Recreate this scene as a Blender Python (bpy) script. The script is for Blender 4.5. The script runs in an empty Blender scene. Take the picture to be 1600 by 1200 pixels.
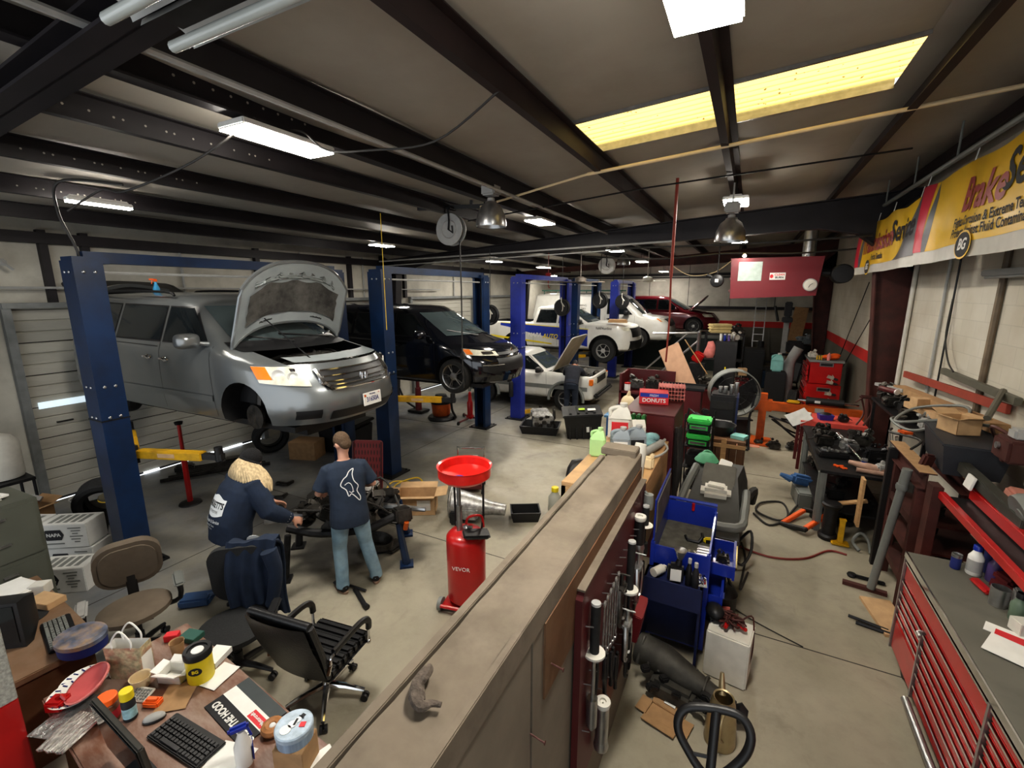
import bpy,bmesh,math,random
from mathutils import Vector,Matrix,Euler
from math import pi,sin,cos,radians as R
random.seed(7)
V=Vector
SC=bpy.context.scene
COL=SC.collection
# ------------------------------------------------------------------ materials
def mat(name,col,rough=.55,metal=0.,var=.12,scale=9.,bump=0.,emit=0.,coat=0.,dirt=None,dscale=2.5,damt=.5,trans=0.,alpha=1.,stretch=None):
 m=bpy.data.materials.new(name);m.use_nodes=True
 nt=m.node_tree;N=nt.nodes;L=nt.links
 b=N['Principled BSDF']
 c=tuple(col)+(1,)
 tc=N.new('ShaderNodeTexCoord');src=tc.outputs['Object']
 if stretch:
  mp=N.new('ShaderNodeMapping');mp.inputs['Scale'].default_value=stretch
  L.new(src,mp.inputs[0]);src=mp.outputs[0]
 nz=N.new('ShaderNodeTexNoise');nz.inputs['Scale'].default_value=scale;nz.inputs['Detail'].default_value=5
 L.new(src,nz.inputs['Vector'])
 rp=N.new('ShaderNodeValToRGB')
 rp.color_ramp.elements[0].position=.3;rp.color_ramp.elements[1].position=.7
 rp.color_ramp.elements[0].color=tuple(x*(1-var)for x in col)+(1,)
 rp.color_ramp.elements[1].color=tuple(min(1,x*(1+var))for x in col)+(1,)
 L.new(nz.outputs['Fac'],rp.inputs[0]);out=rp.outputs[0]
 if dirt:
  n2=N.new('ShaderNodeTexNoise');n2 .inputs['Scale'].default_value=dscale;n2 .inputs['Detail'].default_value=8;n2 .inputs['Roughness'].default_value=.65
  L.new(src,n2 .inputs['Vector'])
  r2=N.new('ShaderNodeValToRGB');r2 .color_ramp.elements[0].position=.42;r2 .color_ramp.elements[1].position=.68
  r2 .color_ramp.elements[0].color=(0,0,0,1);r2 .color_ramp.elements[1].color=(damt,damt,damt,1)
  L.new(n2 .outputs['Fac'],r2 .inputs[0])
  mx=N.new('ShaderNodeMix');mx.data_type='RGBA'
  L.new(r2 .outputs[0],mx.inputs[0]);L.new(out,mx.inputs[6]);mx.inputs[7].default_value=tuple(dirt)+(1,)
  out=mx.outputs[2]
 L.new(out,b.inputs['Base Color'])
 b.inputs['Roughness'].default_value=rough;b.inputs['Metallic'].default_value=metal
 if coat:b.inputs['Coat Weight'].default_value=coat;b.inputs['Coat Roughness'].default_value=.06
 if trans:b.inputs['Transmission Weight'].default_value=trans
 if alpha<1:b.inputs['Alpha'].default_value=alpha
 if bump:
  bp=N.new('ShaderNodeBump');bp.inputs['Strength'].default_value=bump;bp.inputs['Distance'].default_value=.02
  L.new(nz.outputs['Fac'],bp.inputs['Height']);L.new(bp.outputs[0],b.inputs['Normal'])
 if emit:
  b.inputs['Emission Color'].default_value=c;b.inputs['Emission Strength'].default_value=emit
 return m
 # ------------------------------------------------------------------ mesh builder
class M:
 def __init__(s):s.bm=bmesh.new();s.T=Matrix();s.mi=0
 def v(s,p):return s.bm.verts.new(s.T@V(p))
 def f(s,vs):
  try:fc=s.bm.faces.new(vs);fc.material_index=s.mi;return fc
  except ValueError:return None
 def box(s,c,d,r=(0,0,0),bev=0.,tap=1.):
  mt=Matrix.Translation(c)@Euler(r).to_matrix().to_4x4()
  x,y,z=d[0]/2,d[1]/2,d[2]/2
  if bev:
   b2=bmesh.new();bmesh.ops.create_cube(b2,size=1)
   for q in b2 .verts:
    k=tap if q.co.z>0 else 1
    q.co=V((q.co.x*d[0]*k,q.co.y*d[1]*k,q.co.z*d[2]))
   bmesh.ops.bevel(b2,geom=b2 .edges[:],offset=min(bev,.49*min(d)),segments=2,affect='EDGES')
   mp={q:s.v(mt@q.co)for q in b2 .verts}
   for fc in b2 .faces:s.f([mp[q]for q in fc.verts])
   b2 .free();return s
  P=[s.v(mt@V((sx*x*(tap if sz>0 else 1),sy*y*(tap if sz>0 else 1),sz*z)))for sz in(-1,1)for sx,sy in((-1,-1),(1,-1),(1,1),(-1,1))]
  for q in((3,2,1,0),(4,5,6,7),(0,1,5,4),(1,2,6,5),(2,3,7,6),(3,0,4,7)):s.f([P[i]for i in q])
  return s
 def b(s,x0,x1,y0,y1,z0,z1,bev=0.):
  return s.box(((x0+x1)/2,(y0+y1)/2,(z0+z1)/2),(abs(x1-x0),abs(y1-y0),abs(z1-z0)),bev=bev)
 def rings(s,rs,closed=True,cap=True,loop=False):
  vs=[[s.v(p)for p in r]for r in rs]
  n=len(vs[0]);k=len(vs)
  for i in range(k if loop else k-1):
   a,b=vs[i],vs[(i+1)%k]
   for j in range(n if closed else n-1):
    s.f((a[j],a[(j+1)%n],b[(j+1)%n],b[j]))
  if cap and closed and not loop:s.f(list(reversed(vs[0])));s.f(vs[-1])
  return s
 def tube(s,pts,r,n=8,closed=False,cap=True,smooth=0,flat=1.):
  pts=[V(p)for p in pts]
  rad=list(r)if hasattr(r,'__len__')else[r]*len(pts)
  if smooth:
   q,qr=[],[]
   m=len(pts);rng=range(m if closed else m-1)
   g=(lambda i:pts[i%m])if closed else(lambda i:pts[max(0,min(m-1,i))])
   gr=(lambda i:rad[i%m])if closed else(lambda i:rad[max(0,min(m-1,i))])
   for i in rng:
    a,b,c,d=g(i-1),g(i),g(i+1),g(i+2)
    for k in range(smooth):
     t=k/smooth
     q.append(.5*(2*b+(c-a)*t+(2*a-5*b+4*c-d)*t*t+(3*b-a-3*c+d)*t**3))
     qr.append(gr(i)*(1-t)+gr(i+1)*t)
   if not closed:q.append(pts[-1]);qr.append(rad[-1])
   pts,rad=q,qr
  m=len(pts);rs=[];u=None
  for i,p in enumerate(pts):
   if closed:t=pts[(i+1)%m]-pts[i-1]
   else:t=pts[min(i+1,m-1)]-pts[max(i-1,0)]
   if t.length<1e-9:t=V((0,0,1))
   t.normalize()
   if u is None:
    u=V((0,0,1)).cross(t)
    if u.length<.1:u=V((1,0,0)).cross(t)
   u=u-t*u.dot(t)
   if u.length<1e-6:u=t.orthogonal()
   u.normalize();w=t.cross(u)
   rs.append([p+(u*cos(a)+w*sin(a)*flat)*rad[i]for a in[2*pi*j/n for j in range(n)]])
  return s.rings(rs,True,cap,closed)
 def cyl(s,a,b,r,r2=None,n=14):return s.tube([a,b],[r,r if r2 is None else r2],n)
 def lathe(s,prof,c=(0,0,0),axis='z',n=20,cap=True,sx=1.,sy=1.):
  c=V(c);rs=[]
  for r,z in prof:
   r=max(r,1e-4);ring=[]
   for j in range(n):
    a=2*pi*j/n;x,y=r*cos(a)*sx,r*sin(a)*sy
    ring.append(c+(V((x,y,z))if axis=='z' else V((z,x,y))if axis=='x' else V((y,z,x))))
   rs.append(ring)
  return s.rings(rs,True,cap)
 def ball(s,c,r,n=12,k=8):
  r=r if hasattr(r,'__len__')else(r,r,r);c=V(c)
  rs=[[c+V((r[0]*max(sin(pi*i/k),.01)*cos(2*pi*j/n),r[1]*max(sin(pi*i/k),.01)*sin(2*pi*j/n),-r[2]*cos(pi*i/k)))for j in range(n)]for i in range(k+1)]
  return s.rings(rs)
 def prism(s,poly,z0,z1,mt=None):
  old=s.T
  if mt is not None:s.T=s.T@mt
  s.rings([[(p[0],p[1],z0)for p in poly],[(p[0],p[1],z1)for p in poly]])
  s.T=old;return s
 def grid(s,fn,nu,nv,thick=0):
  g=[[s.v(fn(i/nu,j/nv))for j in range(nv+1)]for i in range(nu+1)]
  for i in range(nu):
   for j in range(nv):s.f((g[i][j],g[i+1][j],g[i+1][j+1],g[i][j+1]))
  return s
 def mesh(s,mats,ang=38,name='m',recalc=True):
  if recalc:bmesh.ops.recalc_face_normals(s.bm,faces=s.bm.faces[:])
  me=bpy.data.meshes.new(name);s.bm.to_mesh(me);s.bm.free()
  for q in(mats if isinstance(mats,(list,tuple))else[mats]):me.materials.append(q)
  if len(me.polygons):
   me.polygons.foreach_set('use_smooth',[True]*len(me.polygons))
   me.set_sharp_from_angle(angle=R(ang))
  return me
 def obj(s,name,mats,par=None,loc=(0,0,0),rot=(0,0,0),label=None,ang=38,recalc=True):
  o=bpy.data.objects.new(name,s.mesh(mats,ang,name,recalc));COL.objects.link(o)
  o.location=loc;o.rotation_euler=rot
  if par is not None:o.parent=par
  if label:o['label']=label
  return o
def MM(mt=None,loc=None,rot=None):
 m=M()
 m.T=mt if mt is not None else Matrix.Translation(loc or(0,0,0))@Euler(rot or(0,0,0)).to_matrix().to_4x4()
 return m
def tag(o,label,cat,group=None,kind=None):
 o['label']=label;o['category']=cat
 if group:o['group']=group
 if kind:o['kind']=kind
 return o
def thing(name,label,cat,loc=(0,0,0),rz=0.,group=None,rot=None):
 o=bpy.data.objects.new(name,None);COL.objects.link(o);o.empty_display_size=.1
 o.location=loc;o.rotation_euler=rot if rot else(0,0,rz)
 return tag(o,label,cat,group)
def solo(name,label,cat,m,mats,loc=(0,0,0),rz=0.,group=None,rot=None,ang=38):
 return tag(m.obj(name,mats,None,loc,rot if rot else(0,0,rz),ang=ang),label,cat,group)
def struct(name,m,mats,ang=38):
 o=m.obj(name,mats,ang=ang);o['kind']='structure';return o
def dup(root,loc,rz=None,label=None,group=None,rot=None):
 r=root.copy();COL.objects.link(r);r.location=loc
 if rz is not None:r.rotation_euler=(0,0,rz)
 if rot is not None:r.rotation_euler=rot
 if label:r['label']=label
 if group:r['group']=group
 for ch in list(root.children):
  c=ch.copy();COL.objects.link(c);c.parent=r
  for g in list(ch.children):
   d=g.copy();COL.objects.link(d);d.parent=c
 return r
def text(body,size,loc,rot,m,par=None,name='lettering',sx=1.,bold=0.,shear=0.,ext=.0008,align='CENTER'):
 cu=bpy.data.curves.new('t','FONT');cu.body=body;cu.size=size;cu.align_x=align;cu.align_y='CENTER'
 cu.extrude=ext;cu.offset=bold;cu.shear=shear;cu.resolution_u=3
 t=bpy.data.objects.new('t',cu)
 me=bpy.data.meshes.new_from_object(t)
 bpy.data.objects.remove(t);bpy.data.curves.remove(cu)
 if sx!=1:
  for q in me.vertices:q.co.x*=sx
 me.materials.clear();me.materials.append(m)
 o=bpy.data.objects.new(name,me);COL.objects.link(o);o.location=loc;o.rotation_euler=rot
 if par is not None:o.parent=par
 return o
def applied(o):
 """replace an object's modifiers by their result"""
 dg=bpy.context.evaluated_depsgraph_get()
 me=bpy.data.meshes.new_from_object(o.evaluated_get(dg))
 o.modifiers.clear();o.data=me;return o
def rect(cx,cy,w,h):return[(cx-w/2,cy-h/2),(cx+w/2,cy-h/2),(cx+w/2,cy+h/2),(cx-w/2,cy+h/2)]
def press(o,g,off=.004,ax=1):
 '''lay a flat print onto a garment: every vertex is dropped onto the cloth along +Y (ax=1) or -Z (ax=2)'''
 from mathutils.bvhtree import BVHTree
 bv=BVHTree.FromPolygons([v.co for v in g.data.vertices],[p.vertices for p in g.data.polygons])
 mb=o.matrix_basis.copy()
 for v in o.data.vertices:
  p=mb@v.co;d=V((0,1,0))if ax==1 else V((0,0,-1));h=bv.ray_cast(p-d*.6,d)[0]
  v.co=h-d*off if h is not None else p
 o.matrix_basis=Matrix();return o
def ell(cx,cy,a,b,n=20,a0=0,a1=2*pi):return[(cx+a*cos(a0+(a1-a0)*i/n),cy+b*sin(a0+(a1-a0)*i/n))for i in range(n)]
def rrect(w,h,r,n=4):
 P=[]
 for cx,cy,a in((w/2-r,h/2-r,0),(-w/2+r,h/2-r,pi/2),(-w/2+r,-h/2+r,pi),(w/2-r,-h/2+r,1.5*pi)):
  P+=[(cx+r*cos(a+pi/2*i/n),cy+r*sin(a+pi/2*i/n))for i in range(n+1)]
 return P
 # ------------------------------------------------------------------ palette
m_blue=mat('lift_blue',(.006,.026,.08),.38,.0,.25,3,dirt=(.01,.015,.03),damt=.5)
m_blue2=mat('lift_bright_blue',(.022,.036,.26),.4,0,.15,3,dirt=(.01,.015,.06),damt=.4)
m_black=mat('black_plastic',(.012,.012,.013),.45,0,.2)
m_rubber=mat('black_rubber',(.016,.016,.016),.75,0,.25,25,.15)
m_dark=mat('dark_steel',(.03,.03,.032),.45,.6,.3,12)
m_steel=mat('bare_steel',(.42,.42,.42),.3,.9,.15,15)
m_chrome=mat('chrome',(.75,.75,.76),.1,1.,.05)
m_alu=mat('cast_aluminium',(.45,.45,.44),.42,.8,.25,20,.2,dirt=(.06,.05,.045),damt=.6,dscale=12)
m_red=mat('red_paint',(.42,.012,.012),.3,0,.12,4,coat=.4)
m_redd=mat('dark_red_paint',(.10,.010,.012),.45,0,.2,5,dirt=(.05,.02,.02),damt=.6)
m_redf=mat('furnace_red',(.15,.005,.011),.4,0,.08,3)
m_rust=mat('maroon_steel',(.085,.025,.02),.6,.1,.3,4,dirt=(.03,.015,.012),damt=.6)
m_pur=mat('dark_red_primer',(.018,.0085,.009),.65,0,.3,3)
m_girder=mat('dark_primer_steel',(.016,.013,.016),.55,.1,.3,3)
m_yellow=mat('yellow_paint',(.62,.36,.012),.4,0,.15,6,dirt=(.1,.06,.01),damt=.6)
m_yel=mat('bright_yellow',(.75,.6,.02),.4,0,.06)
m_orange=mat('orange_paint',(.62,.12,.015),.42,0,.15,7,dirt=(.15,.04,.01),damt=.5)
m_orf=mat('bright_orange',(.85,.14,.02),.4,0,.06)
m_white=mat('white_paint',(.72,.71,.68),.4,0,.05,5)
m_wpl=mat('white_plastic',(.62,.6,.54),.5,0,.08)
m_paper=mat('white_paper',(.75,.74,.7),.8,0,.05)
m_card=mat('cardboard',(.36,.22,.11),.85,0,.12,14)
m_card2=mat('pale_cardboard',(.5,.33,.18),.85,0,.12,10)
m_wood=mat('pale_wood',(.5,.31,.15),.6,0,.2,3,.1,stretch=(2,2,25))
m_woodp=mat('pink_plywood',(.55,.33,.21),.6,0,.12,5,.05)
m_woodb=mat('brown_board',(.13,.06,.025),.6,0,.3,2,.1,dirt=(.2,.13,.08),damt=.5,dscale=3)
m_dust=mat('dusty_board',(.155,.127,.095),.9,0,.2,4,.35,dirt=(.21,.175,.135),damt=.8,dscale=5)
m_dust2=mat('dusty_panel',(.21,.18,.14),.85,0,.15,2.5,.1,dirt=(.12,.095,.07),damt=.5,dscale=1.5)
m_grey=mat('grey_paint',(.2,.21,.2),.5,0,.12,5,dirt=(.08,.08,.07),damt=.5)
m_gcab=mat('grey_green_cabinet',(.10,.105,.085),.5,0,.1,3)
m_lgrey=mat('light_grey_plastic',(.36,.36,.35),.5,0,.1)
m_leather=mat('black_leather',(.014,.014,.015),.34,0,.2,60,.12)
m_mesh=mat('black_fabric',(.02,.021,.022),.85,0,.2,80,.1)
m_taupe=mat('taupe_fabric',(.145,.115,.085),.9,0,.15,6,.05,dirt=(.09,.075,.06),damt=.5)
m_navy=mat('navy_cloth',(.011,.021,.045),.9,0,.2,10,.3)
m_tee=mat('navy_tee',(.018,.029,.052),.9,0,.15,9,.35)
m_jean=mat('washed_denim',(.2,.31,.40),.9,0,.25,9,.3,dirt=(.28,.38,.42),damt=.6,dscale=4)
m_skin=mat('skin',(.5,.27,.19),.55,0,.1,6)
m_hair=mat('brown_hair',(.09,.055,.03),.8,0,.3,60,.5)
m_blond=mat('blond_hair',(.48,.37,.22),.75,0,.35,45,.6,stretch=(1,1,.3))
m_ink=mat('white_print',(.7,.72,.72),.8,0,.05)
m_bink=mat('black_print',(.015,.015,.018),.7,0,.05)
m_rink=mat('red_print',(.6,.03,.04),.6,0,.05)
m_nink=mat('navy_print',(.02,.03,.16),.6,0,.05)
m_grease=mat('greasy_metal',(.045,.042,.038),.4,.6,.5,14,.4,dirt=(.11,.1,.09),damt=.6,dscale=9)
m_engine=mat('engine_metal',(.13,.125,.115),.42,.7,.5,12,.4,dirt=(.02,.02,.02),damt=.7,dscale=8)
m_glass=mat('dark_car_glass',(.012,.015,.017),.06,0,.1)
m_glassL=mat('windscreen_glass',(.05,.065,.068),.05,0,.15,1.5)
m_lens=mat('headlight_lens',(.62,.6,.5),.1,0,.25,9,coat=.6)
m_amber=mat('amber_lens',(.8,.2,.02),.2,0,.1)
m_green=mat('bright_green',(.06,.55,.11),.4,0,.08)
m_lime=mat('lime_jug',(.42,.66,.3),.45,0,.05)
m_teal=mat('teal_plastic',(.25,.55,.52),.45,0,.08)
m_slate=mat('grey_blue_jug',(.25,.29,.32),.4,0,.1)
m_cart=mat('royal_blue_paint',(.014,.035,.3),.32,0,.12,4,coat=.3)
m_cream=mat('cream',(.68,.55,.35),.6,0,.08)
m_brass=mat('brass_can',(.42,.34,.2),.38,.7,.15,8)
m_hose=mat('dark_hose',(.03,.028,.026),.6,0,.2)
m_rhose=mat('red_hose',(.2,.03,.025),.6,0,.15)
m_yhose=mat('yellow_cable',(.62,.42,.02),.5,0,.1)
m_pink=mat('pink_bag',(.6,.2,.18),.7,0,.15)
def cable(pts,r,label,name='hanging_cable',mt=None,sm=6):
 q=M();q.tube(pts,r,6,smooth=sm);return solo(name,label,'cable',q,mt or m_hose)
 # ------------------------------------------------------------------ setting
XL,XR,YB,YF=-9.6,2.5,23.3,-3.0
def roof(x):return 5.05+.07*x
def floor_mat():
 m=bpy.data.materials.new('stained_shaded_concrete');m.use_nodes=True
 nt=m.node_tree;N=nt.nodes;L=nt.links;b=N['Principled BSDF']
 tc=N.new('ShaderNodeTexCoord');src=tc.outputs['Object']
 def noise(s,d=8,r=.6,dis=0):
  n=N.new('ShaderNodeTexNoise');n.inputs['Scale'].default_value=s;n.inputs['Detail'].default_value=d;n.inputs['Roughness'].default_value=r;n.inputs['Distortion'].default_value=dis
  L.new(src,n.inputs['Vector']);return n.outputs['Fac']
 def ramp(i,p0,c0,p1,c1):
  r=N.new('ShaderNodeValToRGB');e=r.color_ramp.elements
  e[0].position=p0;e[1].position=p1;e[0].color=c0+(1,);e[1].color=c1+(1,);L.new(i,r.inputs[0]);return r.outputs[0]
 def mix(f,a,c,mode='MIX'):
  x=N.new('ShaderNodeMix');x.data_type='RGBA';x.blend_type=mode
  if hasattr(f,'links')or hasattr(f,'is_linked'):L.new(f,x.inputs[0])
  else:x.inputs[0].default_value=f
  L.new(a,x.inputs[6])
  if isinstance(c,tuple):x.inputs[7].default_value=c+(1,)
  else:L.new(c,x.inputs[7])
  return x.outputs[2]
 base=ramp(noise(.55,4),.3,(.285,.26,.20),.7,(.40,.365,.285))
 sp=N.new('ShaderNodeSeparateXYZ');L.new(src,sp.inputs[0])
 mr=N.new('ShaderNodeMapRange');L.new(sp.outputs[0],mr.inputs[0])
 mr.inputs[1].default_value=-3.6;mr.inputs[2].default_value=-6.2;mr.inputs[3].default_value=0;mr.inputs[4].default_value=.85
 ad=N.new('ShaderNodeMath');ad.operation='MULTIPLY';L.new(mr.outputs[0],ad.inputs[0])
 L.new(ramp(noise(.8,5),.35,(.4,.4,.4),.6,(1,1,1)),ad.inputs[1])
 c=mix(ad.outputs[0],base,(.125,.14,.17))  # light falloff towards the lift bays, painted in as darker bluish floor
 c=mix(ramp(noise(7,10,.7),.45,(0,0,0),.75,(.28,.28,.28)),c,(.17,.155,.125))
 c=mix(ramp(noise(1.6,9,.68,.6),.55,(0,0,0),.75,(.55,.55,.55)),c,(.12,.105,.085))
 def spot(x,y,rad,amt,c):
  mp=N.new('ShaderNodeMapping');mp.inputs['Location'].default_value=(-x,-y,0);L.new(src,mp.inputs[0])
  dn=N.new('ShaderNodeTexNoise');dn.inputs['Scale'].default_value=2.2;dn.inputs['Detail'].default_value=6;L.new(src,dn.inputs['Vector'])
  ln=N.new('ShaderNodeVectorMath');ln.operation='LENGTH';L.new(mp.outputs[0],ln.inputs[0])
  a=N.new('ShaderNodeMath');a.operation='MULTIPLY_ADD';L.new(dn.outputs['Fac'],a.inputs[0]);a.inputs[1].default_value=rad*1.6;L.new(ln.outputs['Value'],a.inputs[2])
  a2=N.new('ShaderNodeMath');a2 .operation='MULTIPLY';a2 .inputs[1].default_value=.5/rad;L.new(a.outputs[0],a2 .inputs[0])
  return mix(ramp(a2 .outputs[0],.55,(amt,)*3,.98,(0,0,0)),c,(.03,.027,.024))
 for q in((-4.3,3.8,.9,.85),(-6.2,4.2,1.1,.6),(-3.0,5.3,.5,.6),(-4.6,6.9,.7,.5),(.2,5.0,.5,.5),(-3.8,9.4,.6,.6),(-5.6,12.4,1.2,.8),(1.4,8.5,.7,.6),(-2.5,7.6,.35,.5)):c=spot(*q,c)
 L.new(c,b.inputs['Base Color'])
 L.new(ramp(noise(3,6),.3,(.32,)*3,.75,(.62,)*3),b.inputs['Roughness'])
 bp=N.new('ShaderNodeBump');bp.inputs['Strength'].default_value=.12;bp.inputs['Distance'].default_value=.01
 L.new(noise(30,4),bp.inputs['Height']);L.new(bp.outputs[0],b.inputs['Normal'])
 return m
m_floor=floor_mat()
fl=M()
fl.b(XL,XR,YF,YB,-.12,0)
struct('floor',fl,m_floor)
j=M()
for x in(-2.0,-6.0):
 j.b(x-.006,x+.006,0,YB,0,.0015)
for y in(4.55,9.0,13.5):j.b(XL,XR,y-.006,y+.006,0,.0015)
struct('trim_1',j,mat('saw_cut',(.06,.055,.05),.9))
m_deck=mat('ceiling_vinyl',(.37,.345,.30),.6,0,.06,1.2,0,dirt=(.29,.26,.22),dscale=.9,damt=.6)
SKX=(-1.85,.98);SKY=(4.62,5.62)
dk=M()
def rq(x0,x1,y0,y1,nu=14,nv=14):
 sag=lambda x,y:-.035*abs(sin(pi*(x+1.72)/1.4))-.012*sin(x*5+y*2.3)-.012*sin(y*1.6+x)
 dk.grid(lambda u,v:(x0+(x1-x0)*u,y0+(y1-y0)*v,roof(x0+(x1-x0)*u)+(sag(x0+(x1-x0)*u,y0+(y1-y0)*v)if .02<u<.98 and .02<v<.98 else 0)),nu,nv)
rq(XL,SKX[0],YF,YB,60,60);rq(SKX[1],XR,YF,YB,10,60)
rq(SKX[0],SKX[1],YF,SKY[0],20,30);rq(SKX[0],SKX[1],SKY[1],12.0,20,20);rq(SKX[0],SKX[1],12.9,YB,20,40)
struct('ceiling',dk,m_deck)
def sky_mat():
 m=bpy.data.materials.new('yellowed_skylight');m.use_nodes=True
 N=m.node_tree.nodes;L=m.node_tree.links;b=N['Principled BSDF']
 tc=N.new('ShaderNodeTexCoord')
 wv=N.new('ShaderNodeTexWave');wv.bands_direction='Y';wv.inputs['Scale'].default_value=2.6;wv.inputs['Distortion'].default_value=.4;L.new(tc.outputs['Object'],wv.inputs[0])
 n=N.new('ShaderNodeTexNoise');n.inputs['Scale'].default_value=24;L.new(tc.outputs['Object'],n.inputs[0])
 r=N.new('ShaderNodeValToRGB');e=r.color_ramp.elements
 e[0].color=(.62,.42,.11,1);e[1].color=(.95,.74,.27,1);e[0].position=.0;e[1].position=.6
 L.new(wv.outputs[0],r.inputs[0])
 r2=N.new('ShaderNodeValToRGB');r2 .color_ramp.elements[0].position=.26;r2 .color_ramp.elements[1].position=.32
 r2 .color_ramp.elements[0].color=(.25,.2,.1,1);L.new(n.outputs['Fac'],r2 .inputs[0])
 x=N.new('ShaderNodeMix');x.data_type='RGBA';x.blend_type='MULTIPLY';x.inputs[0].default_value=1;L.new(r.outputs[0],x.inputs[6]);L.new(r2 .outputs[0],x.inputs[7])
 L.new(x.outputs[2],b.inputs['Base Color']);L.new(x.outputs[2],b.inputs['Emission Color']);b.inputs['Emission Strength'].default_value=1.1
 return m
m_sky=sky_mat()
def skylight(nm,x0,x1,y0,y1):
 s=M();n=40
 s.rings([[(x,y0+(y1-y0)*i/n,roof(x)+.05+.012*cos(2*pi*i/5))for i in range(n+1)]for x in(x0-.05,x1+.05)],False,False)
 o=struct(nm,s,m_sky)
 fr=M()
 for y in(y0,y1):fr.prism([(x0,roof(x0)-.03),(x1,roof(x1)-.03),(x1,roof(x1)+.08),(x0,roof(x0)+.08)],-y-.015,-y+.015,Matrix.Rotation(pi/2,4,'X'))
 f=fr.obj('window_frame',m_steel,o);f['kind']='structure'
skylight('window_1',SKX[0],SKX[1],*SKY);skylight('window_2',SKX[0],SKX[1],12.0,12.9)
PUR=[2.2,1.19,-.35,-1.74,-3.07,-4.46,-5.75,-7.14,-8.5]
k=0
for x in PUR:
 z=roof(x)-.035;d=.18;k+=1
 q=M()
 prof=[(x-.005,z),(x+.07,z),(x+.07,z-.01),(x+.005,z-.01),(x+.005,z-d),(x-.07,z-d),(x-.07,z-d+.012),(x-.005,z-d+.012)]
 q.rings([[(a,y,c)for a,c in prof]for y in(YF,YB)])
 mt=m_pur if x>-3 else m_girder
 o=struct('beam_purlin',q,mt)
 if x<-4 and x>-8:
  h=M()
  for i in range(14):h.cyl((x+.005,1.7+i*.12+(i%3)*.03,z-.1),(x+.0075,1.7+i*.12+(i%3)*.03,z-.1),.009,n=6)
  p=h.obj('hole',m_deck,o);p['kind']='structure'
q=M();q.b(-3.68,-3.6,YF,YB,4.62,4.83);q.b(-3.68,-3.55,YF,YB,4.61,4.625);o=struct('beam_channel',q,m_girder)
h=M()
for i in range(9):h.cyl((-3.6,2.0+i*.13,4.73),(-3.5975,2.0+i*.13,4.73),.01,n=6)
h.obj('hole',m_deck,o)['kind']='structure'
q=M();q.tube([(-2.95,YF,4.55),(-2.95,YB,4.55)],.02,6);struct('trim_conduit',q,m_lgrey)
for i,y in enumerate((1.35,10.4,19.2)):
 q=M();zb=lambda x:4.52 if x>-3 and i==0 else 4.38+.012*(x+4)
 xs=[XL,-9.0,-7.6,-5,-2,1.0,1.6,2.1,XR]
 zz=[3.4,3.75,4.1 if i else 4.2,4.22 if i else 4.36,4.3 if i else 4.55,4.42 if i else 4.7,4.3,3.9,3.6]
 zt=[roof(x)-.24 for x in xs]
 w=.008
 q.rings([[(x,y-w,a)for x,a in zip(xs,zz)]+[(x,y-w,b)for x,b in reversed(list(zip(xs,zt)))],[(x,y+w,a)for x,a in zip(xs,zz)]+[(x,y+w,b)for x,b in reversed(list(zip(xs,zt)))]])
 for zl in(zz,zt):
  q.rings([[(x,y-.11,a),(x,y+.11,a),(x,y+.11,a+.02),(x,y-.11,a+.02)]for x,a in zip(xs,zl)])
 struct('beam_rafter',q,m_girder if i<2 else m_rust)
 for side in(0,1):
  q=M()
  if side==0:pr=[(XL,0),(XL+.3,0),(XL+.62,4.0),(XL,4.3)]
  else:pr=[(XR,0),(XR-.25,0),(XR-.58,4.05),(XR,4.6)]
  q.rings([[(a,y-w,b)for a,b in pr],[(a,y+w,b)for a,b in pr]])
  a,b=pr[1],pr[2];s=-1 if side else 1
  q.rings([[(p[0],y-.12,p[1]),(p[0],y+.12,p[1]),(p[0]+s*.02,y+.12,p[1]),(p[0]+s*.02,y-.12,p[1])]for p in(a,b)])
  q.rings([[(p[0],y-.12,p[1]),(p[0],y+.12,p[1]),(p[0]-s*.02,y+.12,p[1]),(p[0]-s*.02,y-.12,p[1])]for p in(pr[0],pr[3])])
  struct('column_left' if side==0 else 'column_right',q,m_rust if side else m_girder)
q=M();q.tube([(-9.4,10.1,4.12),(-1.5,10.1,4.3)],.022,8);q.tube([(-9.4,10.2,4.0),(-2.5,10.2,4.18)],.015,8)
struct('trim_pipe',q,m_lgrey)
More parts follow.
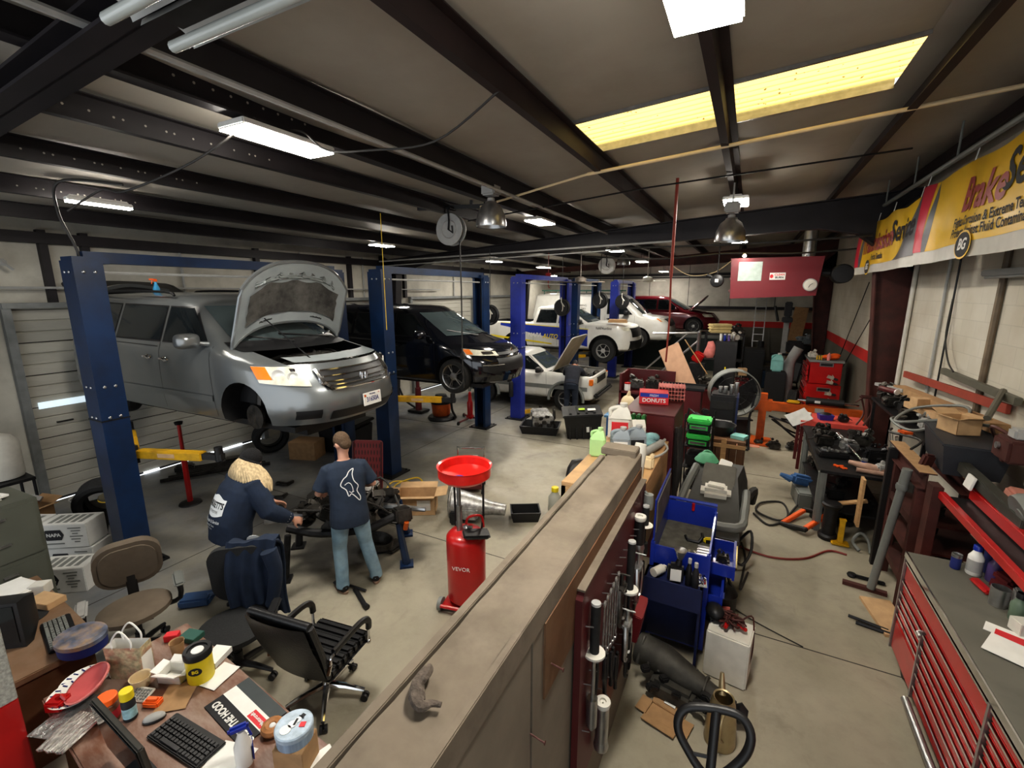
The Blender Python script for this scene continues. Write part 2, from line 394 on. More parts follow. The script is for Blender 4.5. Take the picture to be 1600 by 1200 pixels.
def wall_mat(name,stripe=True,cream=(.62,.58,.5)):
 m=bpy.data.materials.new(name);m.use_nodes=True
 N=m.node_tree.nodes;L=m.node_tree.links;b=N['Principled BSDF']
 tc=N.new('ShaderNodeTexCoord');sp=N.new('ShaderNodeSeparateXYZ');L.new(tc.outputs['Object'],sp.inputs[0])
 ad=N.new('ShaderNodeMath');L.new(sp.outputs[0],ad.inputs[0]);L.new(sp.outputs[1],ad.inputs[1])
 cb=N.new('ShaderNodeCombineXYZ');L.new(ad.outputs[0],cb.inputs[0]);L.new(sp.outputs[2],cb.inputs[1])
 br=N.new('ShaderNodeTexBrick');L.new(cb.outputs[0],br.inputs[0]);br.inputs['Scale'].default_value=1.
 br.inputs['Brick Width'].default_value=.42;br.inputs['Row Height'].default_value=.21;br.inputs['Mortar Size'].default_value=.007;br.inputs['Mortar Smooth'].default_value=.5
 br.inputs['Color1'].default_value=cream+(1,);br.inputs['Color2'].default_value=tuple(x*.95 for x in cream)+(1,);br.inputs['Mortar'].default_value=tuple(x*.86 for x in cream)+(1,)
 n=N.new('ShaderNodeTexNoise');n.inputs['Scale'].default_value=1.3;n.inputs['Detail'].default_value=7;L.new(tc.outputs['Object'],n.inputs[0])
 r=N.new('ShaderNodeValToRGB');r.color_ramp.elements[0].position=.3;r.color_ramp.elements[1].position=.7;r.color_ramp.elements[0].color=(.72,.68,.6,1);L.new(n.outputs['Fac'],r.inputs[0])
 x=N.new('ShaderNodeMix');x.data_type='RGBA';x.blend_type='MULTIPLY';x.inputs[0].default_value=.8;L.new(br.outputs[0],x.inputs[6]);L.new(r.outputs[0],x.inputs[7]);out=x.outputs[2]
 if stripe:
  zr=N.new('ShaderNodeValToRGB');zr.color_ramp.interpolation='CONSTANT';e=zr.color_ramp.elements
  dv=N.new('ShaderNodeMath');dv.operation='MULTIPLY';dv.inputs[1].default_value=.25;L.new(sp.outputs[2],dv.inputs[0]);L.new(dv.outputs[0],zr.inputs[0])
  e[0].position=0;e[0].color=(.25,.25,.24,1);e[1].position=1.70/4;e[1].color=(1,.05,.05,1)
  q=e.new(1.96/4);q.color=(1,1,1,1)
  x2=N.new('ShaderNodeMix');x2 .data_type='RGBA';x2 .blend_type='MULTIPLY';x2 .inputs[0].default_value=1;L.new(out,x2 .inputs[6]);L.new(zr.outputs[0],x2 .inputs[7]);out=x2 .outputs[2]
 L.new(out,b.inputs['Base Color']);b.inputs['Roughness'].default_value=.6
 bp=N.new('ShaderNodeBump');bp.inputs['Strength'].default_value=.12;bp.inputs['Distance'].default_value=.01;L.new(br.outputs['Fac'],bp.inputs['Height']);bp.invert=True;L.new(bp.outputs[0],b.inputs['Normal'])
 return m
m_block=wall_mat('painted_block_with_stripe');m_blockw=wall_mat('painted_block',False,(.6,.57,.5))
q=M();q.b(XR,XR+.15,10.4,YB,0,5.3);struct('wall_right',q,m_block)
q=M();q.b(XR,XR+.15,YF,10.4,0,5.3);struct('wall_right',q,m_blockw)
q=M();q.b(XL-.15,XR+.15,YB,YB+.15,0,2.55);struct('wall_back',q,m_block)
m_panel=mat('cream_metal_panel',(.5,.48,.42),.6,0,.12,1.5,0,dirt=(.28,.26,.22),dscale=1.2,damt=.6)
q=M();q.b(XL-.15,XR+.15,YB,YB+.15,2.55,5.3)
struct('wall_back',q,m_panel)
q=M()
for x in(-8,-6.2,-4.4,-2.6,-.8,1.0):q.b(x-.01,x+.01,YB-.01,YB,2.6,4.6)
q.b(XL,XR,YB-.12,YB,2.5,2.62);q.b(XL,XR,YB-.12,YB,4.0,4.12);q.b(XL,XR,YB-.06,YB,3.9,3.96)
struct('trim_2',q,m_girder)
DOORS=[(2.62,6.2,3.03),(7.0,10.05,3.03),(11.6,15.2,3.03),(16.2,18.9,3.03)]
q=M();ys=[YF]+[v for d in DOORS for v in d[:2]]+[YB]
for a,b in zip(ys[::2],ys[1::2]):q.b(XL-.15,XL,a,b,0,4.5)
for a,b,c in DOORS:q.b(XL-.15,XL,a,b,c,4.5)
struct('wall_left',q,m_panel)
m_slat=mat('cream_door_slats',(.44,.43,.38),.5,0,.08,3,0,dirt=(.25,.23,.2),dscale=3,damt=.5,stretch=(1,.2,1))
m_jamb=mat('galvanised_track',(.22,.23,.23),.5,.4,.15,6)
for i,(a,b,c)in enumerate(DOORS):
 q=M();n=6;hh=(c-.03)/n
 for s in range(n):
  z0=.03+s*hh
  pr=[(0,z0+.012),(-.0,z0+hh*.3),(-.02,z0+hh*.33),(-.0,z0+hh*.36),(0,z0+hh*.63),(-.02,z0+hh*.66),(0,z0+hh*.69),(0,z0+hh-.012),(-.03,z0+hh)]
  q.rings([[(XL-.03+p[0],y,p[1])for p in pr]+[(XL-.09,y,z0+hh),(XL-.09,y,z0+.012)]for y in(a,b)])
 o=struct('door_%d'%(i+1),q,m_slat,ang=20)
 q=M();q.b(XL-.06,XL-.05,a,b,0,c)
 q.obj('seam',m_girder,o)['kind']='structure'
 q=M()
 for y in(a-.06,b+.06):q.b(XL,XL+.1,y-.05,y+.05,0,c+.1)
 q.b(XL,XL+.12,a-.1,b+.1,c+.02,c+.1)
 q.obj('door_track',m_jamb,o)['kind']='structure'
 if i==0:
  q=M();q.box((XL-.012,3.02,1.56),(.02,.62,.1));q.obj('window_pane',mat('door_window',(.55,.65,.7),.4,emit=.7),o)['kind']='structure'
  q=M();q.box((XL-.01,2.98,1.26),(.03,.2,.02));q.obj('pull_handle',m_black,o)
  q=M()
  for y0,y1 in((3.9,4.15),(5.3,5.75),(5.0,5.15)):q.box((XL-.02,(y0+y1)/2,.02),(.02,y1-y0,.03))
  q.obj('daylight_gap',mat('daylight',(.8,.85,.9),.5,emit=2.5),o)['kind']='structure'
q=M()
q.b(XL,XL+.12,YF,YB,4.0,4.16)
for y in(1.9,3.1,3.6,6.5,9.1,11.0,11.3,16.0):q.b(XL,XL+.1,y-.05,y+.05,3.1,4.2)
struct('trim_3',q,m_girder)
q=M()
for y in(5.0,7.6,9.6,14.0):q.tube([(XL+.04,y,3.1),(XL+.04,y,4.2)],.025,6)
q.tube([(XL+.15,2.4,3.35),(XL+.15,13,3.35)],.02,6)
struct('trim_4',q,m_lgrey)
q=M();q.b(-.90,-.655,-.6,3.48,0,2.03);struct('wall_partition',q,m_dust2)
q=M();q.grid(lambda u,v:(-.875+.205*u,-.6+4.0*v,2.046+.006*sin(v*60+u*3)*sin(v*23)+(.012*abs(sin(v*31))if v>.8 and .3<u<.9 else 0)),10,120)
q.b(-.872,-.672,-.6,3.4,2.03,2.04)
o=struct('trim_5',q,m_dust)
q=M();q.b(-.925,-.885,-.6,3.3,1.95,2.055,.004);q.b(-.672,-.64,-.6,3.48,1.93,2.05,.004)
q.obj('edge_board',m_dust,o)['kind']='structure'
q=M();q.b(-.652,-.636,1.55,3.5,1.55,1.93);q.obj('plywood_strip',m_woodb,o)['kind']='structure'
q=M();q.b(-.655,-.645,.2,1.42,0,1.93);q.b(-.655,-.645,1.44,1.98,0,1.93);q.b(-.655,-.645,2.0,3.48,0,1.54)
q.obj('wall_panel',m_dust2,o)['kind']='structure'
for y,z in((1.62,1.68),(1.42,1.5),(1.35,1.28)):
 q=M();q.cyl((-.65,y,z),(-.58,y,z-.012),.004,n=6);q.cyl((-.58,y,z-.012),(-.577,y,z-.012),.009,n=8)
 solo('nail','rusty nail sticking out of dusty half wall, '+{1.62:'nearest the tool board',1.42:'middle of the three',1.35:'lowest of the three'}[y],'nail',q,m_rust)
q=M();q.b(-.93,-.66,3.34,3.5,2.045,2.1,.006)
solo('wood_block','dust covered board lying across the far end of the half wall top','board',q,m_dust)
q=M();random.seed(3)
pts=[(-.845,1.02,2.07),(-.83,.96,2.075),(-.80,.915,2.075),(-.77,.90,2.07),(-.75,.92,2.07),(-.72,.93,2.07)]
q.tube(pts,[.012,.022,.026,.02,.012,.009],8,smooth=4,flat=.7);q.tube([(-.84,1.03,2.07),(-.82,1.0,2.085),(-.815,.95,2.08)],[.01,.016,.01],6,smooth=3)
solo('dusty_rag','twisted dust-coated rag lying on the half wall top','rag',q,mat('dusty_rag',(.1,.08,.065),.95,0,.4,40,.8))
# ------------------------------------------------------------------ vehicles : stacks of horizontal plan rings
KEYS=('xr','xf','w','nr','nf','sr','sf','zr','zf')
class Car:
 """rings: list of dicts (rear x, front x, half width, corner exponents, start of the corner curves, z at rear and front)"""
 def __init__(s,rings):
  d=dict(nr=3,nf=2.6,sr=.5,sf=.9);s.R=[]
  for r in rings:
   d={**d,**r}
   if 'z' in r:d['zr']=d['zf']=r['z']
   s.R.append(dict(d))
  s.n=len(s.R)-1
 def P(s,v):
  v=max(0,min(s.n,v));i=min(int(v),s.n-1);t=v-i
  return{k:s.R[i][k]*(1-t)+s.R[i+1][k]*t for k in KEYS}
 def pt(s,q,x,y):return V((x,y,q['zr']+(q['zf']-q['zr'])*max(0,min(1,(x-q['xr'])/(q['xf']-q['xr'])))))
 def ang(s,a,v):
  q=s.P(v);e=2/q['nf'];c,sn=max(cos(a),0),sin(a)
  x0=q['xf']-q['sf']
  return s.pt(q,x0+q['sf']*c**e,math.copysign(q['w']*abs(sn)**e,sn))
 def rang(s,a,v):
  q=s.P(v);e=2/q['nr'];c,sn=max(cos(a),0),sin(a)
  return s.pt(q,q['xr']+q['sr']-q['sr']*c**e,math.copysign(q['w']*abs(sn)**e,sn))
 def side(s,x,v,sg=-1):
  q=s.P(v);x0=q['xf']-q['sf'];x1=q['xr']+q['sr'];y=q['w']
  if x>x0:y*=max(0,1-min(1,(x-x0)/q['sf'])**q['nf'])**(1/q['nf'])
  elif x<x1:y*=max(0,1-min(1,(x1-x)/q['sr'])**q['nr'])**(1/q['nr'])
  return s.pt(q,x,sg*y)
 def front(s,y,v):
  q=s.P(v);k=min(1,abs(y)/q['w'])
  return s.pt(q,q['xf']-q['sf']+q['sf']*(1-k**q['nf'])**(1/q['nf']),y)
 def ring(s,v,K=10,S=14):
  q=s.P(v);out=[]
  x0,x1=q['xf']-q['sf'],q['xr']+q['sr']
  for i in range(-K,K+1):out.append(s.ang(pi/2*i/K,v))
  for i in range(1,S):x=x0+(x1-x0)*i/S;out.append(s.side(x,v,1))
  for i in range(-K,K+1):out.append(s.rang(-pi/2*i/K,v))
  for i in range(1,S):x=x1+(x0-x1)*i/S;out.append(s.side(x,v,-1))
  return out
 def body(s,name,mt,par,arches=(),cuts=(),hood=None,sub=2):
  m=M();vs=[i/sub for i in range(s.n*sub+1)]
  m.rings([s.ring(v)for v in vs])
  o=m.obj(name,[mt,m_black],par,ang=42)
  tmp=[]
  for x,z,r in arches:
   for sg in(-1,1):
    q=M();w=s.R[2]['w'];q.cyl((x,sg*(w+.1),z),(x,sg*(w-.36),z),r,n=28)
    tmp.append(q.obj('cut',[m_black],ang=30))
  for bx in cuts:
   q=M();q.b(*bx);tmp.append(q.obj('cut',[m_black]))
  if tmp:
   for t in tmp:
    md=o.modifiers.new('b','BOOLEAN');md.operation='DIFFERENCE';md.object=t;md.solver='EXACT';md.material_mode='TRANSFER'
   par_=o.parent;o.parent=None;applied(o);o.parent=par_
   for t in tmp:bpy.data.objects.remove(t)
   o.data.set_sharp_from_angle(angle=R(42))
  return o
 def patch(s,fn,nu,nv,off,m=None):
  """fn(u,v)->Vector on the surface; adds an offset skin"""
  m=m or M();g=[];ctr=V((0,0,.7))
  for i in range(nu+1):
   row=[]
   for j in range(nv+1):
    u,v=i/nu,j/nv;h=1e-3
    p=fn(u,v);a=fn(min(1,u+h),v)-fn(max(0,u-h),v);b=fn(u,min(1,v+h))-fn(u,max(0,v-h))
    n=a.cross(b)
    n=n.normalized()if n.length>1e-12 else V((0,0,1))
    if n.dot(p-V((p.x*.8,0,.6)))<0:n=-n
    row.append(p+n*off)
   g.append(row)
  vv=[[m.v(p)for p in r]for r in g]
  for i in range(nu):
   for j in range(nv):m.f((vv[i][j],vv[i+1][j],vv[i+1][j+1],vv[i][j+1]))
  return m
 def sidequad(s,sg,xb0,xb1,xt0,xt1,vb,vt,off,nu=8,nv=4,m=None):
  return s.patch(lambda u,v:s.side((xb0+(xb1-xb0)*u)*(1-v)+(xt0+(xt1-xt0)*u)*v,vb+(vt-vb)*v,sg),nu,nv,off,m)
 def angquad(s,a0,a1,v0,v1,off,nu=8,nv=4,m=None,skew=0):
  return s.patch(lambda u,v:s.ang(R(a0+(a1-a0)*u),v0+(v1-v0)*v+skew*u),nu,nv,off,m)
 def frontquad(s,y0,y1,v0,v1,off,nu=8,nv=4,m=None,kt=1.):
  return s.patch(lambda u,v:s.front((y0+(y1-y0)*u)*(1+(kt-1)*v),v0+(v1-v0)*v),nu,nv,off,m)
 def seam(s,sg,x0,x1,v0,v1,m,w=.006,off=.003):
  s.sidequad(sg,x0,x0+w,x1,x1+w,v0,v1,off,1,10,m)
def wheel(par,x,y,z,r,w,spokes,rimm,label=None,rr=.68,hub=True,twin=False,steer=0.):
 m=MM();sg=-1 if y<0 else 1
 pr=[(r*rr,-w/2),(r*.93,-w/2),(r*.985,-w*.4),(r,-w*.28),(r,-w*.02),(r*.985,0),(r,w*.02),(r,w*.28),(r*.985,w*.4),(r*.93,w/2),(r*rr,w/2),(r*rr*.97,w*.3),(r*rr*.97,-w*.3)]
 m.lathe(pr,axis='y',n=36,cap=False)
 o=m.obj('wheel',m_rubber,par,(x,y,z),(0,0,steer),ang=30)
 q=M();R0=r*rr
 q.lathe([(R0,w*.5),(R0*.93,w*.46),(R0*.9,w*.2),(R0*.9,-w*.4)],axis='y',n=32,cap=False)
 if spokes:
  for i in range(spokes):
   a=2*pi*i/spokes
   for da in((-.13,.13)if twin else(0,)):
    p0=V((cos(a)*R0*.16,w*.36,sin(a)*R0*.16));p1=V((cos(a+da)*R0*.93,w*.43,sin(a+da)*R0*.93))
    q.tube([p0,p1],[R0*.085,R0*(.06 if twin else .1)],6,flat=.5)
 else:
  q.lathe([(R0*.9,w*.1),(R0*.62,w*.42),(R0*.35,w*.3)],axis='y',n=32,cap=False)
 q.lathe([(R0*.34,w*.34),(R0*.3,w*.44),(R0*.1,w*.46)],axis='y',n=16)
 rim=q.obj('rim',rimm,o,(0,0,0),(0,0,0 if sg>0 else pi))
 q=M();q.lathe([(R0*.88,w*.05),(R0*.86,w*.12),(.02,w*.12)],axis='y',n=24)
 if not spokes:
  for i in range(8):q.cyl((cos(i*pi/4)*R0*.5,w*.37,sin(i*pi/4)*R0*.5),(cos(i*pi/4)*R0*.5,w*.44,sin(i*pi/4)*R0*.5),R0*.08,n=8)
 q.obj('brake_disc' if spokes else 'rim_slots',m_dark,o,(0,0,0),(0,0,0 if sg>0 else pi))
 return o
def open_bay(body,inside):
 bm=bmesh.new();bm.from_mesh(body.data)
 kill=[f for f in bm.faces if inside(f.calc_center_median())and f.normal.z>.3]
 bmesh.ops.delete(bm,geom=kill,context='FACES');bm.to_mesh(body.data);bm.free()
def mirror(par,x,y,z,sg,mt,s=1.):
 q=M();q.rings([[(.06*s*k*cos(a)*.9,sg*(.13*s+.0),.02)if False else(x_*s,sg*(.13+.115*k*math.copysign(abs(cos(a))**.6,cos(a)))*s,.02+.08*s*k*math.copysign(abs(sin(a))**.6,sin(a)))for a in[2*pi*i/20 for i in range(20)]]for x_,k in((-.06,.9),(-.055,1),(.0,.98),(.045,.8),(.07,.4))]);q.tube([(.02,-sg*.06,-.03),(.01,sg*.05,-.01)],[.03,.025],8)
 o=q.obj('side_mirror',mt,par,(x,y,z),(0,0,sg*R(8)))
 g=M();g.box((-.062*s,sg*.13*s,.02),(.004,.19*s,.11*s),bev=.001);g.obj('mirror_glass',m_glass,o)
def handle(par,x,y,z,mt,sg=-1):
 q=M();q.tube([(x-.09,y,z),(x-.06,y+sg*.03,z+.004),(x+.06,y+sg*.03,z+.004),(x+.09,y,z)],.013,6,smooth=3);q.ball((x,y+.0,z-.005),(.06,.012,.035),10,6)
 q.obj('door_handle',mt,par)
m_refl=mat('lamp_reflector',(.75,.76,.74),.25,.3,.05)
# ---------------- silver minivan
m_silver=mat('silver_van_paint',(.19,.205,.212),.28,.55,.05,3,coat=.6,dirt=(.2,.19,.17),dscale=1.5,damt=.35)
m_silin=mat('silver_underside',(.3,.33,.34),.45,.3,.08,4)
VX,VY,VZ=-6.72,4.08,1.53
van=thing('minivan','silver minivan with its hood propped open, raised on the nearest lift','car',(VX,VY,VZ),R(1.5))
cv=Car([dict(xr=-2.42,xf=2.30,w=.88,nr=4,nf=2.5,sr=.4,sf=1.0,z=.20),dict(xr=-2.5,xf=2.46,w=.95,z=.24),dict(xr=-2.55,xf=2.55,w=.975,z=.40),dict(xr=-2.56,xf=2.53,w=.98,sf=1.1,z=.62),dict(xr=-2.55,xf=2.46,w=.98,zr=.84,zf=.74),dict(xr=-2.53,xf=2.30,w=.965,sf=1.1,zr=1.08,zf=.93),dict(xr=-2.50,xf=1.42,w=.93,sf=.75,nf=2.6,zr=1.12,zf=1.10),dict(xr=-2.34,xf=.55,w=.74,sf=.45,nr=5,zr=1.66,zf=1.60),dict(xr=-2.25,xf=.35,w=.62,sf=.4,zr=1.72,zf=1.68),dict(xr=-1.6,xf=-.1,w=.3,sf=.3,zr=1.755,zf=1.745)])
AX=1.52,-1.48
bo=cv.body('body',m_silver,van,[(AX[0],.33,.40),(AX[1],.33,.40)])
open_bay(bo,lambda c:1.05+.0<c.x<2.26 and abs(c.y)<.74 and .88<c.z<1.14 and c.x<2.28-.35*(abs(c.y)/.74)**2.4)
def glasses(cv,par,spec,gm=m_glass,off=.007):
 for nm,sg,q in spec:
  cv.sidequad(sg,*q[:4],q[4]-.04,q[5]+.04,off-.003,8,5).obj('window_trim',m_black,par,recalc=True)
  o=cv.sidequad(sg,q[0]+.02,q[1]-.02,q[2]+.02,q[3]-.02,q[4],q[5],off,8,5).obj(nm,gm,par)
for sg in(-1,1):
 glasses(cv,van,[('side_window',sg,(-.02,.92,-.02,.42,6.08,6.9)),('side_window',sg,(-1.15,-.06,-1.12,-.06,6.08,6.9)),('side_window',sg,(-2.3,-1.2,-2.05,-1.17,6.08,6.9))])
 for a,b in((1.02,.98),(-.06,-.06),(-1.2,-1.2)):m=M();cv.seam(sg,a,b,1.2,6.02,m);m.obj('door_seam',m_black,van)
 m=M();cv.sidequad(sg,-2.4,-.1,-2.4,-.1,5.62,5.7,.004,8,1,m);m.obj('door_rail',m_black,van)
 m=M();cv.sidequad(sg,-2.35,1.0,-2.35,1.0,2.2,2.55,.012,10,2,m);m.obj('sill_trim',m_silver,van)
 mirror(van,.88,sg*.95,1.17,sg,m_silver,1.15)
 for x in(-.22,-.0):pass
 handle(van,.08,sg*.985,.92,m_chrome,sg);handle(van,-.3,sg*.985,.93,m_chrome,sg)
 q=M();q.tube([(-1.9,sg*.64,1.72),(-1.7,sg*.65,1.77),(-.3,sg*.66,1.76),(-.1,sg*.66,1.71)],.02,6,smooth=4);q.obj('roof_rail',m_black,van)
 h=M();cv.patch(lambda u,v:cv.ang(R((36+34*u)*sg),(3.95-.35*(1-u))*(1-v)+v*(4.88)),10,6,.012,h)
 hl=h.obj('headlight',m_lens,van)
 h=M();cv.patch(lambda u,v:cv.ang(R((60+10*u)*sg),(4.15)*(1-v)+v*4.86),5,4,.016,h);h.obj('turn_lamp',m_amber,hl)
 for a,v_,r in((45,4.35,.06),(54,4.42,.075)):
  p=cv.ang(R(a*sg),v_);n=V((cos(R(a)*.9),sg*sin(R(a)*.9),0)).normalized()
  h=M();T=n.to_track_quat('Z','Y').to_matrix().to_4x4();h.T=Matrix.Translation(p+n*.012)@T
  h.lathe([(r,.0),(r*.95,.014),(r*.8,.012),(r*.5,.0),(.01,.004)],n=18);h.obj('reflector',m_refl,hl)
 m=M();cv.angquad(33*sg,52*sg,1.5,2.1,.008,8,3,m);m.obj('fog_lamp_recess',m_black,van)
m=M();cv.frontquad(-.5,.5,1.25,1.95,.008,14,3,m);m.obj('lower_grille',m_black,van)
m=M();cv.frontquad(-.52,.52,3.15,4.6,.012,14,6,m,1.05);gr=m.obj('grille',m_black,van)
for v_ in(3.2,3.55,3.9,4.25,4.6):
 m=M();n=14;w=.5 if v_>3.3 else .45
 m.tube([cv.front(-w+2*w*i/n,v_)+V((.016,0,0))for i in range(n+1)],.016 if v_ in(3.2,4.6)else .012,6);m.obj('chrome_bar',m_chrome,gr)
for sg in(-1,1):
 m=M();m.tube([cv.front(sg*.46,3.15)+V((.014,0,0)),cv.front(sg*.53,3.9)+V((.014,0,0)),cv.front(sg*.54,4.65)+V((.014,0,0))],[.02,.035,.03],6,smooth=3);m.obj('chrome_surround',m_chrome,gr)
p=cv.front(0,3.95);em=M();em.T=Matrix.Translation(p+V((.03,0,0)))@Matrix.Rotation(pi/2,4,'Z')@Matrix.Rotation(pi/2,4,'X')@Matrix.Scale(1,4)
em.tube([(-.055,.05,0),(.055,.05,0),(.06,.0,0),(.042,-.05,0),(-.042,-.05,0),(-.06,0,0)],.008,6,closed=True)
em.tube([(-.03,.042,0),(-.025,-.042,0)],.009,6);em.tube([(.03,.042,0),(.025,-.042,0)],.009,6);em.tube([(-.027,0,0),(.027,0,0)],.008,6)
em.obj('front_emblem',m_chrome,gr)
pp=cv.front(.02,2.2)+V((.02,.03,-.0))
q=M();q.box((0,0,0),(.012,.31,.16),bev=.004);pl=q.obj('license_plate',m_white,van,pp,(0,R(-4),0))
text('31650A',.085,(.0075,0,-.01),(pi/2,0,pi/2),m_nink,pl,sx=.8,bold=.001)
text('VIRGINIA',.026,(.0075,0,.055),(pi/2,0,pi/2),m_nink,pl)
text('10',.026,(.0075,.115,.055),(pi/2,0,pi/2),m_rink,pl);q=M();q.box((.007,-.125,.045),(.002,.03,.03));q.obj('sticker',m_orange,pl)
m=M();cv.frontquad(-.72,.72,6.12,6.95,.008,14,6,m,.86);m.obj('windshield',m_glassL,van)
m=M();cv.frontquad(-.8,.8,5.72,6.1,.012,14,3,m);cw=m.obj('cowl',m_black,van)
q=M();q.tube([cv.front(.55,6.0)+V((0,0,.03)),cv.front(-.2,6.2)+V((.02,0,.03))],.012,5);q.tube([cv.front(-.1,6.0)+V((0,0,.03)),cv.front(-.65,6.2)+V((.02,0,.03))],.012,5);q.obj('wiper',m_black,cw)
q=M();q.b(1.0,2.2,-.7,.7,.42,.45);q.b(1.0,1.04,-.72,.72,.42,1.02);q.b(1.05,2.15,-.74,-.71,.42,.9);q.b(1.05,2.15,.71,.74,.42,.9);q.obj('engine_bay',m_black,van)
random.seed(11)
q=M();q.box((1.62,-.02,.78),(.55,.6,.3),bev=.05);q.box((1.6,.0,.94),(.3,.5,.06),bev=.02)
for i in range(14):q.box((1.25+random.random()*.75,-.6+random.random()*1.2,.76+random.random()*.16),(.08+.12*random.random(),.08+.12*random.random(),.14),(random.random()*.4,random.random()*.4,random.random()),bev=.015)
q.obj('engine',m_engine,van)
q=M();q.tube([(1.3,-.5,.85),(1.45,-.35,.95),(1.7,-.3,.92),(1.9,-.45,.85)],.025,8,smooth=4);q.tube([(1.25,.3,.9),(1.5,.4,.96),(1.9,.3,.86)],.018,8,smooth=4);q.tube([(1.2,0,.92),(1.5,.1,.99),(1.75,-.1,.94)],.02,8,smooth=4);q.obj('engine_hose',m_hose,van)
q=M();q.box((1.8,.5,.88),(.32,.3,.1),(0,.1,.2),bev=.03);q.obj('reservoir',m_lgrey,van)
q=M();q.box((1.9,-.52,.84),(.1,.14,.05),(0,0,.2),bev=.02);q.obj('filler_cap',m_cart,van)
m=M();cv.frontquad(-.66,.66,5.03,5.3,.02,14,2,m);m.obj('radiator_shield',m_silin,van)
def hood_panel(cv,par,v0,v1,w,k,hinge,deg,mt,under,ins=None,bulge=.0,rimr=.018):
 T=Matrix.Translation(hinge)@Matrix.Rotation(R(-deg),4,'Y')@Matrix.Translation(-hinge)
 def srf(u,v):
  y=(-w+2*w*u)*(1+(k-1)*v);p=cv.front(y,v0+(v1-v0)*v);p.z+=bulge*sin(pi*v)*(1-(2*u-1)**2);return p
 top=M();top.T=T;cv.patch(srf,18,8,.0,top);o=top.obj('hood',mt,par)
 un=M();un.T=T;cv.patch(srf,18,8,-.025,un);un.obj('inner_panel',under,o)
 ed=M();ed.T=T;n=18;edge=[srf(i/n,0)for i in range(n+1)]+[srf(1,i/8)for i in range(1,9)]+[srf(1-i/n,1)for i in range(1,n+1)]+[srf(0,1-i/8)for i in range(1,8)]
 ed.tube([p+V((0,0,-.012))for p in edge],rimr,6,closed=True);ed.obj('edge_seal',mt,o)
 if ins:
  for(u0,u1,a,b_,mm,of)in ins:
   q=M();q.T=T;cv.patch(lambda u,v:srf(u0+(u1-u0)*u,a+(b_-a)*v)+V((0,0,.012*sin(u*23)*sin(v*17))),18,6,of,q);q.obj('insulation_pad' if mm is not m_black else 'pad_recess',mm,o)
 return o
m_ins=mat('insulation_felt',(.035,.033,.03),.9,0,.4,9,.5,dirt=(.16,.155,.14),dscale=3,damt=.5)
HG=V((1.20,0,1.1))
hd=hood_panel(cv,van,5.02,5.93,.80,1.03,HG,80,m_silver,m_silin,[(.08,.92,.3,.82,m_ins,-.04),(.2,.32,.84,.92,m_black,-.03),(.68,.8,.84,.92,m_black,-.03),(.12,.88,.14,.27,mat('hood_recess',(.2,.22,.22),.5,.3),-.032)],bulge=.05,rimr=.022)
q=M();a=V((2.12,-.42,.95));b_=Matrix.Translation(HG)@Matrix.Rotation(R(-80),4,'Y')@Matrix.Translation(-HG)@V((1.55,-.42,1.04));q.tube([a,b_],.008,6);q.obj('prop_rod',m_dark,van)
q=M();q.grid(lambda u,v:(-2.32-1.12*u,-.72+1.44*v,1.72+.28*sin(u*1.5)+.03*cos((v-.5)*3)),8,8);q.grid(lambda u,v:(-2.32-1.12*u,-.72+1.44*v,1.66+.28*sin(u*1.5)+.03*cos((v-.5)*3)),8,8)
q.tube([(-2.3,-.72,1.68),(-2.7,-.73,1.84),(-3.44,-.72,1.98),(-3.44,.72,1.98),(-2.7,.73,1.84),(-2.3,.72,1.68)],.035,6);q.obj('tailgate',m_black,van)
q=M();q.tube([(-2.4,-.5,1.76),(-2.6,0,1.85),(-2.4,.5,1.76)],.05,6,smooth=4);q.obj('roof_spoiler',m_silver,van)
for x,y in((AX[0],.8),(AX[1],-.8),(AX[1],.8)):wheel(van,x,y,.33,.335,.22,7,m_alu)
q=M();q.lathe([(.02,-.03),(.15,-.03),(.15,.0),(.06,.02),(.05,.08)],axis='y',n=20);q.box((-.02,.1,.0),(.1,.12,.16),bev=.02);q.tube([(0,.05,.1),(-.02,.12,.45)],.05,8);q.tube([(-.3,.3,-.14),(0,.1,-.1)],.03,6);q.obj('bare_hub',m_grease,van,(AX[0],-.8,.28))
q=M();q.b(-2.2,2.1,-.75,.75,.13,.2);q.tube([(-2.2,.3,.12),(1,.3,.1)],.04,8);q.b(.9,2.0,-.5,.5,.02,.14);q.obj('underbody',m_black,van)
q=MM();q.lathe([(.001,0),(.042,0),(.045,.02),(.045,.1),(.02,.17),(.015,.2)],n=14)
sb=thing('spray_bottle','blue spray bottle with orange trigger standing on the silver minivan roof','bottle',(-7.85,3.72,3.235))
q.obj('bottle_body',mat('blue_liquid',(.05,.3,.55),.2,0,.1),sb);q=M();q.box((0,0,.22),(.03,.05,.045),bev=.01);q.box((0,-.05,.235),(.02,.06,.02),bev=.004);q.tube([(0,-.04,.22),(0,-.055,.17)],.006,6);q.obj('trigger',m_orf,sb)
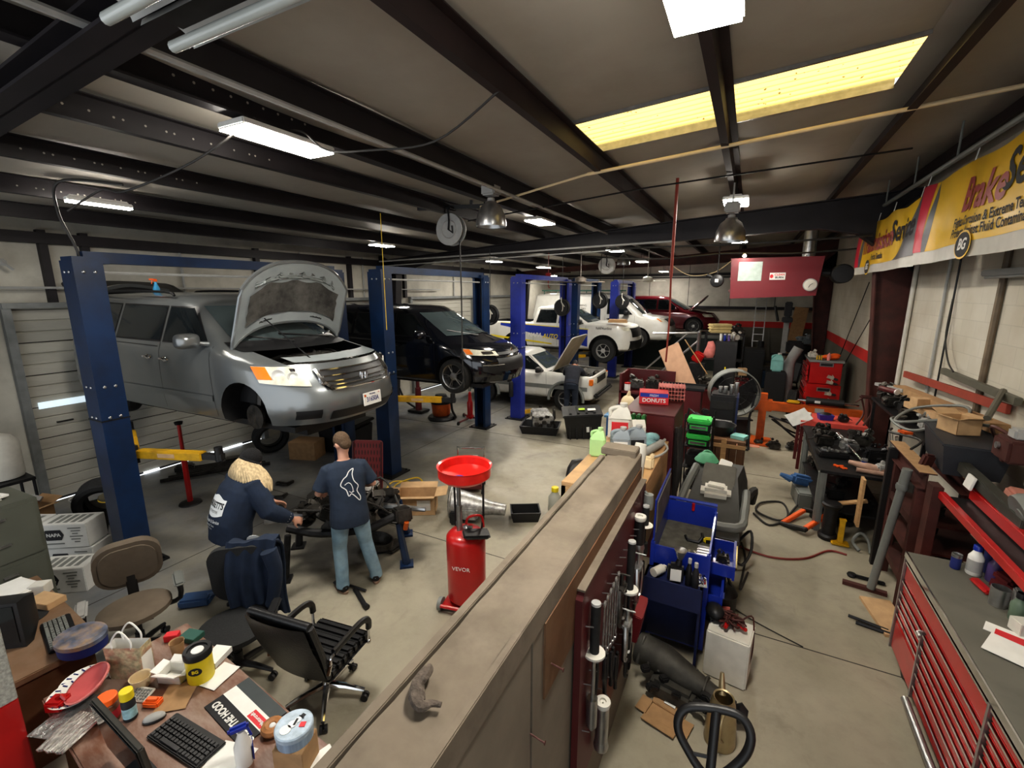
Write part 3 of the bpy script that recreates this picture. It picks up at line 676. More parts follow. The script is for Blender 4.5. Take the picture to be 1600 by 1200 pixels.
# ---------------- black compact people carrier
m_bcar=mat('black_car_paint',(.006,.007,.011),.14,.1,.1,3,coat=1.)
MZ=thing('compact_van','black compact people carrier raised on the second lift','car',(-6.15,7.72,1.42),R(1))
def mk_car_rings(L,W,H,zb,zbf,cow,roofx,rear,gz=.18,hoodf=.78,nf=2.5,sf=1.0):
 f,r=L/2,-L/2;w=W/2
 return[dict(xr=r+.1,xf=f-.2,w=w*.9,nr=3.5,nf=nf,sr=.5,sf=sf,z=gz),dict(xr=r+.03,xf=f-.05,w=w*.97,z=gz+.05),dict(xr=r,xf=f,w=w*.995,z=gz+.22),dict(xr=r,xf=f-.02,w=w,z=gz+.42),dict(xr=r+.01,xf=f-.1,w=w,zr=zb-.22,zf=zbf-.16),dict(xr=r+.04,xf=f-.26,w=w*.985,zr=zb-.03,zf=zbf),dict(xr=r+.06,xf=cow,w=w*.94,sf=.7,nf=2.4,zr=zb,zf=zb-.0),dict(xr=rear-.06,xf=roofx+.15,w=w*.72,sf=.45,nr=4,zr=H-.12,zf=H-.13),dict(xr=rear,xf=roofx,w=w*.62,sf=.4,zr=H-.04,zf=H-.05),dict(xr=rear+.5,xf=roofx-.45,w=w*.3,sf=.3,zr=H,zf=H)]
cm=Car(mk_car_rings(4.58,1.76,1.62,1.0,.86,1.45,.45,-2.1,nf=2.3,sf=1.05))
cm.body('body',m_bcar,MZ,[(1.36,.32,.39),(-1.39,.32,.39)])
for sg in(-1,1):
 glasses(cm,MZ,[('side_window',sg,(-.05,.85,-.05,.35,6.08,6.88)),('side_window',sg,(-1.1,-.1,-1.1,-.1,6.08,6.88)),('side_window',sg,(-2.0,-1.16,-1.85,-1.15,6.1,6.88))])
 for a,b_ in((.98,.95),(-.08,-.08),(-1.13,-1.13)):m=M();cm.seam(sg,a,b_,1.2,6,m);m.obj('door_seam',m_black,MZ)
 mirror(MZ,.78,sg*.86,1.06,sg,m_bcar);handle(MZ,-.02+.12,sg*.885,.86,m_bcar,sg)
 h=M();cm.patch(lambda u,v:cm.ang(R((26+38*u)*sg),(4.12-.1*(1-u))*(1-v)+v*(4.5+.35*u)),12,5,.012,h);hl=h.obj('headlight',m_lens,MZ)
 h=M();cm.angquad(56*sg,63.5*sg,4.2,4.75,.016,4,4,h);h.obj('turn_lamp',m_amber,hl)
 h=M();cm.angquad(31*sg,45*sg,4.2,4.5,.017,6,3,h);h.obj('reflector',m_chrome,hl)
 h=M();cm.patch(lambda u,v:cm.ang(R((28+24*u)*sg),1.7+.5*u+(.9-.5*u)*v),10,4,.008,h);h.obj('fog_lamp_recess',m_black,MZ)
 h=M();h.tube([cm.ang(R(a*sg),2.75-.0*a)+V((.01,0,0))for a in(24,32,42,52)],.008,6);h.obj('chrome_strip',m_chrome,MZ)
 for x in(1.36,-1.39):wheel(MZ,x,sg*.76,.32,.325,.21,5,m_steel,None,.72,twin=True)
m=M();cm.frontquad(-.52,.52,2.1,3.6,.01,14,5,m,.95);m.obj('lower_grille',m_black,MZ)
m=M();cm.frontquad(-.45,.45,4.05,4.35,.012,12,3,m,.9);g2=m.obj('grille',m_black,MZ)
m=M();m.tube([cm.front(-.5+.1*i,4.0-.0*i)+V((.015,0,-.03*cos((i-5)/5*1.4)))for i in range(11)],.012,6);m.obj('chrome_bar',m_chrome,g2)
m=M();m.T=Matrix.Translation(cm.front(0,4.45)+V((.025,0,0)));m.lathe([(.06,0),(.05,.012),(.02,.006)],axis='x',n=20,sx=.7);m.obj('front_emblem',m_chrome,g2)
m=M();cm.frontquad(-.68,.68,6.1,6.95,.008,14,6,m,.85);m.obj('windshield',m_glassL,MZ)
q=M();q.tube([cm.front(.5,6.0)+V((0,0,.03)),cm.front(-.2,6.25)+V((.02,0,.03))],.011,5);q.tube([cm.front(-.05,6.0)+V((0,0,.03)),cm.front(-.6,6.25)+V((.02,0,.03))],.011,5);q.obj('wiper',m_black,MZ)
q=M();q.b(-1.9,1.9,-.7,.7,.12,.19);q.obj('underbody',m_black,MZ)
# ---------------- white boxy off-roader on the floor, hood up
m_wcar=mat('white_car_paint',(.66,.655,.62),.3,0,.05,3,coat=.4,dirt=(.45,.43,.37),dscale=2,damt=.4)
JP=thing('off_roader','white boxy off-roader parked on the floor with hood up and a mechanic leaning in','car',(-5.62,12.45,0),R(2))
cj=Car([dict(xr=-2.05,xf=2.0,w=.80,nr=7,nf=7,sr=.3,sf=.4,z=.36),dict(xr=-2.1,xf=2.06,w=.86,z=.42),dict(xr=-2.1,xf=2.06,w=.88,z=.62),dict(xr=-2.1,xf=2.05,w=.88,z=.85),dict(xr=-2.08,xf=2.02,w=.87,zr=1.02,zf=1.0),dict(xr=-2.06,xf=1.98,w=.85,zr=1.08,zf=1.02),dict(xr=-2.05,xf=.72,w=.83,nf=5,sf=.3,zr=1.1,zf=1.08),dict(xr=-1.92,xf=.1,w=.70,sf=.25,zr=1.56,zf=1.53),dict(xr=-1.85,xf=.0,w=.62,zr=1.61,zf=1.58),dict(xr=-1.3,xf=-.4,w=.3,zr=1.63,zf=1.61)])
jb=cj.body('body',m_wcar,JP,[(1.3,.37,.43),(-1.28,.37,.43)])
open_bay(jb,lambda c:.78<c.x<1.9 and abs(c.y)<.74 and .98<c.z<1.12)
for sg in(-1,1):
 glasses(cj,JP,[('side_window',sg,(-.32,.6,-.32,.12,6.1,6.85)),('side_window',sg,(-1.1,-.38,-1.1,-.38,6.1,6.85)),('side_window',sg,(-1.95,-1.18,-1.8,-1.18,6.1,6.85))])
 for a,b_ in((.72,.68),(-.35,-.35),(-1.14,-1.14)):m=M();cj.seam(sg,a,b_,1,6,m);m.obj('door_seam',m_black,JP)
 m=M();cj.sidequad(sg,-2.0,1.9,-2.0,1.9,2.0,2.5,.012,10,2,m);m.obj('side_moulding',m_grey,JP)
 for x in(1.3,-1.28):
  q=M();q.tube([(x+.5*cos(a),sg*.9,.37+.47*sin(a))for a in[R(-8+196*i/14)for i in range(15)]],.045,6);q.obj('fender_flare',m_grey,JP)
  wheel(JP,x,sg*.78,.36,.36,.22,5,m_alu,None,.6)
 mirror(JP,.55,sg*.86,1.12,sg,m_black);handle(JP,-.2,sg*.885,.92,m_black,sg)
 q=M();q.box((1.99,sg*.82,.87),(.1,.12,.16),bev=.01);q.obj('turn_lamp',m_amber,JP)
 q=M();q.box((2.06,sg*.6,.88),(.03,.22,.15),bev=.01);q.obj('headlight',m_lens,JP)
q=M();q.box((2.06,0,.88),(.03,.9,.18),bev=.01);q.obj('grille',m_black,JP)
q=M();q.box((2.13,0,.5),(.14,1.66,.14),bev=.04);q.obj('front_bumper',m_black,JP);q=M();q.box((-2.16,0,.5),(.12,1.66,.14),bev=.04);q.obj('rear_bumper',m_black,JP)
m=M();cj.frontquad(-.66,.66,6.12,6.9,.008,12,5,m,.88);m.obj('windshield',m_glassL,JP)
q=M();q.b(.75,1.95,-.74,.74,.55,.6);q.b(.75,.78,-.74,.74,.55,1.0);q.obj('engine_bay',m_black,JP)
random.seed(5);q=M();q.box((1.3,0,.8),(.8,.34,.3),bev=.05)
for i in range(16):q.box((.9+random.random()*.9,-.65+random.random()*1.3,.85+random.random()*.16),(.12,.1+.1*random.random(),.15),(random.random(),random.random(),0),bev=.02)
q.obj('engine',m_engine,JP)
hood_panel(cj,JP,5.05,5.92,.74,1.0,V((.8,0,1.09)),62,m_wcar,mat('cream_hood_underside',(.52,.45,.33),.7,0,.15,5,0,dirt=(.2,.16,.1),damt=.6))
# ---------------- white crew-cab pickup with blue and yellow livery
PT=thing('pickup_truck','white pickup truck with blue and yellow livery raised on a lift','car',(-5.9,15.6,.97),R(1))
ct=Car([dict(xr=-2.75,xf=2.6,w=.86,nr=8,nf=3.2,sr=.3,sf=.7,z=.40),dict(xr=-2.8,xf=2.7,w=.93,z=.46),dict(xr=-2.8,xf=2.72,w=.95,z=.66),dict(xr=-2.8,xf=2.7,w=.95,z=.85),dict(xr=-2.8,xf=2.66,w=.945,zr=1.08,zf=1.05),dict(xr=-2.8,xf=2.55,w=.92,zr=1.22,zf=1.2),dict(xr=-2.78,xf=2.3,w=.86,zr=1.25,zf=1.26),dict(xr=-2.7,xf=1.6,w=.6,zr=1.26,zf=1.3)])
ct.body('body',m_wcar,PT,[(1.72,.42,.5),(-1.52,.42,.48)],[(-2.7,-1.0,-.76,.76,.75,1.6)])
cc=Car([dict(xr=-.92,xf=1.32,w=.9,nr=6,nf=4,sr=.3,sf=.4,z=1.2),dict(xr=-.92,xf=1.25,w=.9,z=1.24),dict(xr=-.8,xf=.45,w=.72,sf=.3,z=1.74),dict(xr=-.72,xf=.35,w=.62,z=1.8),dict(xr=-.4,xf=0,w=.3,z=1.83)])
cc.body('cab',m_wcar,PT)
for sg in(-1,1):
 glasses(cc,PT,[('side_window',sg,(.12,1.0,.12,.42,1.06,1.88)),('side_window',sg,(-.72,.04,-.62,.04,1.06,1.88))])
 for a in(1.1,.08,-.8):m=M();ct.seam(sg,a,a,.8,5.2,m);m.obj('door_seam',m_black,PT)
 mirror(PT,.95,sg*.93,1.3,sg,m_black,1.2);handle(PT,.25,sg*.95,1.1,m_black,sg)
 for x in(1.72,-1.52):wheel(PT,x,sg*.83,.39,.40,.26,6,m_lgrey,None,.58)
 def tri(pts,mt,off,nm):
  g=M();n=14
  lo=lambda t:pts[0][1]+(pts[1][1]-pts[0][1])*t
  g2_=ct.patch(lambda u,v:ct.side(pts[0][0]+(pts[1][0]-pts[0][0])*u,(pts[0][1]+(pts[1][1]-pts[0][1])*u)*(1-v)+(pts[2][1]+(pts[3][1]-pts[2][1])*u)*v,sg),n,4,off,g)
  return g.obj(nm,mt,PT)
 tri([(-2.1,4.3),(1.18,1.2),(-2.1,5.0),(1.18,4.1)],m_cart,.005,'blue_decal');tri([(-2.1,4.95),(1.2,4.05),(-2.1,5.1),(1.2,4.22)],m_yel,.007,'yellow_decal')
 tri([(-2.5,2.2),(-.1,1.3),(-2.5,2.6),(-.1,1.5)],m_yel,.007,'yellow_decal')
 if sg<0:
  text('AUTO PARTS',.22,(.15,-.963,.79),(pi/2,0,0),m_yel,PT,shear=.25,bold=.004,sx=.9);text('NAPA',.2,(-.75,-.963,.82),(pi/2,0,0),m_white,PT,shear=.25,bold=.004)
  text('NAPAonline',.13,(1.72,-.952,1.13),(pi/2,0,0),m_bink,PT,sx=.8)
 h=M();ct.angquad(38*sg,66*sg,4.1,4.8,.012,8,3,h);h.obj('headlight',m_lens,PT)
m=M();ct.frontquad(-.7,.7,3.0,4.6,.012,12,4,m);m.obj('grille',m_black,PT);m=M();ct.frontquad(-.8,.8,.8,2.4,.02,12,4,m);m.obj('front_bumper',m_black,PT)
m=M();cc.frontquad(-.74,.74,1.1,1.9,.008,12,5,m,.84);m.obj('windshield',m_glassL,PT)
q=M();q.b(-2.4,2.3,-.5,.5,.3,.42);q.obj('underbody',m_black,PT)
# ---------------- white cargo van
EV=thing('cargo_van','white cargo van with ladder rack and black lettering raised behind the pickup','car',(-5.3,18.68,1.12),R(1))
ce=Car([dict(xr=-2.8,xf=2.7,w=.9,nr=8,nf=4,sr=.3,sf=.6,z=.36),dict(xr=-2.85,xf=2.8,w=.97,z=.42),dict(xr=-2.85,xf=2.82,w=1.0,z=.6),dict(xr=-2.85,xf=2.78,w=1.0,z=.85),dict(xr=-2.85,xf=2.68,w=1.0,zr=1.1,zf=1.05),dict(xr=-2.85,xf=2.5,w=.98,zr=1.2,zf=1.17),dict(xr=-2.84,xf=1.85,w=.96,sf=.5,zr=1.25,zf=1.25),dict(xr=-2.75,xf=1.0,w=.82,sf=.4,zr=1.98,zf=1.95),dict(xr=-2.65,xf=.85,w=.7,zr=2.06,zf=2.03),dict(xr=-2.0,xf=.2,w=.3,z=2.1)])
ce.body('body',m_wcar,EV,[(1.6,.38,.46),(-1.85,.38,.46)])
for sg in(-1,1):
 glasses(ce,EV,[('side_window',sg,(.35,1.35,.35,.78,6.1,6.88))])
 for a in(1.45,.3,-.9):m=M();ce.seam(sg,a,a-.02,1,6,m);m.obj('door_seam',m_black,EV)
 mirror(EV,1.2,sg*.98,1.35,sg,m_black,1.3);handle(EV,.45,sg*1.005,1.12,m_black,sg)
 for x in(1.6,-1.85):wheel(EV,x,sg*.86,.38,.38,.25,0,m_lgrey,None,.56)
 h=M();ce.angquad(46*sg,66*sg,4.0,5.0,.012,6,3,h);h.obj('headlight',m_lens,EV);h=M();ce.angquad(66*sg,72*sg,4.0,5.0,.014,3,3,h);h.obj('turn_lamp',m_amber,EV)
 q=M();q.tube([(-2.5,sg*.7,2.2),(.7,sg*.7,2.2)],.03,6)
 for x in(-2.4,-1.0,.5):q.tube([(x,sg*.7,2.02),(x,sg*.7,2.2)],.02,6)
 q.obj('ladder_rack',mat('rack_green',(.05,.13,.1),.5),EV)
for i,(s_,z)in enumerate((('PLUMBING',1.62),('HEATING',1.5),('COOLING',1.38),('DRAINS',1.26))):text(s_,.11,(-.75,-1.005+(z-1.2)*.2,z),(pi/2+.2,0,0),m_bink,EV)
m=M();ce.frontquad(-.75,.75,3.2,4.8,.012,12,4,m);m.obj('grille',m_black,EV);m=M();ce.frontquad(-.9,.9,.8,2.0,.05,12,3,m);m.obj('front_bumper',m_chrome,EV)
m=M();ce.frontquad(-.78,.78,6.1,6.9,.008,12,5,m,.88);m.obj('windshield',m_glassL,EV)
q=M();q.b(-2.4,2.3,-.6,.6,.26,.38);q.obj('underbody',m_black,EV)
# ---------------- dark red wagon at the back
m_rcar=mat('dark_red_car_paint',(.13,.01,.018),.2,.2,.08,3,coat=.8)
SB=thing('hatchback','dark red hatchback with its hood up on the rear alignment rack','car',(-3.35,21.7,1.5),R(0))
cs=Car(mk_car_rings(4.6,1.76,1.6,.98,.86,1.2,.2,-2.0))
sbb=cs.body('body',m_rcar,SB,[(1.32,.34,.40),(-1.35,.34,.40)])
open_bay(sbb,lambda c:1.0<c.x<2.0 and abs(c.y)<.62 and .84<c.z<1.0)
for sg in(-1,1):
 glasses(cs,SB,[('side_window',sg,(-.2,.7,-.2,.2,6.08,6.88)),('side_window',sg,(-1.2,-.26,-1.2,-.26,6.08,6.88)),('side_window',sg,(-1.95,-1.26,-1.8,-1.26,6.1,6.88))])
 mirror(SB,.65,sg*.86,1.05,sg,m_rcar)
 for x in(1.32,-1.35):wheel(SB,x,sg*.78,.34,.34,.21,5,m_alu,None,.66)
 h=M();cs.angquad(32*sg,62*sg,4.1,4.8,.012,8,3,h);h.obj('headlight',m_lens,SB)
hood_panel(cs,SB,5.05,5.9,.68,1.0,V((1.05,0,.98)),50,m_rcar,m_dark)
m=M();cs.frontquad(-.66,.66,6.1,6.95,.008,12,5,m,.85);m.obj('windshield',m_glassL,SB)
q=M();q.b(1.0,1.95,-.6,.6,.5,.55);q.b(1.0,1.8,-.45,.45,.55,.78,.04);q.obj('engine',m_grease,SB)
RK=thing('alignment_rack','dark green alignment rack carrying the dark red hatchback','rack',(-3.0,21.7,0))
m_rack=mat('dark_green_steel',(.008,.016,.014),.6)
for sg in(-1,1):
 q=M();q.b(-2.9,2.9,sg*.8-.25,sg*.8+.25,1.36,1.5,.02);q.obj('runway',m_grey,RK)
q=M();q.b(-2.85,2.85,-1.05,-.95,.0,1.36);q.b(-2.85,2.85,.95,1.05,0,1.36);q.b(-2.85,-2.75,-1.05,1.05,0,1.36);q.b(2.75,2.85,-1.05,1.05,0,1.36);q.obj('base_frame',m_rack,RK)
# ------------------------------------------------------------------ two-post lifts
def lift(label,x,y0,y1,mb,mbot=None,arms=1.38,head=3.62,yaw=0.,reach=1.):
 L_=thing('two_post_lift',label,'car lift',(x,y0,0),yaw,'two-post car lifts')
 D=y1-y0
 for i,(yy,sg)in enumerate(((0,1),(D,-1))):
  pr=[(-.15,-.13),(.15,-.13),(.15,.13),(.09,.13),(.09,.11),(.13,.11),(.13,-.11),(-.13,-.11),(-.13,.11),(-.09,.11),(-.09,.13),(-.15,.13)]
  if sg<0:pr=[(a,-b_)for a,b_ in reversed(pr)]
  q=M();q.prism(pr,.02,head,Matrix.Translation((0,yy,0)));c=q.obj('column',mb,L_,ang=25)
  q=M();q.b(-.25,.25,yy-.25,yy+.25,0,.025)
  for a in(-.2,.2):
   for b_ in(-.2,.2):q.cyl((a,yy+b_,.02),(a,yy+b_,.05),.018,n=8)
  q.obj('base_plate',m_dark,L_)
  q=M()
  for z in(1.9,2.25,head-.12):
   for a in(-.05,.05):q.ball((a,yy-sg*.135,z),(.018,.01,.018),8,5);q.ball((.155,yy+a,z),(.01,.018,.018),8,5)
  q.obj('bolt_heads',m_steel,c)
  q=M();q.b(-.155,.155,yy-.135,yy+.135,1.86,1.875);q.obj('splice_seam',m_dark,c)
  q=M();q.b(-.11,.11,yy+sg*.02-.08,yy+sg*.02+.08,arms-.3,arms+.35);q.tube([(0,yy,arms),(0,yy,head)],.02,6);q.obj('carriage',m_dark,L_)
  q=M();q.b(-.05,.05,yy+sg*.16-.04,yy+sg*.16+.04,arms-.12,arms+.1);q.obj('arm_pivot',m_black,L_)
  for s2,dx,dy in((-1,-.95,.55),(1,.85,.5)):
   A=V((s2*.06,yy+sg*.2,arms));B=V((dx*reach,yy+sg*dy,arms));d=(B-A);yw=math.atan2(d.y,d.x)
   q=M();q.box((A+B)/2,(d.length,.11,.1),(0,0,yw),bev=.008)
   a_=q.obj('swing_arm',m_yellow,L_)
   q=M();q.box(B+(B-A).normalized()*.1,(.3,.07,.07),(0,0,yw));q.cyl(B+(B-A).normalized()*.2-V((0,0,.05)),B+(B-A).normalized()*.2+V((0,0,.12)),.045,n=12);q.obj('pad',m_black,a_)
   if s2>0 and i==0:
    t=(A+B)/2;q=M();q.box(t+V((0,-.06,0)),(.22,.004,.05),(0,0,yw));q.obj('warning_label',m_card2,a_)
 q=M();q.b(-.07,.07,.0,D,head-.02,head+.1);q.b(-.13,.13,-.12,.2,head-.03,head+.04);q.b(-.13,.13,D-.2,D+.12,head-.03,head+.04);q.obj('overhead_beam',mb,L_)
 q=M();q.tube([(.02,.1,head-.12),(.02,D-.1,head-.12)],.018,6);q.obj('shutoff_bar',m_lgrey,L_)
 return L_
lift('dark blue two-post lift nearest the desk, holding the silver minivan',-6.45,2.38,5.75,m_blue)
lift('dark blue two-post lift holding the black people carrier',-5.62,6.02,9.35,m_blue)
lift('bright blue two-post lift standing either side of the white off-roader',-5.2,10.45,13.85,m_blue2,arms=.12,reach=.3)
lift('dark blue two-post lift holding the liveried white pickup',-5.1,14.4,16.8,m_blue,arms=1.13,reach=.3)
lift('bright blue two-post lift at the back holding the white cargo van',-4.55,17.4,20.15,m_blue2,arms=1.24,reach=.3)
# ------------------------------------------------------------------ people
def ell_loft(m,pts,rad,right=V((1,0,0)),n=20,pw=2.3):
 rs=[]
 pts=[V(p)for p in pts]
 for i,p in enumerate(pts):
  t=(pts[min(i+1,len(pts)-1)]-pts[max(i-1,0)]).normalized()
  r=(right-t*right.dot(t)).normalized();f=t.cross(r);ring=[]
  for j in range(n):
   a=2*pi*j/n;c,s=cos(a),sin(a)
   ring.append(p+r*rad[i][0]*math.copysign(abs(c)**(2/pw),c)+f*rad[i][1]*math.copysign(abs(s)**(2/pw),s))
  rs.append(ring)
 m.rings(rs)
def fuse(o,vox,it=5):
 md=o.modifiers.new('r','REMESH');md.mode='VOXEL';md.voxel_size=vox;md.use_smooth_shade=True
 md=o.modifiers.new('s','SMOOTH');md.factor=.5;md.iterations=it
 p=o.parent;o.parent=None;mw=o.matrix_basis.copy();o.matrix_basis=Matrix();mats=list(o.data.materials)
 applied(o);o.parent=p;o.matrix_basis=mw
 o.data.materials.clear()
 for q in mats:o.data.materials.append(q)
 o.data.polygons.foreach_set('use_smooth',[True]*len(o.data.polygons));return o
def hand(m,w,d,nrm,thumb,curl=.6,s=1.):
 """palm from wrist w along d, palm facing nrm, thumb on the side 'thumb'"""
 d=V(d).normalized();nrm=V(nrm);nrm=(nrm-d*nrm.dot(d)).normalized();sd=d.cross(nrm)*thumb
 w=V(w)
 ell_loft(m,[w-d*.02,w+d*.02,w+d*.06*s,w+d*.095*s],[(.024,.02),(.032,.018),(.042*s,.016),(.04*s,.013)],sd,12)
 for i,(o,ln)in enumerate(((.031,.07),(.0105,.08),(-.0105,.074),(-.03,.058))):
  p=w+d*(.088*s)+sd*o*1.08;q=p;pts=[w+d*.05+sd*o*.7,p];a=0
  for k in range(3):
   a+=curl*(.7 if k==0 else .9);dirn=d*cos(a)+nrm*sin(a)+sd*o*1.2
   q=q+dirn.normalized()*ln*s*(.45,.32,.25)[k];pts.append(q)
  m.tube(pts,[.0095,.0098,.0092,.0085,.007],8)
 p0=w+d*.02+sd*.02;p1=w+d*.05*s+sd*.052+nrm*.012;p2=p1+(d*.8+sd*.35+nrm*.5).normalized()*.034;p3=p2+(d+nrm*.6).normalized()*.026
 m.tube([p0,p1,p2,p3],[.014,.0125,.0105,.008],8)
def head(m,c,yaw,pitch,s=1.):
 """face looks along +Y before yaw / pitch (pitch>0 looks down)"""
 T=Matrix.Translation(c)@Euler((-pitch,0,yaw),'XYZ').to_matrix().to_4x4()if False else Matrix.Translation(c)@Matrix.Rotation(yaw,4,'Z')@Matrix.Rotation(-pitch,4,'X')
 o=m.T;m.T=o@T
 m.ball((0,-.012,.02),(.076*s,.097*s,.1*s),20,14);ell_loft(m,[(0,.02,-.115),(0,.018,-.08),(0,.0,-.02)],[(.035,.04),(.055,.06),(.07,.08)],n=16)
 m.tube([(0,.075,.0),(0,.1,-.03),(0,.085,-.042)],[.012,.017,.012],8)
 for sg in(-1,1):
  m.ball((sg*.079,-.01,-.015),(.013,.026,.034),10,6);m.ball((sg*.033,.078,.012),(.02,.014,.012),8,6)
 m.tube([(-.028,.078,-.07),(0,.088,-.068),(.028,.078,-.07)],.009,6)
 m.T=o;return T
def eyes(par,T):
 q=M();q.T=T
 for sg in(-1,1):q.ball((sg*.033,.083,.01),(.012,.01,.008),8,6)
 q.obj('eyes',m_ink,par)
def shoe(m,a,d,s=1.):
 d=V(d).normalized();r=V((0,0,1)).cross(d)
 o=m.T;m.T=o@Matrix(((r.x,d.x,0,a[0]),(r.y,d.y,0,a[1]),(0,0,1,0),(0,0,0,1)))
 m.prism([(.048*cos(t)*(1-.12*sin(t)),.06+.145*sin(t))for t in[2*pi*i/20 for i in range(20)]],0,.022)
 m.mi=1;ell_loft(m,[(0,-.06,.055),(0,.0,.065),(0,.09,.05),(0,.185,.03)],[(.035,.035),(.045,.05),(.044,.032),(.03,.014)],n=14);m.mi=0
 m.T=o
m_sole=mat('pale_sole',(.25,.17,.12),.8)
def arm(m,sh,el,wr,r=(.056,.046,.04,.042,.028)):
 sh,el,wr=V(sh),V(el),V(wr)
 m.tube([sh,sh.lerp(el,.5),el,el.lerp(wr,.3),wr],r,12)
P1=thing('person','person in navy T-shirt and washed blue jeans standing, bent over engine on floor','person',(-3.72,3.30,0),R(58))
T0=[(0,-.02,.90),(0,-.01,1.0),(0,.01,1.15),(0,.05,1.32),(0,.08,1.43),(0,.09,1.49)]
sL,sR=V((-.178,.085,1.405)),V((.178,.085,1.405));eL,eR=V((-.285,.1,1.15)),V((.295,.08,1.15));wL,wR=V((-.20,.36,1.05)),V((.2,.36,1.06))
b=M()
ell_loft(b,T0,[(.165,.11),(.155,.105),(.165,.11),(.19,.115),(.17,.09),(.07,.06)])
b.tube([(0,.08,1.46),(0,.11,1.56),(0,.125,1.62)],[.062,.056,.058],14)
HT=head(b,(0,.135,1.665),R(28),R(32))
arm(b,sL,eL,wL);arm(b,sR,eR,wR)
hand(b,wL,(.1,.8,-.45),(.6,0,-.8),-1*-1,.55);hand(b,wR,(-.1,.8,-.45),(-.6,0,-.8),-1,.55)
hL,hR=V((-.095,-.02,.9)),V((.095,-.02,.9));kL,kR=V((-.12,.03,.5)),V((.16,.03,.5));aL,aR=V((-.13,-.03,.08)),V((.24,-.02,.08))
for h_,k_,a_ in((hL,kL,aL),(hR,kR,aR)):b.tube([h_,h_.lerp(k_,.5),k_,k_.lerp(a_,.3),a_],[.09,.075,.055,.052,.04],12)
bo=fuse(b.obj('body',m_skin,P1),.009,3);eyes(P1,HT)
q=M();q.T=HT;q.ball((0,-.022,.03),(.083,.098,.1),20,12);q.ball((0,-.06,-.02),(.07,.055,.07),14,10);h_=q.obj('hair',m_hair,P1)
q=M();tr=[(.208,.156),(.195,.14),(.19,.13),(.212,.13),(.2,.105),(.085,.07)]
ell_loft(q,[(0,-.02,.80)]+T0,[(.212,.162)]+tr)
for s_,e_ in((sL,eL),(sR,eR)):
 q.tube([s_+V((-.05 if s_.x>0 else .05,0,.005)),s_,s_.lerp(e_,.45),s_.lerp(e_,.84)],[.07,.073,.076,.084],14)
tee=fuse(q.obj('tee_shirt',m_tee,P1),.011,4)
bk=lambda x,z:V((x,-.142+(.11*max(0,(z-1.0))if z>1 else 0)+abs(x)*abs(x)*1.2+(-.005 if z<1.1 else 0),z))
out=[(.02,1.40),(.07,1.42),(.05,1.37),(.06,1.30),(.1,1.24),(.08,1.19),(.11,1.12),(.1,1.08),(.06,1.13),(.02,1.17),(-.01,1.15),(-.03,1.22),(-.08,1.27),(-.05,1.33),(-.01,1.36)]
q=M();q.tube([bk(x,z)for x,z in out],.005,5,closed=True,smooth=3);q.tube([bk(x,z)for x,z in((-.04,1.27),(0,1.29),(.03,1.26),(.04,1.2),(.02,1.18))],.004,5,smooth=3);q.tube([bk(x,z)for x,z in((.0,1.2),(.02,1.18),(.05,1.19))],.0035,5)
press(q.obj('back_print',m_ink,tee),tee,.003)
q=M()
ell_loft(q,[(0,-.015,1.0),(0,-.02,.93),(0,-.025,.86),(0,-.02,.80)],[(.175,.125),(.185,.135),(.185,.14),(.17,.12)])
for h_,k_,a_ in((hL,kL,aL),(hR,kR,aR)):
 q.tube([h_+V((0,0,.02)),h_.lerp(k_,.35),k_+V((0,.01,0)),k_.lerp(a_,.5)+V((0,-.012,0)),a_+V((0,0,.03)),a_-V((0,0,.03))],[.105,.098,.078,.074,.07,.076],14)
fuse(q.obj('jeans',m_jean,P1),.012,3)
for a_,d_ in((aL,-.3),(aR,.35)):q=M();shoe(q,a_-V((0,.01,0)),(d_,1,0));q.obj('shoe',[m_sole,m_bink],P1)
P2=thing('person','person with long blond hair in black beanie and navy work jacket, leaning to engine','person',(-4.52,2.52,0),R(-8))
T0=[(0,-.04,.88),(0,-.03,1.0),(0,.03,1.14),(0,.1,1.28),(0,.15,1.37),(0,.18,1.42)]
sL,sR=V((-.19,.15,1.36)),V((.19,.15,1.36));eL,eR=V((-.3,.28,1.1)),V((.33,.2,1.1));wL,wR=V((-.16,.5,.95)),V((.36,.42,.93))
b=M();ell_loft(b,T0,[(.16,.11),(.15,.11),(.16,.11),(.18,.115),(.17,.09),(.07,.06)])
b.tube([(0,.15,1.38),(0,.2,1.46),(0,.22,1.5)],[.06,.055,.056],14)
HT=head(b,(0,.24,1.54),R(-12),R(34));arm(b,sL,eL,wL);arm(b,sR,eR,wR);hand(b,wR,(.15,.8,-.5),(-.8,0,-.5),1*-1,.7);hand(b,wL,(.3,.8,-.4),(.6,0,-.8),1,.6)
lg=[]
for sg in(-1,1):
 h_,k_,a_=V((sg*.095,-.03,.9)),V((sg*.12,.05,.5)),V((sg*.13,-.04,.08));lg.append((h_,k_,a_));b.tube([h_,h_.lerp(k_,.5),k_,k_.lerp(a_,.3),a_],[.09,.075,.055,.052,.04],12)
fuse(b.obj('body',m_skin,P2),.009,3);eyes(P2,HT)
q=M();q.T=HT;q.ball((0,-.03,.045),(.09,.108,.105),20,12);q.tube([(.088*cos(a),-.02+.104*sin(a),.02)for a in[2*pi*i/20 for i in range(20)]],.016,8,closed=True);q.obj('beanie',mat('black_knit',(.008,.008,.009),.95,0,.3,70,.5),P2)
q=M();random.seed(4)
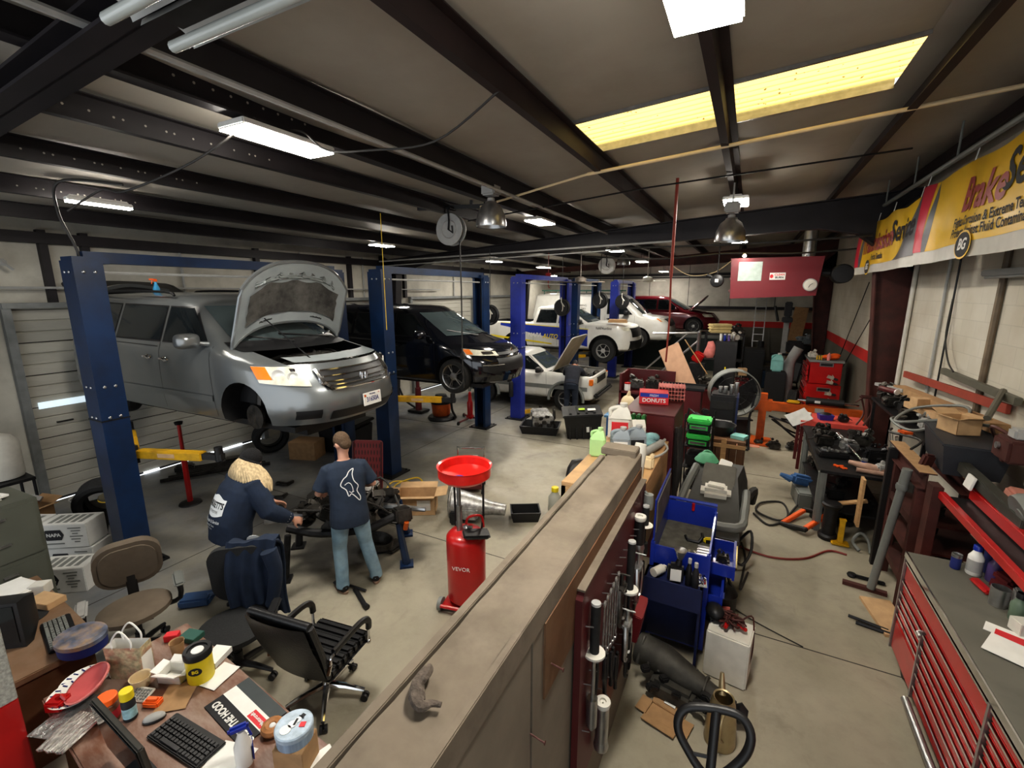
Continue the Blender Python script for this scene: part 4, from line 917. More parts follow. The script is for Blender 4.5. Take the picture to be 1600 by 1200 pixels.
for i in range(34):
 a=R(150+240*i/33);c0=HT@V((.08*cos(a),-.02+.09*sin(a),.0));w_=V((cos(a)*.185,sin(a)*.13,0))
 q.tube([c0,c0+V((w_.x*.5,w_.y*.45,-.07)),c0+V((w_.x*.95,w_.y*.7,-.16)),c0+V((w_.x*(1.1+.2*random.random()),w_.y*.7,-.24-.06*random.random()))],[.024,.034,.032,.008],6,smooth=3)
q.obj('hair',m_blond,P2)
q=M();ell_loft(q,[(0,-.06,.80)]+T0,[(.225,.175),(.235,.18),(.235,.185),(.245,.185),(.255,.17),(.215,.13),(.1,.09)])
for s_,e_,w_ in((sL,eL,wL),(sR,eR,wR)):q.tube([s_+V((-.06 if s_.x>0 else .06,0,0)),s_,s_.lerp(e_,.5),e_,e_.lerp(w_,.5),e_.lerp(w_,.93)],[.1,.108,.102,.094,.08,.058],14)
jk=fuse(q.obj('work_jacket',m_navy,P2),.011,4)
for e_,w_ in((eL,wL),(eR,wR)):
 q=M();q.tube([e_.lerp(w_,.72),e_.lerp(w_,.78)],[.066,.065],14);q.obj('cuff_stripe',m_lgrey,jk)
q=M();q.grid(lambda u,v:(-.15+.3*u,0,(1.135-.03*sin(pi*u))*(1-v)+v*(1.27+(.03*max(0,sin(pi*u))**2.5))),30,14);lg_=press(q.obj('logo_panel',m_ink,jk,(-.02,0,0)),jk,.004)
for s_,sz,z,m_,bd in(("BARRETT'S",.074,1.215,m_bink,.002),('AUTOMOTIVE',.034,1.155,m_bink,0),('Auto Repair & Service',.04,1.07,m_ink,.0015),('Towing & Tires',.034,1.03,m_ink,.001),('24 HOURS',.026,.995,m_ink,0)):
 t_=text(s_,sz,(-.02,0,z),(pi/2,0,0),m_,jk,sx=.8,bold=bd);press(t_,jk,.007)
q=M();ell_loft(q,[(0,-.04,.98),(0,-.05,.86),(0,-.04,.8)],[(.17,.125),(.182,.14),(.17,.12)])
for h_,k_,a_ in lg:q.tube([h_,h_.lerp(k_,.35),k_,k_.lerp(a_,.5),a_-V((0,0,.03))],[.105,.095,.078,.072,.074],14)
fuse(q.obj('trousers',m_bink,P2),.012,3)
for h_,k_,a_ in lg:q=M();shoe(q,a_,(0,1,0));q.obj('boot',[m_bink,m_bink],P2)
P3=thing('person','person in dark work clothes with white back print leaning into the white off-roader','person',(-3.98,11.18,0),R(12))
T0=[(0,-.05,.9),(0,.05,1.0),(0,.2,1.12),(0,.33,1.2),(0,.42,1.24),(0,.47,1.25)]
b=M();ell_loft(b,T0,[(.16,.11),(.155,.11),(.16,.11),(.18,.115),(.16,.09),(.06,.06)])
b.tube([(0,.42,1.24),(0,.52,1.3),(0,.56,1.31)],[.06,.055,.055],12);HT=head(b,(0,.6,1.32),R(10),R(50))
sL,sR=V((-.19,.4,1.2)),V((.19,.4,1.2));eL,eR=V((-.26,.58,1.05)),V((.26,.58,1.05));wL,wR=V((-.16,.78,1.12)),V((.16,.78,1.12))
arm(b,sL,eL,wL);arm(b,sR,eR,wR);hand(b,wL,(.1,1,-.2),(0,0,-1),1);hand(b,wR,(-.1,1,-.2),(0,0,-1),-1);lg=[]
for sg in(-1,1):
 h_,k_,a_=V((sg*.095,-.06,.9)),V((sg*.11,.0,.5)),V((sg*.11,-.06,.08));lg.append((h_,k_,a_));b.tube([h_,k_,k_.lerp(a_,.3),a_],[.09,.055,.052,.04],12)
fuse(b.obj('body',m_skin,P3),.011,3);eyes(P3,HT)
q=M();q.T=HT;q.ball((0,-.02,.03),(.084,.102,.1),16,10);q.obj('cap',m_bink,P3)
m_drk=mat('charcoal_work_cloth',(.012,.014,.022),.9,0,.2,10,.2)
q=M();ell_loft(q,[(0,-.1,.86)]+T0,[(.19,.14),(.19,.14),(.19,.14),(.2,.14),(.215,.14),(.19,.11),(.08,.07)])
for s_,e_,w_ in((sL,eL,wL),(sR,eR,wR)):q.tube([s_.lerp(V((0,.35,1.2)),.3),s_,e_,e_.lerp(w_,.9)],[.09,.09,.07,.05],12)
jk=fuse(q.obj('work_shirt',m_drk,P3),.013,4)
q=M();q.grid(lambda u,v:(-.14+.28*u,.14+.16*v,0),12,8);press(q.obj('back_print',m_ink,jk),jk,.005,2)
press(text('AUTO REPAIR',.05,(0,.22,0),(0,0,0),m_bink,jk),jk,.008,2)
q=M();ell_loft(q,[(0,-.0,.98),(0,-.07,.88),(0,-.06,.8)],[(.17,.13),(.18,.14),(.165,.12)])
for h_,k_,a_ in lg:q.tube([h_,h_.lerp(k_,.35),k_,k_.lerp(a_,.5),a_-V((0,0,.03))],[.105,.095,.08,.074,.076],12)
fuse(q.obj('trousers',mat('dark_denim',(.015,.022,.038),.9,0,.2,9,.2),P3),.013,3)
for h_,k_,a_ in lg:q=M();shoe(q,a_,(0,1,0));q.obj('boot',[m_bink,m_bink],P3)
# ------------------------------------------------------------------ office corner and floor of the bays
def bottle(name,label,cat,loc,r,h,mb,mc,caph=.03,capr=.6,neck=.7,group=None,lab=None,rot=None):
 t=thing(name,label,cat,loc,0,group,rot)
 q=M();q.lathe([(r*.9,0),(r,h*.04),(r,h*neck),(r*.75,h*(neck+.1)),(r*capr*.8,h*.93),(r*capr*.8,h)],n=18);q.obj('bottle_body',mb,t)
 q=M();q.lathe([(r*capr,h*.96),(r*capr,h+caph),(r*capr*.9,h+caph+.004)],n=16);q.obj('cap',mc,t)
 if lab:q=M();q.lathe([(r*1.012,h*.15),(r*1.012,h*.6)],n=18,cap=False);q.obj('paper_label',lab,t)
 return t
def jug(name,label,loc,w,d,h,mb,mc,rz=0,lab=None,group=None,rot=None):
 t=thing(name,label,'jug',loc,rz,group,rot)
 q=M();q.box((0,0,h*.34),(w,d,h*.68),bev=min(w,d)*.16)
 q.rings([[(w*.48*k*sx+off,d*.45*k*sy,z)for sx,sy in((-1,-1),(1,-1),(1,1),(-1,1))]for k,z,off in((1,h*.62,0),(.72,h*.8,w*.06),(.34,h*.92,w*.14))])
 q.tube([(-w*.36,0,h*.6),(-w*.42,0,h*.82),(-w*.1,0,h*.9),(w*.12,0,h*.86)],w*.09,8,smooth=4);q.cyl((w*.14,0,h*.88),(w*.14,0,h*.97),w*.14,n=14);q.obj('jug_body',mb,t)
 q=M();q.cyl((w*.14,0,h*.95),(w*.14,0,h*1.02),w*.17,n=14);q.obj('cap',mc,t)
 if lab:q=M();q.box((0,-d*.503,h*.34),(w*.7,.004,h*.4));q.obj('paper_label',lab,t)
 return t
def carton(name,label,cat,loc,w,d,h,mt,rz=0,flaps=0.,group=None,rot=None,th=.006):
 t=thing(name,label,cat,loc,rz,group,rot)
 q=M()
 if flaps is None:q.box((0,0,h/2),(w,d,h),bev=.003)
 else:
  q.b(-w/2,w/2,-d/2,d/2,0,th)
  for s in(-1,1):q.box((s*(w/2-th/2),0,h/2),(th,d,h));q.box((0,s*(d/2-th/2),h/2),(w,th,h))
 q.obj('carton_body',mt,t)
 if flaps:
  for s in(-1,1):
   q=M();L_=d*.42;a=flaps;q.box((0,s*(d/2+L_/2*cos(a)),h+L_/2*sin(a)),(w,L_,th),(s*a,0,0));q.obj('flap',mt,t)
   q=M();L_=w*.3;q.box((s*(w/2+L_/2*cos(a*.6)),0,h+L_/2*sin(a*.6)),(L_,d,th),(0,-s*a*.6,0));q.obj('flap',mt,t)
 return t
def can(name,label,cat,loc,r,h,mb,mt=None,group=None):
 t=thing(name,label,cat,loc,0,group)
 q=M();q.lathe([(r*.9,0),(r,.008),(r,h-.01),(r*.92,h)],n=18);q.obj('can_body',mb,t)
 if mt:q=M();q.lathe([(r*1.03,h-.02),(r*1.03,h+.008),(r*.9,h+.01),(r*.88,h+.002)],n=18);q.obj('lid',mt,t)
 return t
def castor_base(t,n,r,mt,z=.11):
 q=M()
 for i in range(n):
  a=2*pi*i/n+.3;q.tube([(0,0,z+.03),(cos(a)*r*.5,sin(a)*r*.5,z+.015),(cos(a)*r,sin(a)*r,z-.02)],[.03,.024,.017],8)
 q.cyl((0,0,z),(0,0,.42),.026);q.cyl((0,0,z),(0,0,.25),.036);q.obj('star_base',mt,t)
 for i in range(n):
  a=2*pi*i/n+.3;q=M();c=V((cos(a)*r,sin(a)*r,.03));s=V((-sin(a),cos(a),0))
  for k in(-.018,.018):q.cyl(c+s*(k-.01),c+s*(k+.01),.03,n=14)
  q.cyl(c,c+V((0,0,.05)),.008,n=8);q.obj('castor',m_black,t)
t=thing('office_chair','black ribbed leather office chair with chrome arms, nearest the half wall','chair',(-2.80,2.12,0),R(8))
castor_base(t,5,.31,m_chrome)
q=M();n=7
for i in range(n):y=-.2+.45*(i+.5)/n;q.box((0,y,.475+(.004 if i%2 else 0)),(.5,.45/n*1.03,.075),bev=.018)
q.box((0,.025,.44),(.52,.5,.04),bev=.02);q.box((0,.25,.455),(.52,.06,.1),bev=.03);q.obj('seat',m_leather,t)
q=M();q.grid(lambda u,v:((-.27+.54*u)*(1-.28*max(0,.45-v)),-.24-.05*sin(v*2.6)-.16*v**1.5+.03*(1-(2*u-1)**2)*-1,.46+.58*v),10,16)
q.grid(lambda u,v:((-.27+.54*u)*(1-.28*max(0,.45-v)),-.19-.05*sin(v*2.6)-.16*v**1.5+.004*sin(v*40),.46+.58*v),10,30)
q.tube([(-.27,-.375,1.03),(.27,-.375,1.03)],.032,10)
for s in(-1,1):q.tube([(s*.225,-.21,.47),(s*.26,-.28,.7),(s*.27,-.375,1.03)],.028,8,smooth=4)
q.tube([(-.22,-.21,.46),(.22,-.21,.46)],.03,8);q.obj('backrest',m_leather,t)
for s in(-1,1):
 q=M();q.tube([(s*.29,-.24,.62),(s*.29,-.2,.68),(s*.29,.1,.69),(s*.29,.2,.64),(s*.28,.2,.47)],.012,8,smooth=5);q.tube([(s*.28,-.26,.55),(s*.29,-.24,.62)],.014,8);q.ball((s*.285,.2,.46),.02,8,6);a=q.obj('armrest',m_chrome,t)
 q=M();q.tube([(s*.29,-.2,.695),(s*.29,.1,.705),(s*.29,.2,.66),(s*.285,.21,.58)],.022,8,smooth=4,flat=1.3);q.obj('arm_pad',m_leather,a)
q=M();q.box((0,0,.41),(.22,.2,.05),bev=.01);q.tube([(.1,0,.4),(.3,.02,.38)],.008,6);q.obj('tilt_mechanism',m_black,t)
t=thing('task_chair','worn tan fabric office chair with black arms beside the cluttered desk','chair',(-4.68,1.66,0),R(-112))
castor_base(t,5,.3,m_black)
q=M();q.lathe([(.02,.44),(.22,.44),(.27,.47),(.27,.51),(.22,.535),(.02,.525)],n=28,sx=1.0,sy=.93);q.obj('seat',m_taupe,t)
q=M();q.prism(rrect(.5,.46,.17,6),-.04,.04);bk_=q.obj('backrest',m_taupe,t,(0,-.27,.82),(R(80),0,0))
q=M();q.prism(rrect(.42,.38,.14,6),-.055,-.04);q.prism(rrect(.44,.4,.15,6),.04,.052);q.obj('cushion',m_taupe,bk_)
q=M();q.box((0,-.25,.6),(.08,.03,.4),bev=.01);q.box((0,0,.42),(.25,.25,.05),bev=.01);q.tube([(.12,0,.41),(.3,.03,.4)],.01,6);q.ball((.31,.03,.4),.025,8,6);q.obj('spine',m_black,t)
for s in(-1,1):
 q=M();q.tube([(s*.2,.0,.43),(s*.33,.0,.45),(s*.335,0,.64)],[.022,.022,.025],8,smooth=3);a=q.obj('armrest',m_black,t)
 q=M();q.box((s*.335,.03,.66),(.085,.27,.035),bev=.016);q.obj('arm_pad',m_lgrey if s>0 else m_grey,a)
t=thing('task_chair','black fabric task chair with navy jacket over its backrest','chair',(-3.66,1.93,0),R(-140))
castor_base(t,5,.3,m_black)
q=M();q.lathe([(.02,.43),(.24,.43),(.28,.46),(.28,.5),(.24,.52),(.02,.515)],n=28,sy=.95);q.obj('seat',m_mesh,t)
q=M();q.prism(rrect(.5,.56,.14,6),-.025,.025);q.obj('backrest',m_mesh,t,(0,-.29,.82),(R(82),0,0))
q=M();q.box((0,-.26,.58),(.08,.03,.36),bev=.01);q.box((0,0,.41),(.25,.25,.05),bev=.01);q.obj('spine',m_black,t)
q=M();q.tube([(-.2,0,.43),(-.32,0,.45),(-.33,0,.62)],.022,8);q.box((-.33,.03,.64),(.08,.26,.03),bev=.014);q.obj('armrest',m_black,t)
jt=thing('work_jacket','navy work jacket draped over the back of the black task chair','jacket',(-3.66,1.93,0),R(-140))
def drape(u,v):
 x=-.30+.38*u+.02*sin(v*9);s_=(v-.42)
 fold=.018*sin(u*21+v*3)*(.4+abs(s_)*1.6)
 if s_<0:return(x,-.262+.045*min(1,-s_*5)+fold,1.13+s_*1.45-.01*cos(u*9))
 return(x-.05*s_,-.36-.05*min(1,s_*4)-fold,1.13-s_*1.5+.02*sin(u*7))
q=M();q.grid(drape,30,36);q.grid(lambda u,v:V(drape(u,v))+V((0,.014 if v<.42 else-.014,.008)),30,36);q.tube([V(drape(1,v/12))for v in range(13)],.014,6,smooth=2);q.tube([V(drape(0,v/12))for v in range(13)],.014,6,smooth=2);jb_=q.obj('cloth',m_navy,jt)
q=M();q.tube([(-.27,-.20,1.05),(-.31,-.19,.85),(-.27,-.2,.62),(-.24,-.19,.52)],[.07,.06,.055,.05],12,smooth=4);q.tube([(.05,-.41,1.04),(.1,-.44,.85),(.08,-.43,.6)],[.065,.06,.05],12,smooth=4);q.obj('sleeve',m_navy,jt)
q=M();q.prism(ell(0,0,.06,.045,12),0,.004);q.obj('logo_patch',m_ink,jt,(-.08,-.435,1.05),(R(80),0,0));text('Auto',.035,(-.08,-.447,.98),(pi/2,0,0),m_ink,jt);text('SERVICE',.025,(-.08,-.447,.94),(pi/2,0,0),m_ink,jt)
m_desk=mat('reddish_desk_top',(.17,.075,.045),.38,0,.2,2.5,stretch=(1,3,3),dirt=(.36,.29,.24),dscale=2.5,damt=.75)
dt=thing('desk','cluttered wooden office desk with reddish worn top, in front of the black leather chair','desk',(-2.76,1.10,0),R(-6))
q=M();q.box((0,0,.725),(1.98,.82,.05),bev=.008);q.obj('desktop',m_desk,dt)
for x in(-.93,.93):q=M();q.box((x,0,.35),(.04,.74,.7));q.obj('side_panel',m_woodb,dt)
q=M();q.box((0,.3,.45),(1.8,.02,.5));q.obj('modesty_panel',m_woodb,dt)
dt2=thing('desk','brown side desk in the left corner with grey keyboard and black monitor','desk',(-4.86,.86,0),R(-4))
q=M();q.box((0,0,.725),(1.5,.84,.05),bev=.006);q.obj('desktop',mat('brown_desk_top',(.2,.12,.07),.5,0,.2,3,dirt=(.3,.24,.18),damt=.5),dt2)
for x in(-.7,.7):q=M();q.box((x,0,.35),(.04,.74,.7));q.obj('side_panel',m_woodb,dt2)
ZD=.752
def keyboard(label,loc,rz,mk,nx=15,ny=5,w=.46,d=.17):
 t=thing('keyboard',label,'keyboard',loc,rz)
 q=M();q.box((0,0,.01),(w,d,.018),bev=.006);q.obj('key_tray',m_black,t)
 q=M();kx=(w-.03)/nx;ky=(d-.04)/ny
 for j in range(ny):
  for i in range(nx):
   if j==0 and 3<=i<=8:continue
   q.box((-w/2+.015+kx*(i+.5),-d/2+.012+ky*(j+.5),.024),(kx*.84,ky*.84,.01),tap=.85)
 q.box((-w/2+.015+kx*6,-d/2+.012+ky*.5,.024),(kx*5.8,ky*.84,.01),tap=.95);q.obj('keys',mk,t);return t
keyboard('black keyboard on the cluttered desk beside the black-and-white mat',(-2.66,1.06,ZD),R(3),mat('black_keys',(.035,.035,.037),.5))
keyboard('grey keyboard on the brown side desk',(-4.42,1.1,ZD),R(-12),m_grey)
ms=thing('mouse','grey and black computer mouse beside the black keyboard','mouse',(-2.98,1.05,ZD),R(-35));q=M();q.ball((0,0,.012),(.034,.058,.026),16,10);q.obj('mouse_body',m_lgrey,ms);q=M();q.ball((0,.0,.008),(.037,.06,.02),16,8);q.obj('side_grip',m_black,ms)
ms=thing('mouse','black mouse on a round pad on the brown side desk','mouse',(-4.86,1.05,ZD+.006),R(60));q=M();q.ball((0,0,.012),(.03,.05,.022),14,8);q.obj('mouse_body',m_black,ms)
q=M();q.lathe([(.12,0),(.12,.005)],n=28);solo('mouse_pad','round dark mouse pad on the brown side desk','mouse pad',q,m_mesh,(-4.88,1.06,ZD))
mn=thing('monitor','black monitor standing at near side of the cluttered desk, seen from above','monitor',(-2.66,.80,ZD),R(-3));q=M();q.box((0,0,.24),(.56,.03,.34),(R(6),0,0),bev=.008);q.obj('bezel',mat('monitor_shell',(.045,.042,.036),.5),mn);q=M();q.box((0,-.021,.24),(.53,.004,.31),(R(6),0,0));q.obj('screen',m_glass,mn);q=M();q.box((0,.02,.01),(.24,.16,.016),bev=.006);q.box((0,.035,.12),(.06,.02,.2));q.obj('stand',m_black,mn)
mn=thing('monitor','black boxy monitor on the brown side desk at the left edge','monitor',(-4.66,.80,ZD),R(40));q=M();q.rings([[(-.23,-.02,0),(.23,-.02,0),(.23,-.02,.36),(-.23,-.02,.36)],[(-.23,.05,0),(.23,.05,0),(.23,.05,.36),(-.23,.05,.36)],[(-.14,.25,.04),(.14,.25,.04),(.14,.25,.27),(-.14,.25,.27)]]);q.obj('shell',m_black,mn);q=M();q.box((0,-.023,.19),(.4,.004,.29));q.obj('screen',m_glass,mn)
mt_=thing('counter_mat','black and white printed mat reading UNDER THE HOOD lying on the desk','mat',(-2.55,1.335,ZD),R(-7))
q=M();q.box((0,-.075,.003),(.46,.11,.006));q.obj('black_band',m_bink,mt_);q=M();q.box((0,.02,.003),(.46,.08,.006));q.obj('white_band',m_paper,mt_);q=M();q.box((.0,.1,.003),(.46,.08,.006));q.obj('grey_band',mat('slate_band',(.035,.045,.048),.5),mt_)
text('UNDER THE HOOD',.062,(.02,-.078,.0068),(0,0,pi),m_white,mt_,sx=.82,bold=.002)
q=M();q.box((.13,.015,.0065),(.15,.055,.001));q.obj('red_label',m_rink,mt_);text('Motorcraft',.03,(.13,.015,.008),(0,0,pi),m_white,mt_,bold=.0008)
ca=thing('coffee_can','yellow can with black lid standing on the cluttered desk','can',(-3.05,1.36,ZD));q=M();q.lathe([(.075,0),(.078,.01),(.078,.19)],n=28);q.obj('can_body',m_yel,ca);q=M();q.lathe([(.083,.18),(.084,.215),(.078,.225),(.06,.222),(.058,.21),(.01,.21)],n=28);q.obj('lid',m_black,ca);q=M();q.lathe([(.038,.211),(.036,.216),(.016,.214)],n=20);q.obj('lid_label',m_white,ca)
q=M();q.prism(ell(0,0,.04,.028,14),0,.003);lg_=q.obj('oval_logo',m_bink,ca,(.055,-.056,.11),(pi/2,0,R(45)));text('BG',.03,(0,0,.0035),(0,0,0),m_yel,lg_,bold=.001)
sbx=thing('spray_bottle','white spray bottle with blue trigger at the near end of the cluttered desk','bottle',(-2.24,1.14,ZD),R(150));q=M();q.lathe([(.042,0),(.045,.01),(.045,.12),(.02,.19),(.017,.21)],n=18);q.obj('bottle_body',m_white,sbx);q=M();q.box((0,.01,.235),(.035,.1,.04),bev=.012);q.tube([(0,-.03,.22),(0,-.045,.16)],.007,6);q.obj('trigger',m_cart,sbx);q=M();q.box((0,-.044,.07),(.06,.006,.09));q.obj('paper_label',m_nink,sbx)
bx=carton('carton','brown carton under the round snowman tin at the desk end','box',(-1.98,1.27,ZD),.17,.15,.16,m_card,R(20),None)
tn=thing('cookie_tin','round pale blue tin with a snowman lid standing on the brown carton','tin',(-1.99,1.28,ZD+.161));q=M();q.lathe([(.094,0),(.095,.07)],n=32);q.obj('tin_body',mat('striped_blue',(.22,.29,.38),.4,0,.35,30,stretch=(1,1,.05)),tn);q=M();q.lathe([(.098,.055),(.098,.078),(.092,.084),(.01,.082)],n=32);q.obj('lid',mat('snowy_blue',(.36,.44,.52),.35,0,.2,30),tn)
q=M();q.prism(ell(-.01,-.045,.03,.028,14),.083,.0865);q.prism(ell(-.005,-.005,.023,.022,14),.083,.0865);q.prism(ell(0,.028,.017,.017,14),.083,.0865);q.obj('snowman_print',m_ink,tn);q=M();q.box((.002,.048,.0862),(.036,.006,.002));q.box((.002,.058,.0862),(.022,.02,.002));q.box((.0,.012,.0868),(.012,.04,.002),(0,0,.4));q.obj('hat_print',m_bink,tn);q=M();q.box((.045,.02,.0862),(.03,.03,.002),(0,0,.5));q.obj('bird_print',m_rink,tn)
pb=thing('pastry_pack','brown iced pastry in clear wrap beside the snowman tin','food',(-2.27,1.33,ZD+.005),R(20));q=M();q.tube([(.04*cos(a),.04*sin(a),.025)for a in[2*pi*i/16 for i in range(16)]],.026,8,closed=True);q.obj('pastry',mat('pastry',(.35,.16,.06),.5,0,.3,20),pb);q=M();q.ball((0,0,.035),(.02,.02,.012),8,6);q.obj('icing',m_ink,pb)
for i,(x,y,w_,d_,rz,lb,mm)in enumerate(((-2.32,1.06,.22,.28,15,'white sheet of paper under the white spray bottle',m_paper),(-1.86,1.27,.2,.26,-20,'white sheet of paper at the right end of the desk',m_paper),(-2.95,1.42,.14,.2,10,'white envelope behind the yellow can',m_paper),(-3.03,1.2,.18,.22,40,'brown paper in front of the yellow can',m_card),(-3.45,.83,.25,.3,20,'silver foil sheet in front of the pink lid',mat('silver_foil',(.5,.5,.49),.25,.8,.4,25,.6)))):
 q=M();q.grid(lambda u,v:((u-.5)*w_,(v-.5)*d_,.001+.004*sin(u*5+i)*sin(v*4)**2),8,8);q.grid(lambda u,v:((u-.5)*w_,(v-.5)*d_,.003+.004*sin(u*5+i)*sin(v*4)**2),8,8);solo('paper_sheet',lb,'paper',q,mm,(x,y,ZD+.001*i),R(rz))
gb=thing('gift_bag','floral paper gift bag with white rope handles on the cluttered desk','bag',(-3.5,1.17,ZD),R(28));m_flor=mat('floral_paper',(.46,.40,.25),.6,0,.5,26,dirt=(.42,.13,.1),dscale=14,damt=.8)
q=M();q.rings([[(-.11,-.05,0),(.11,-.05,0),(.11,.05,0),(-.11,.05,0)],[(-.12,-.055,.24),(.12,-.055,.24),(.12,.04,.24),(-.12,.04,.24)]],cap=False);q.b(-.11,.11,-.05,.05,0,.004);q.obj('bag_body',m_flor,gb)
q=M();q.rings([[(-.117,-.05,.01),(.117,-.05,.01),(.117,.035,.01),(-.117,.035,.01)],[(-.117,-.051,.24),(.117,-.051,.24),(.117,.037,.24),(-.117,.037,.24)]],cap=False);q.obj('lining',m_paper,gb)
for y in(-.05,.037):q=M();q.tube([(-.06,y,.23),(-.06,y,.29),(0,y,.36),(.06,y,.29),(.06,y,.23)],.006,6,smooth=5);q.obj('rope_handle',m_paper,gb)
cu=thing('paper_cup','brown paper cup beside the floral gift bag','cup',(-3.38,1.39,ZD));q=M();q.lathe([(.032,0),(.045,.125),(.047,.125),(.042,.12),(.03,.006)],n=24);q.obj('cup_wall',m_card,cu)
cu=thing('paper_bowl','cream paper tub in front of the floral gift bag','cup',(-3.33,1.14,ZD));q=M();q.lathe([(.045,0),(.058,.075),(.061,.075),(.054,.07),(.042,.006)],n=24);q.obj('cup_wall',m_cream,cu)
bottle('spice_bottle','dark bottle with yellow cap and blue label on the cluttered desk','bottle',(-3.12,.99,ZD),.036,.15,m_bink,m_yel,.045,.98,.8,lab=mat('cyan_label',(.3,.5,.55),.5,0,.5,20))
jr=bottle('snack_jar','clear jar with wide orange lid and red label on the desk','jar',(-3.22,.93,ZD),.05,.13,mat('brown_snacks',(.2,.07,.03),.4,0,.5,30),m_orf,.03,1.04,.85,lab=m_rink)
ld=thing('plastic_bowl','pink translucent plastic bowl lying tilted on the plates','bowl',(-3.52,.97,ZD+.055),rot=(R(25),R(-8),0));q=M();q.lathe([(.06,0),(.12,.05),(.125,.055),(.115,.05),(.055,.006)],n=28);q.obj('bowl_wall',mat('pink_plastic',(.55,.12,.12),.3,0,.1),ld);q=M();q.lathe([(.127,.05),(.128,.06),(.12,.062)],n=28,cap=False);q.obj('rim',m_pink,ld)
for i,(x,y)in enumerate(((-3.68,.98),(-3.6,.9))):
 q=M();q.lathe([(.02,0),(.09,.002),(.13,.02),(.131,.024),(.09,.008),(.02,.006)],n=28);p=thing('paper_plate',('white patterned paper plate under the pink bowl, the one nearer the wall','white patterned paper plate under the pink bowl, the one nearer the keyboard')[i],'plate',(x,y,ZD+.01+.014*i));q.obj('plate_disc',m_paper,p);q=M()
 for k in range(18):a=2*pi*k/18;q.tube([(.1*cos(a),.1*sin(a),.014),(.122*cos(a+.12),.122*sin(a+.12),.023)],.004,5)
 q.obj('rim_print',m_nink,p)
q=M();q.box((0,0,.02),(.1,.06,.04),bev=.008);q.box((0,0,.045),(.07,.03,.015),bev=.004);solo('orange_box','small bright orange box between mouse and yellow-capped bottle','box',q,m_orf,(-3.1,1.1,ZD),R(25))
cl=thing('calculator','white desk calculator leaning beside the cream tub','calculator',(-3.24,1.1,ZD+.004),rot=(R(12),0,R(20)));q=M();q.box((0,0,.01),(.13,.09,.014),bev=.004);q.obj('case',m_wpl,cl);q=M()
for i in range(6):
 for k in range(4):q.box((-.05+.02*i,-.03+.018*k,.019),(.014,.012,.006))
q.obj('keys',m_grey,cl)
carton('carton','open white carton with flap beside the yellow can','box',(-3.2,1.28,ZD),.16,.11,.07,m_paper,R(22),.5)
carton('carton','green box lying at the far edge of the cluttered desk','box',(-3.48,1.53,ZD),.14,.1,.04,mat('dark_green_card',(.02,.09,.07),.5),R(15),None)
carton('carton','small red and white box beside the brown paper cup','box',(-3.6,1.46,ZD),.09,.06,.05,m_rink,R(40),None)
bkst=thing('receipt_pad','stack of white receipt pads behind the yellow can','paper',(-3.12,1.5,ZD),R(20));q=M();q.box((0,0,.02),(.12,.16,.04));q.obj('pages',m_paper,bkst)
q=M();q.box((0,0,.035),(.1,.09,.07),bev=.01);q.tube([(0,0,.07),(.03,0,.09),(.05,0,.06)],.012,6);solo('red_pouch','small crumpled red pouch in front of the pink bowl','pouch',q,m_red,(-3.6,.82,ZD),R(30))
q=M()
for i in range(9):q.tube([(0.02*i-.08,-.12,.01+.006*(i%3)),(.02*i-.07,.0,.03-.004*(i%2)),(.02*i-.09,.12,.012)],.011,6,smooth=3)
solo('crumpled_foil','heap of crumpled silver foil wrappers at the near left of the desk','wrapper',q,mat('crumpled_foil',(.55,.53,.5),.25,.7,.4,30,.7),(-3.3,.78,ZD),R(20))
bt_=thing('cookie_tin','blue oval tin with pictured lid on the corner of the side desk','tin',(-4.1,1.12,ZD),R(15));q=M();q.lathe([(.13,0),(.135,.08)],n=32,sx=1.2);q.obj('tin_body',m_nink,bt_);q=M();q.lathe([(.138,.07),(.138,.1),(.125,.105),(.01,.102)],n=32,sx=1.2);q.obj('lid',mat('pictured_lid',(.12,.14,.2),.3,0,.6,10,dirt=(.5,.3,.1),dscale=8,damt=.7),bt_)
carton('carton','orange and red box on the brown side desk by the monitor','box',(-5.1,.95,ZD),.13,.1,.1,mat('orange_card',(.6,.22,.12),.6),R(20),None)
carton('carton','flat pale cardboard box beyond the round mouse pad','box',(-4.97,1.2,ZD),.24,.14,.055,m_card2,R(15),None)
q=M();random.seed(2)
for i in range(7):q.box((random.uniform(-.02,.02),random.uniform(-.02,.02),.006+.011*i),(.3,.22,.01),(0,0,random.uniform(-.15,.15)))
solo('paper_stack','untidy stack of papers on the far corner of the side desk','paper',q,m_paper,(-5.35,1.12,ZD),R(10))
carton('carton','white packet leaning on the paper stack of the side desk','box',(-5.2,1.24,ZD),.12,.1,.09,m_wpl,R(40),None)
rc=thing('drawer_cabinet','red cabinet with speckled grey upper box at the bottom left edge','cabinet',(-3.84,.40,0));q=M();q.b(-.22,.3,-.28,.26,0,1.0,.006);q.obj('cabinet_body',m_red,rc);q=M();q.b(-.22,.3,-.28,.26,1.0,1.5,.004);q.obj('upper_box',mat('grey_speckle',(.34,.34,.31),.8,0,.3,60,.2),rc)
gc=thing('filing_cabinet','tall grey-green steel cabinet at the left edge beside the battery boxes','cabinet',(-6.5,1.28,0),R(3));q=M();q.b(-.28,.32,-.3,.3,0,1.28,.01);q.obj('cabinet_body',m_gcab,gc)
for z in(.2,.52,.84,1.1):q=M();q.box((.325,0,z),(.012,.54,.27),bev=.004);d_=q.obj('drawer',m_gcab,gc);q=M();q.box((.34,0,z+.05),(.02,.1,.02));q.obj('drawer_handle',m_steel,d_)
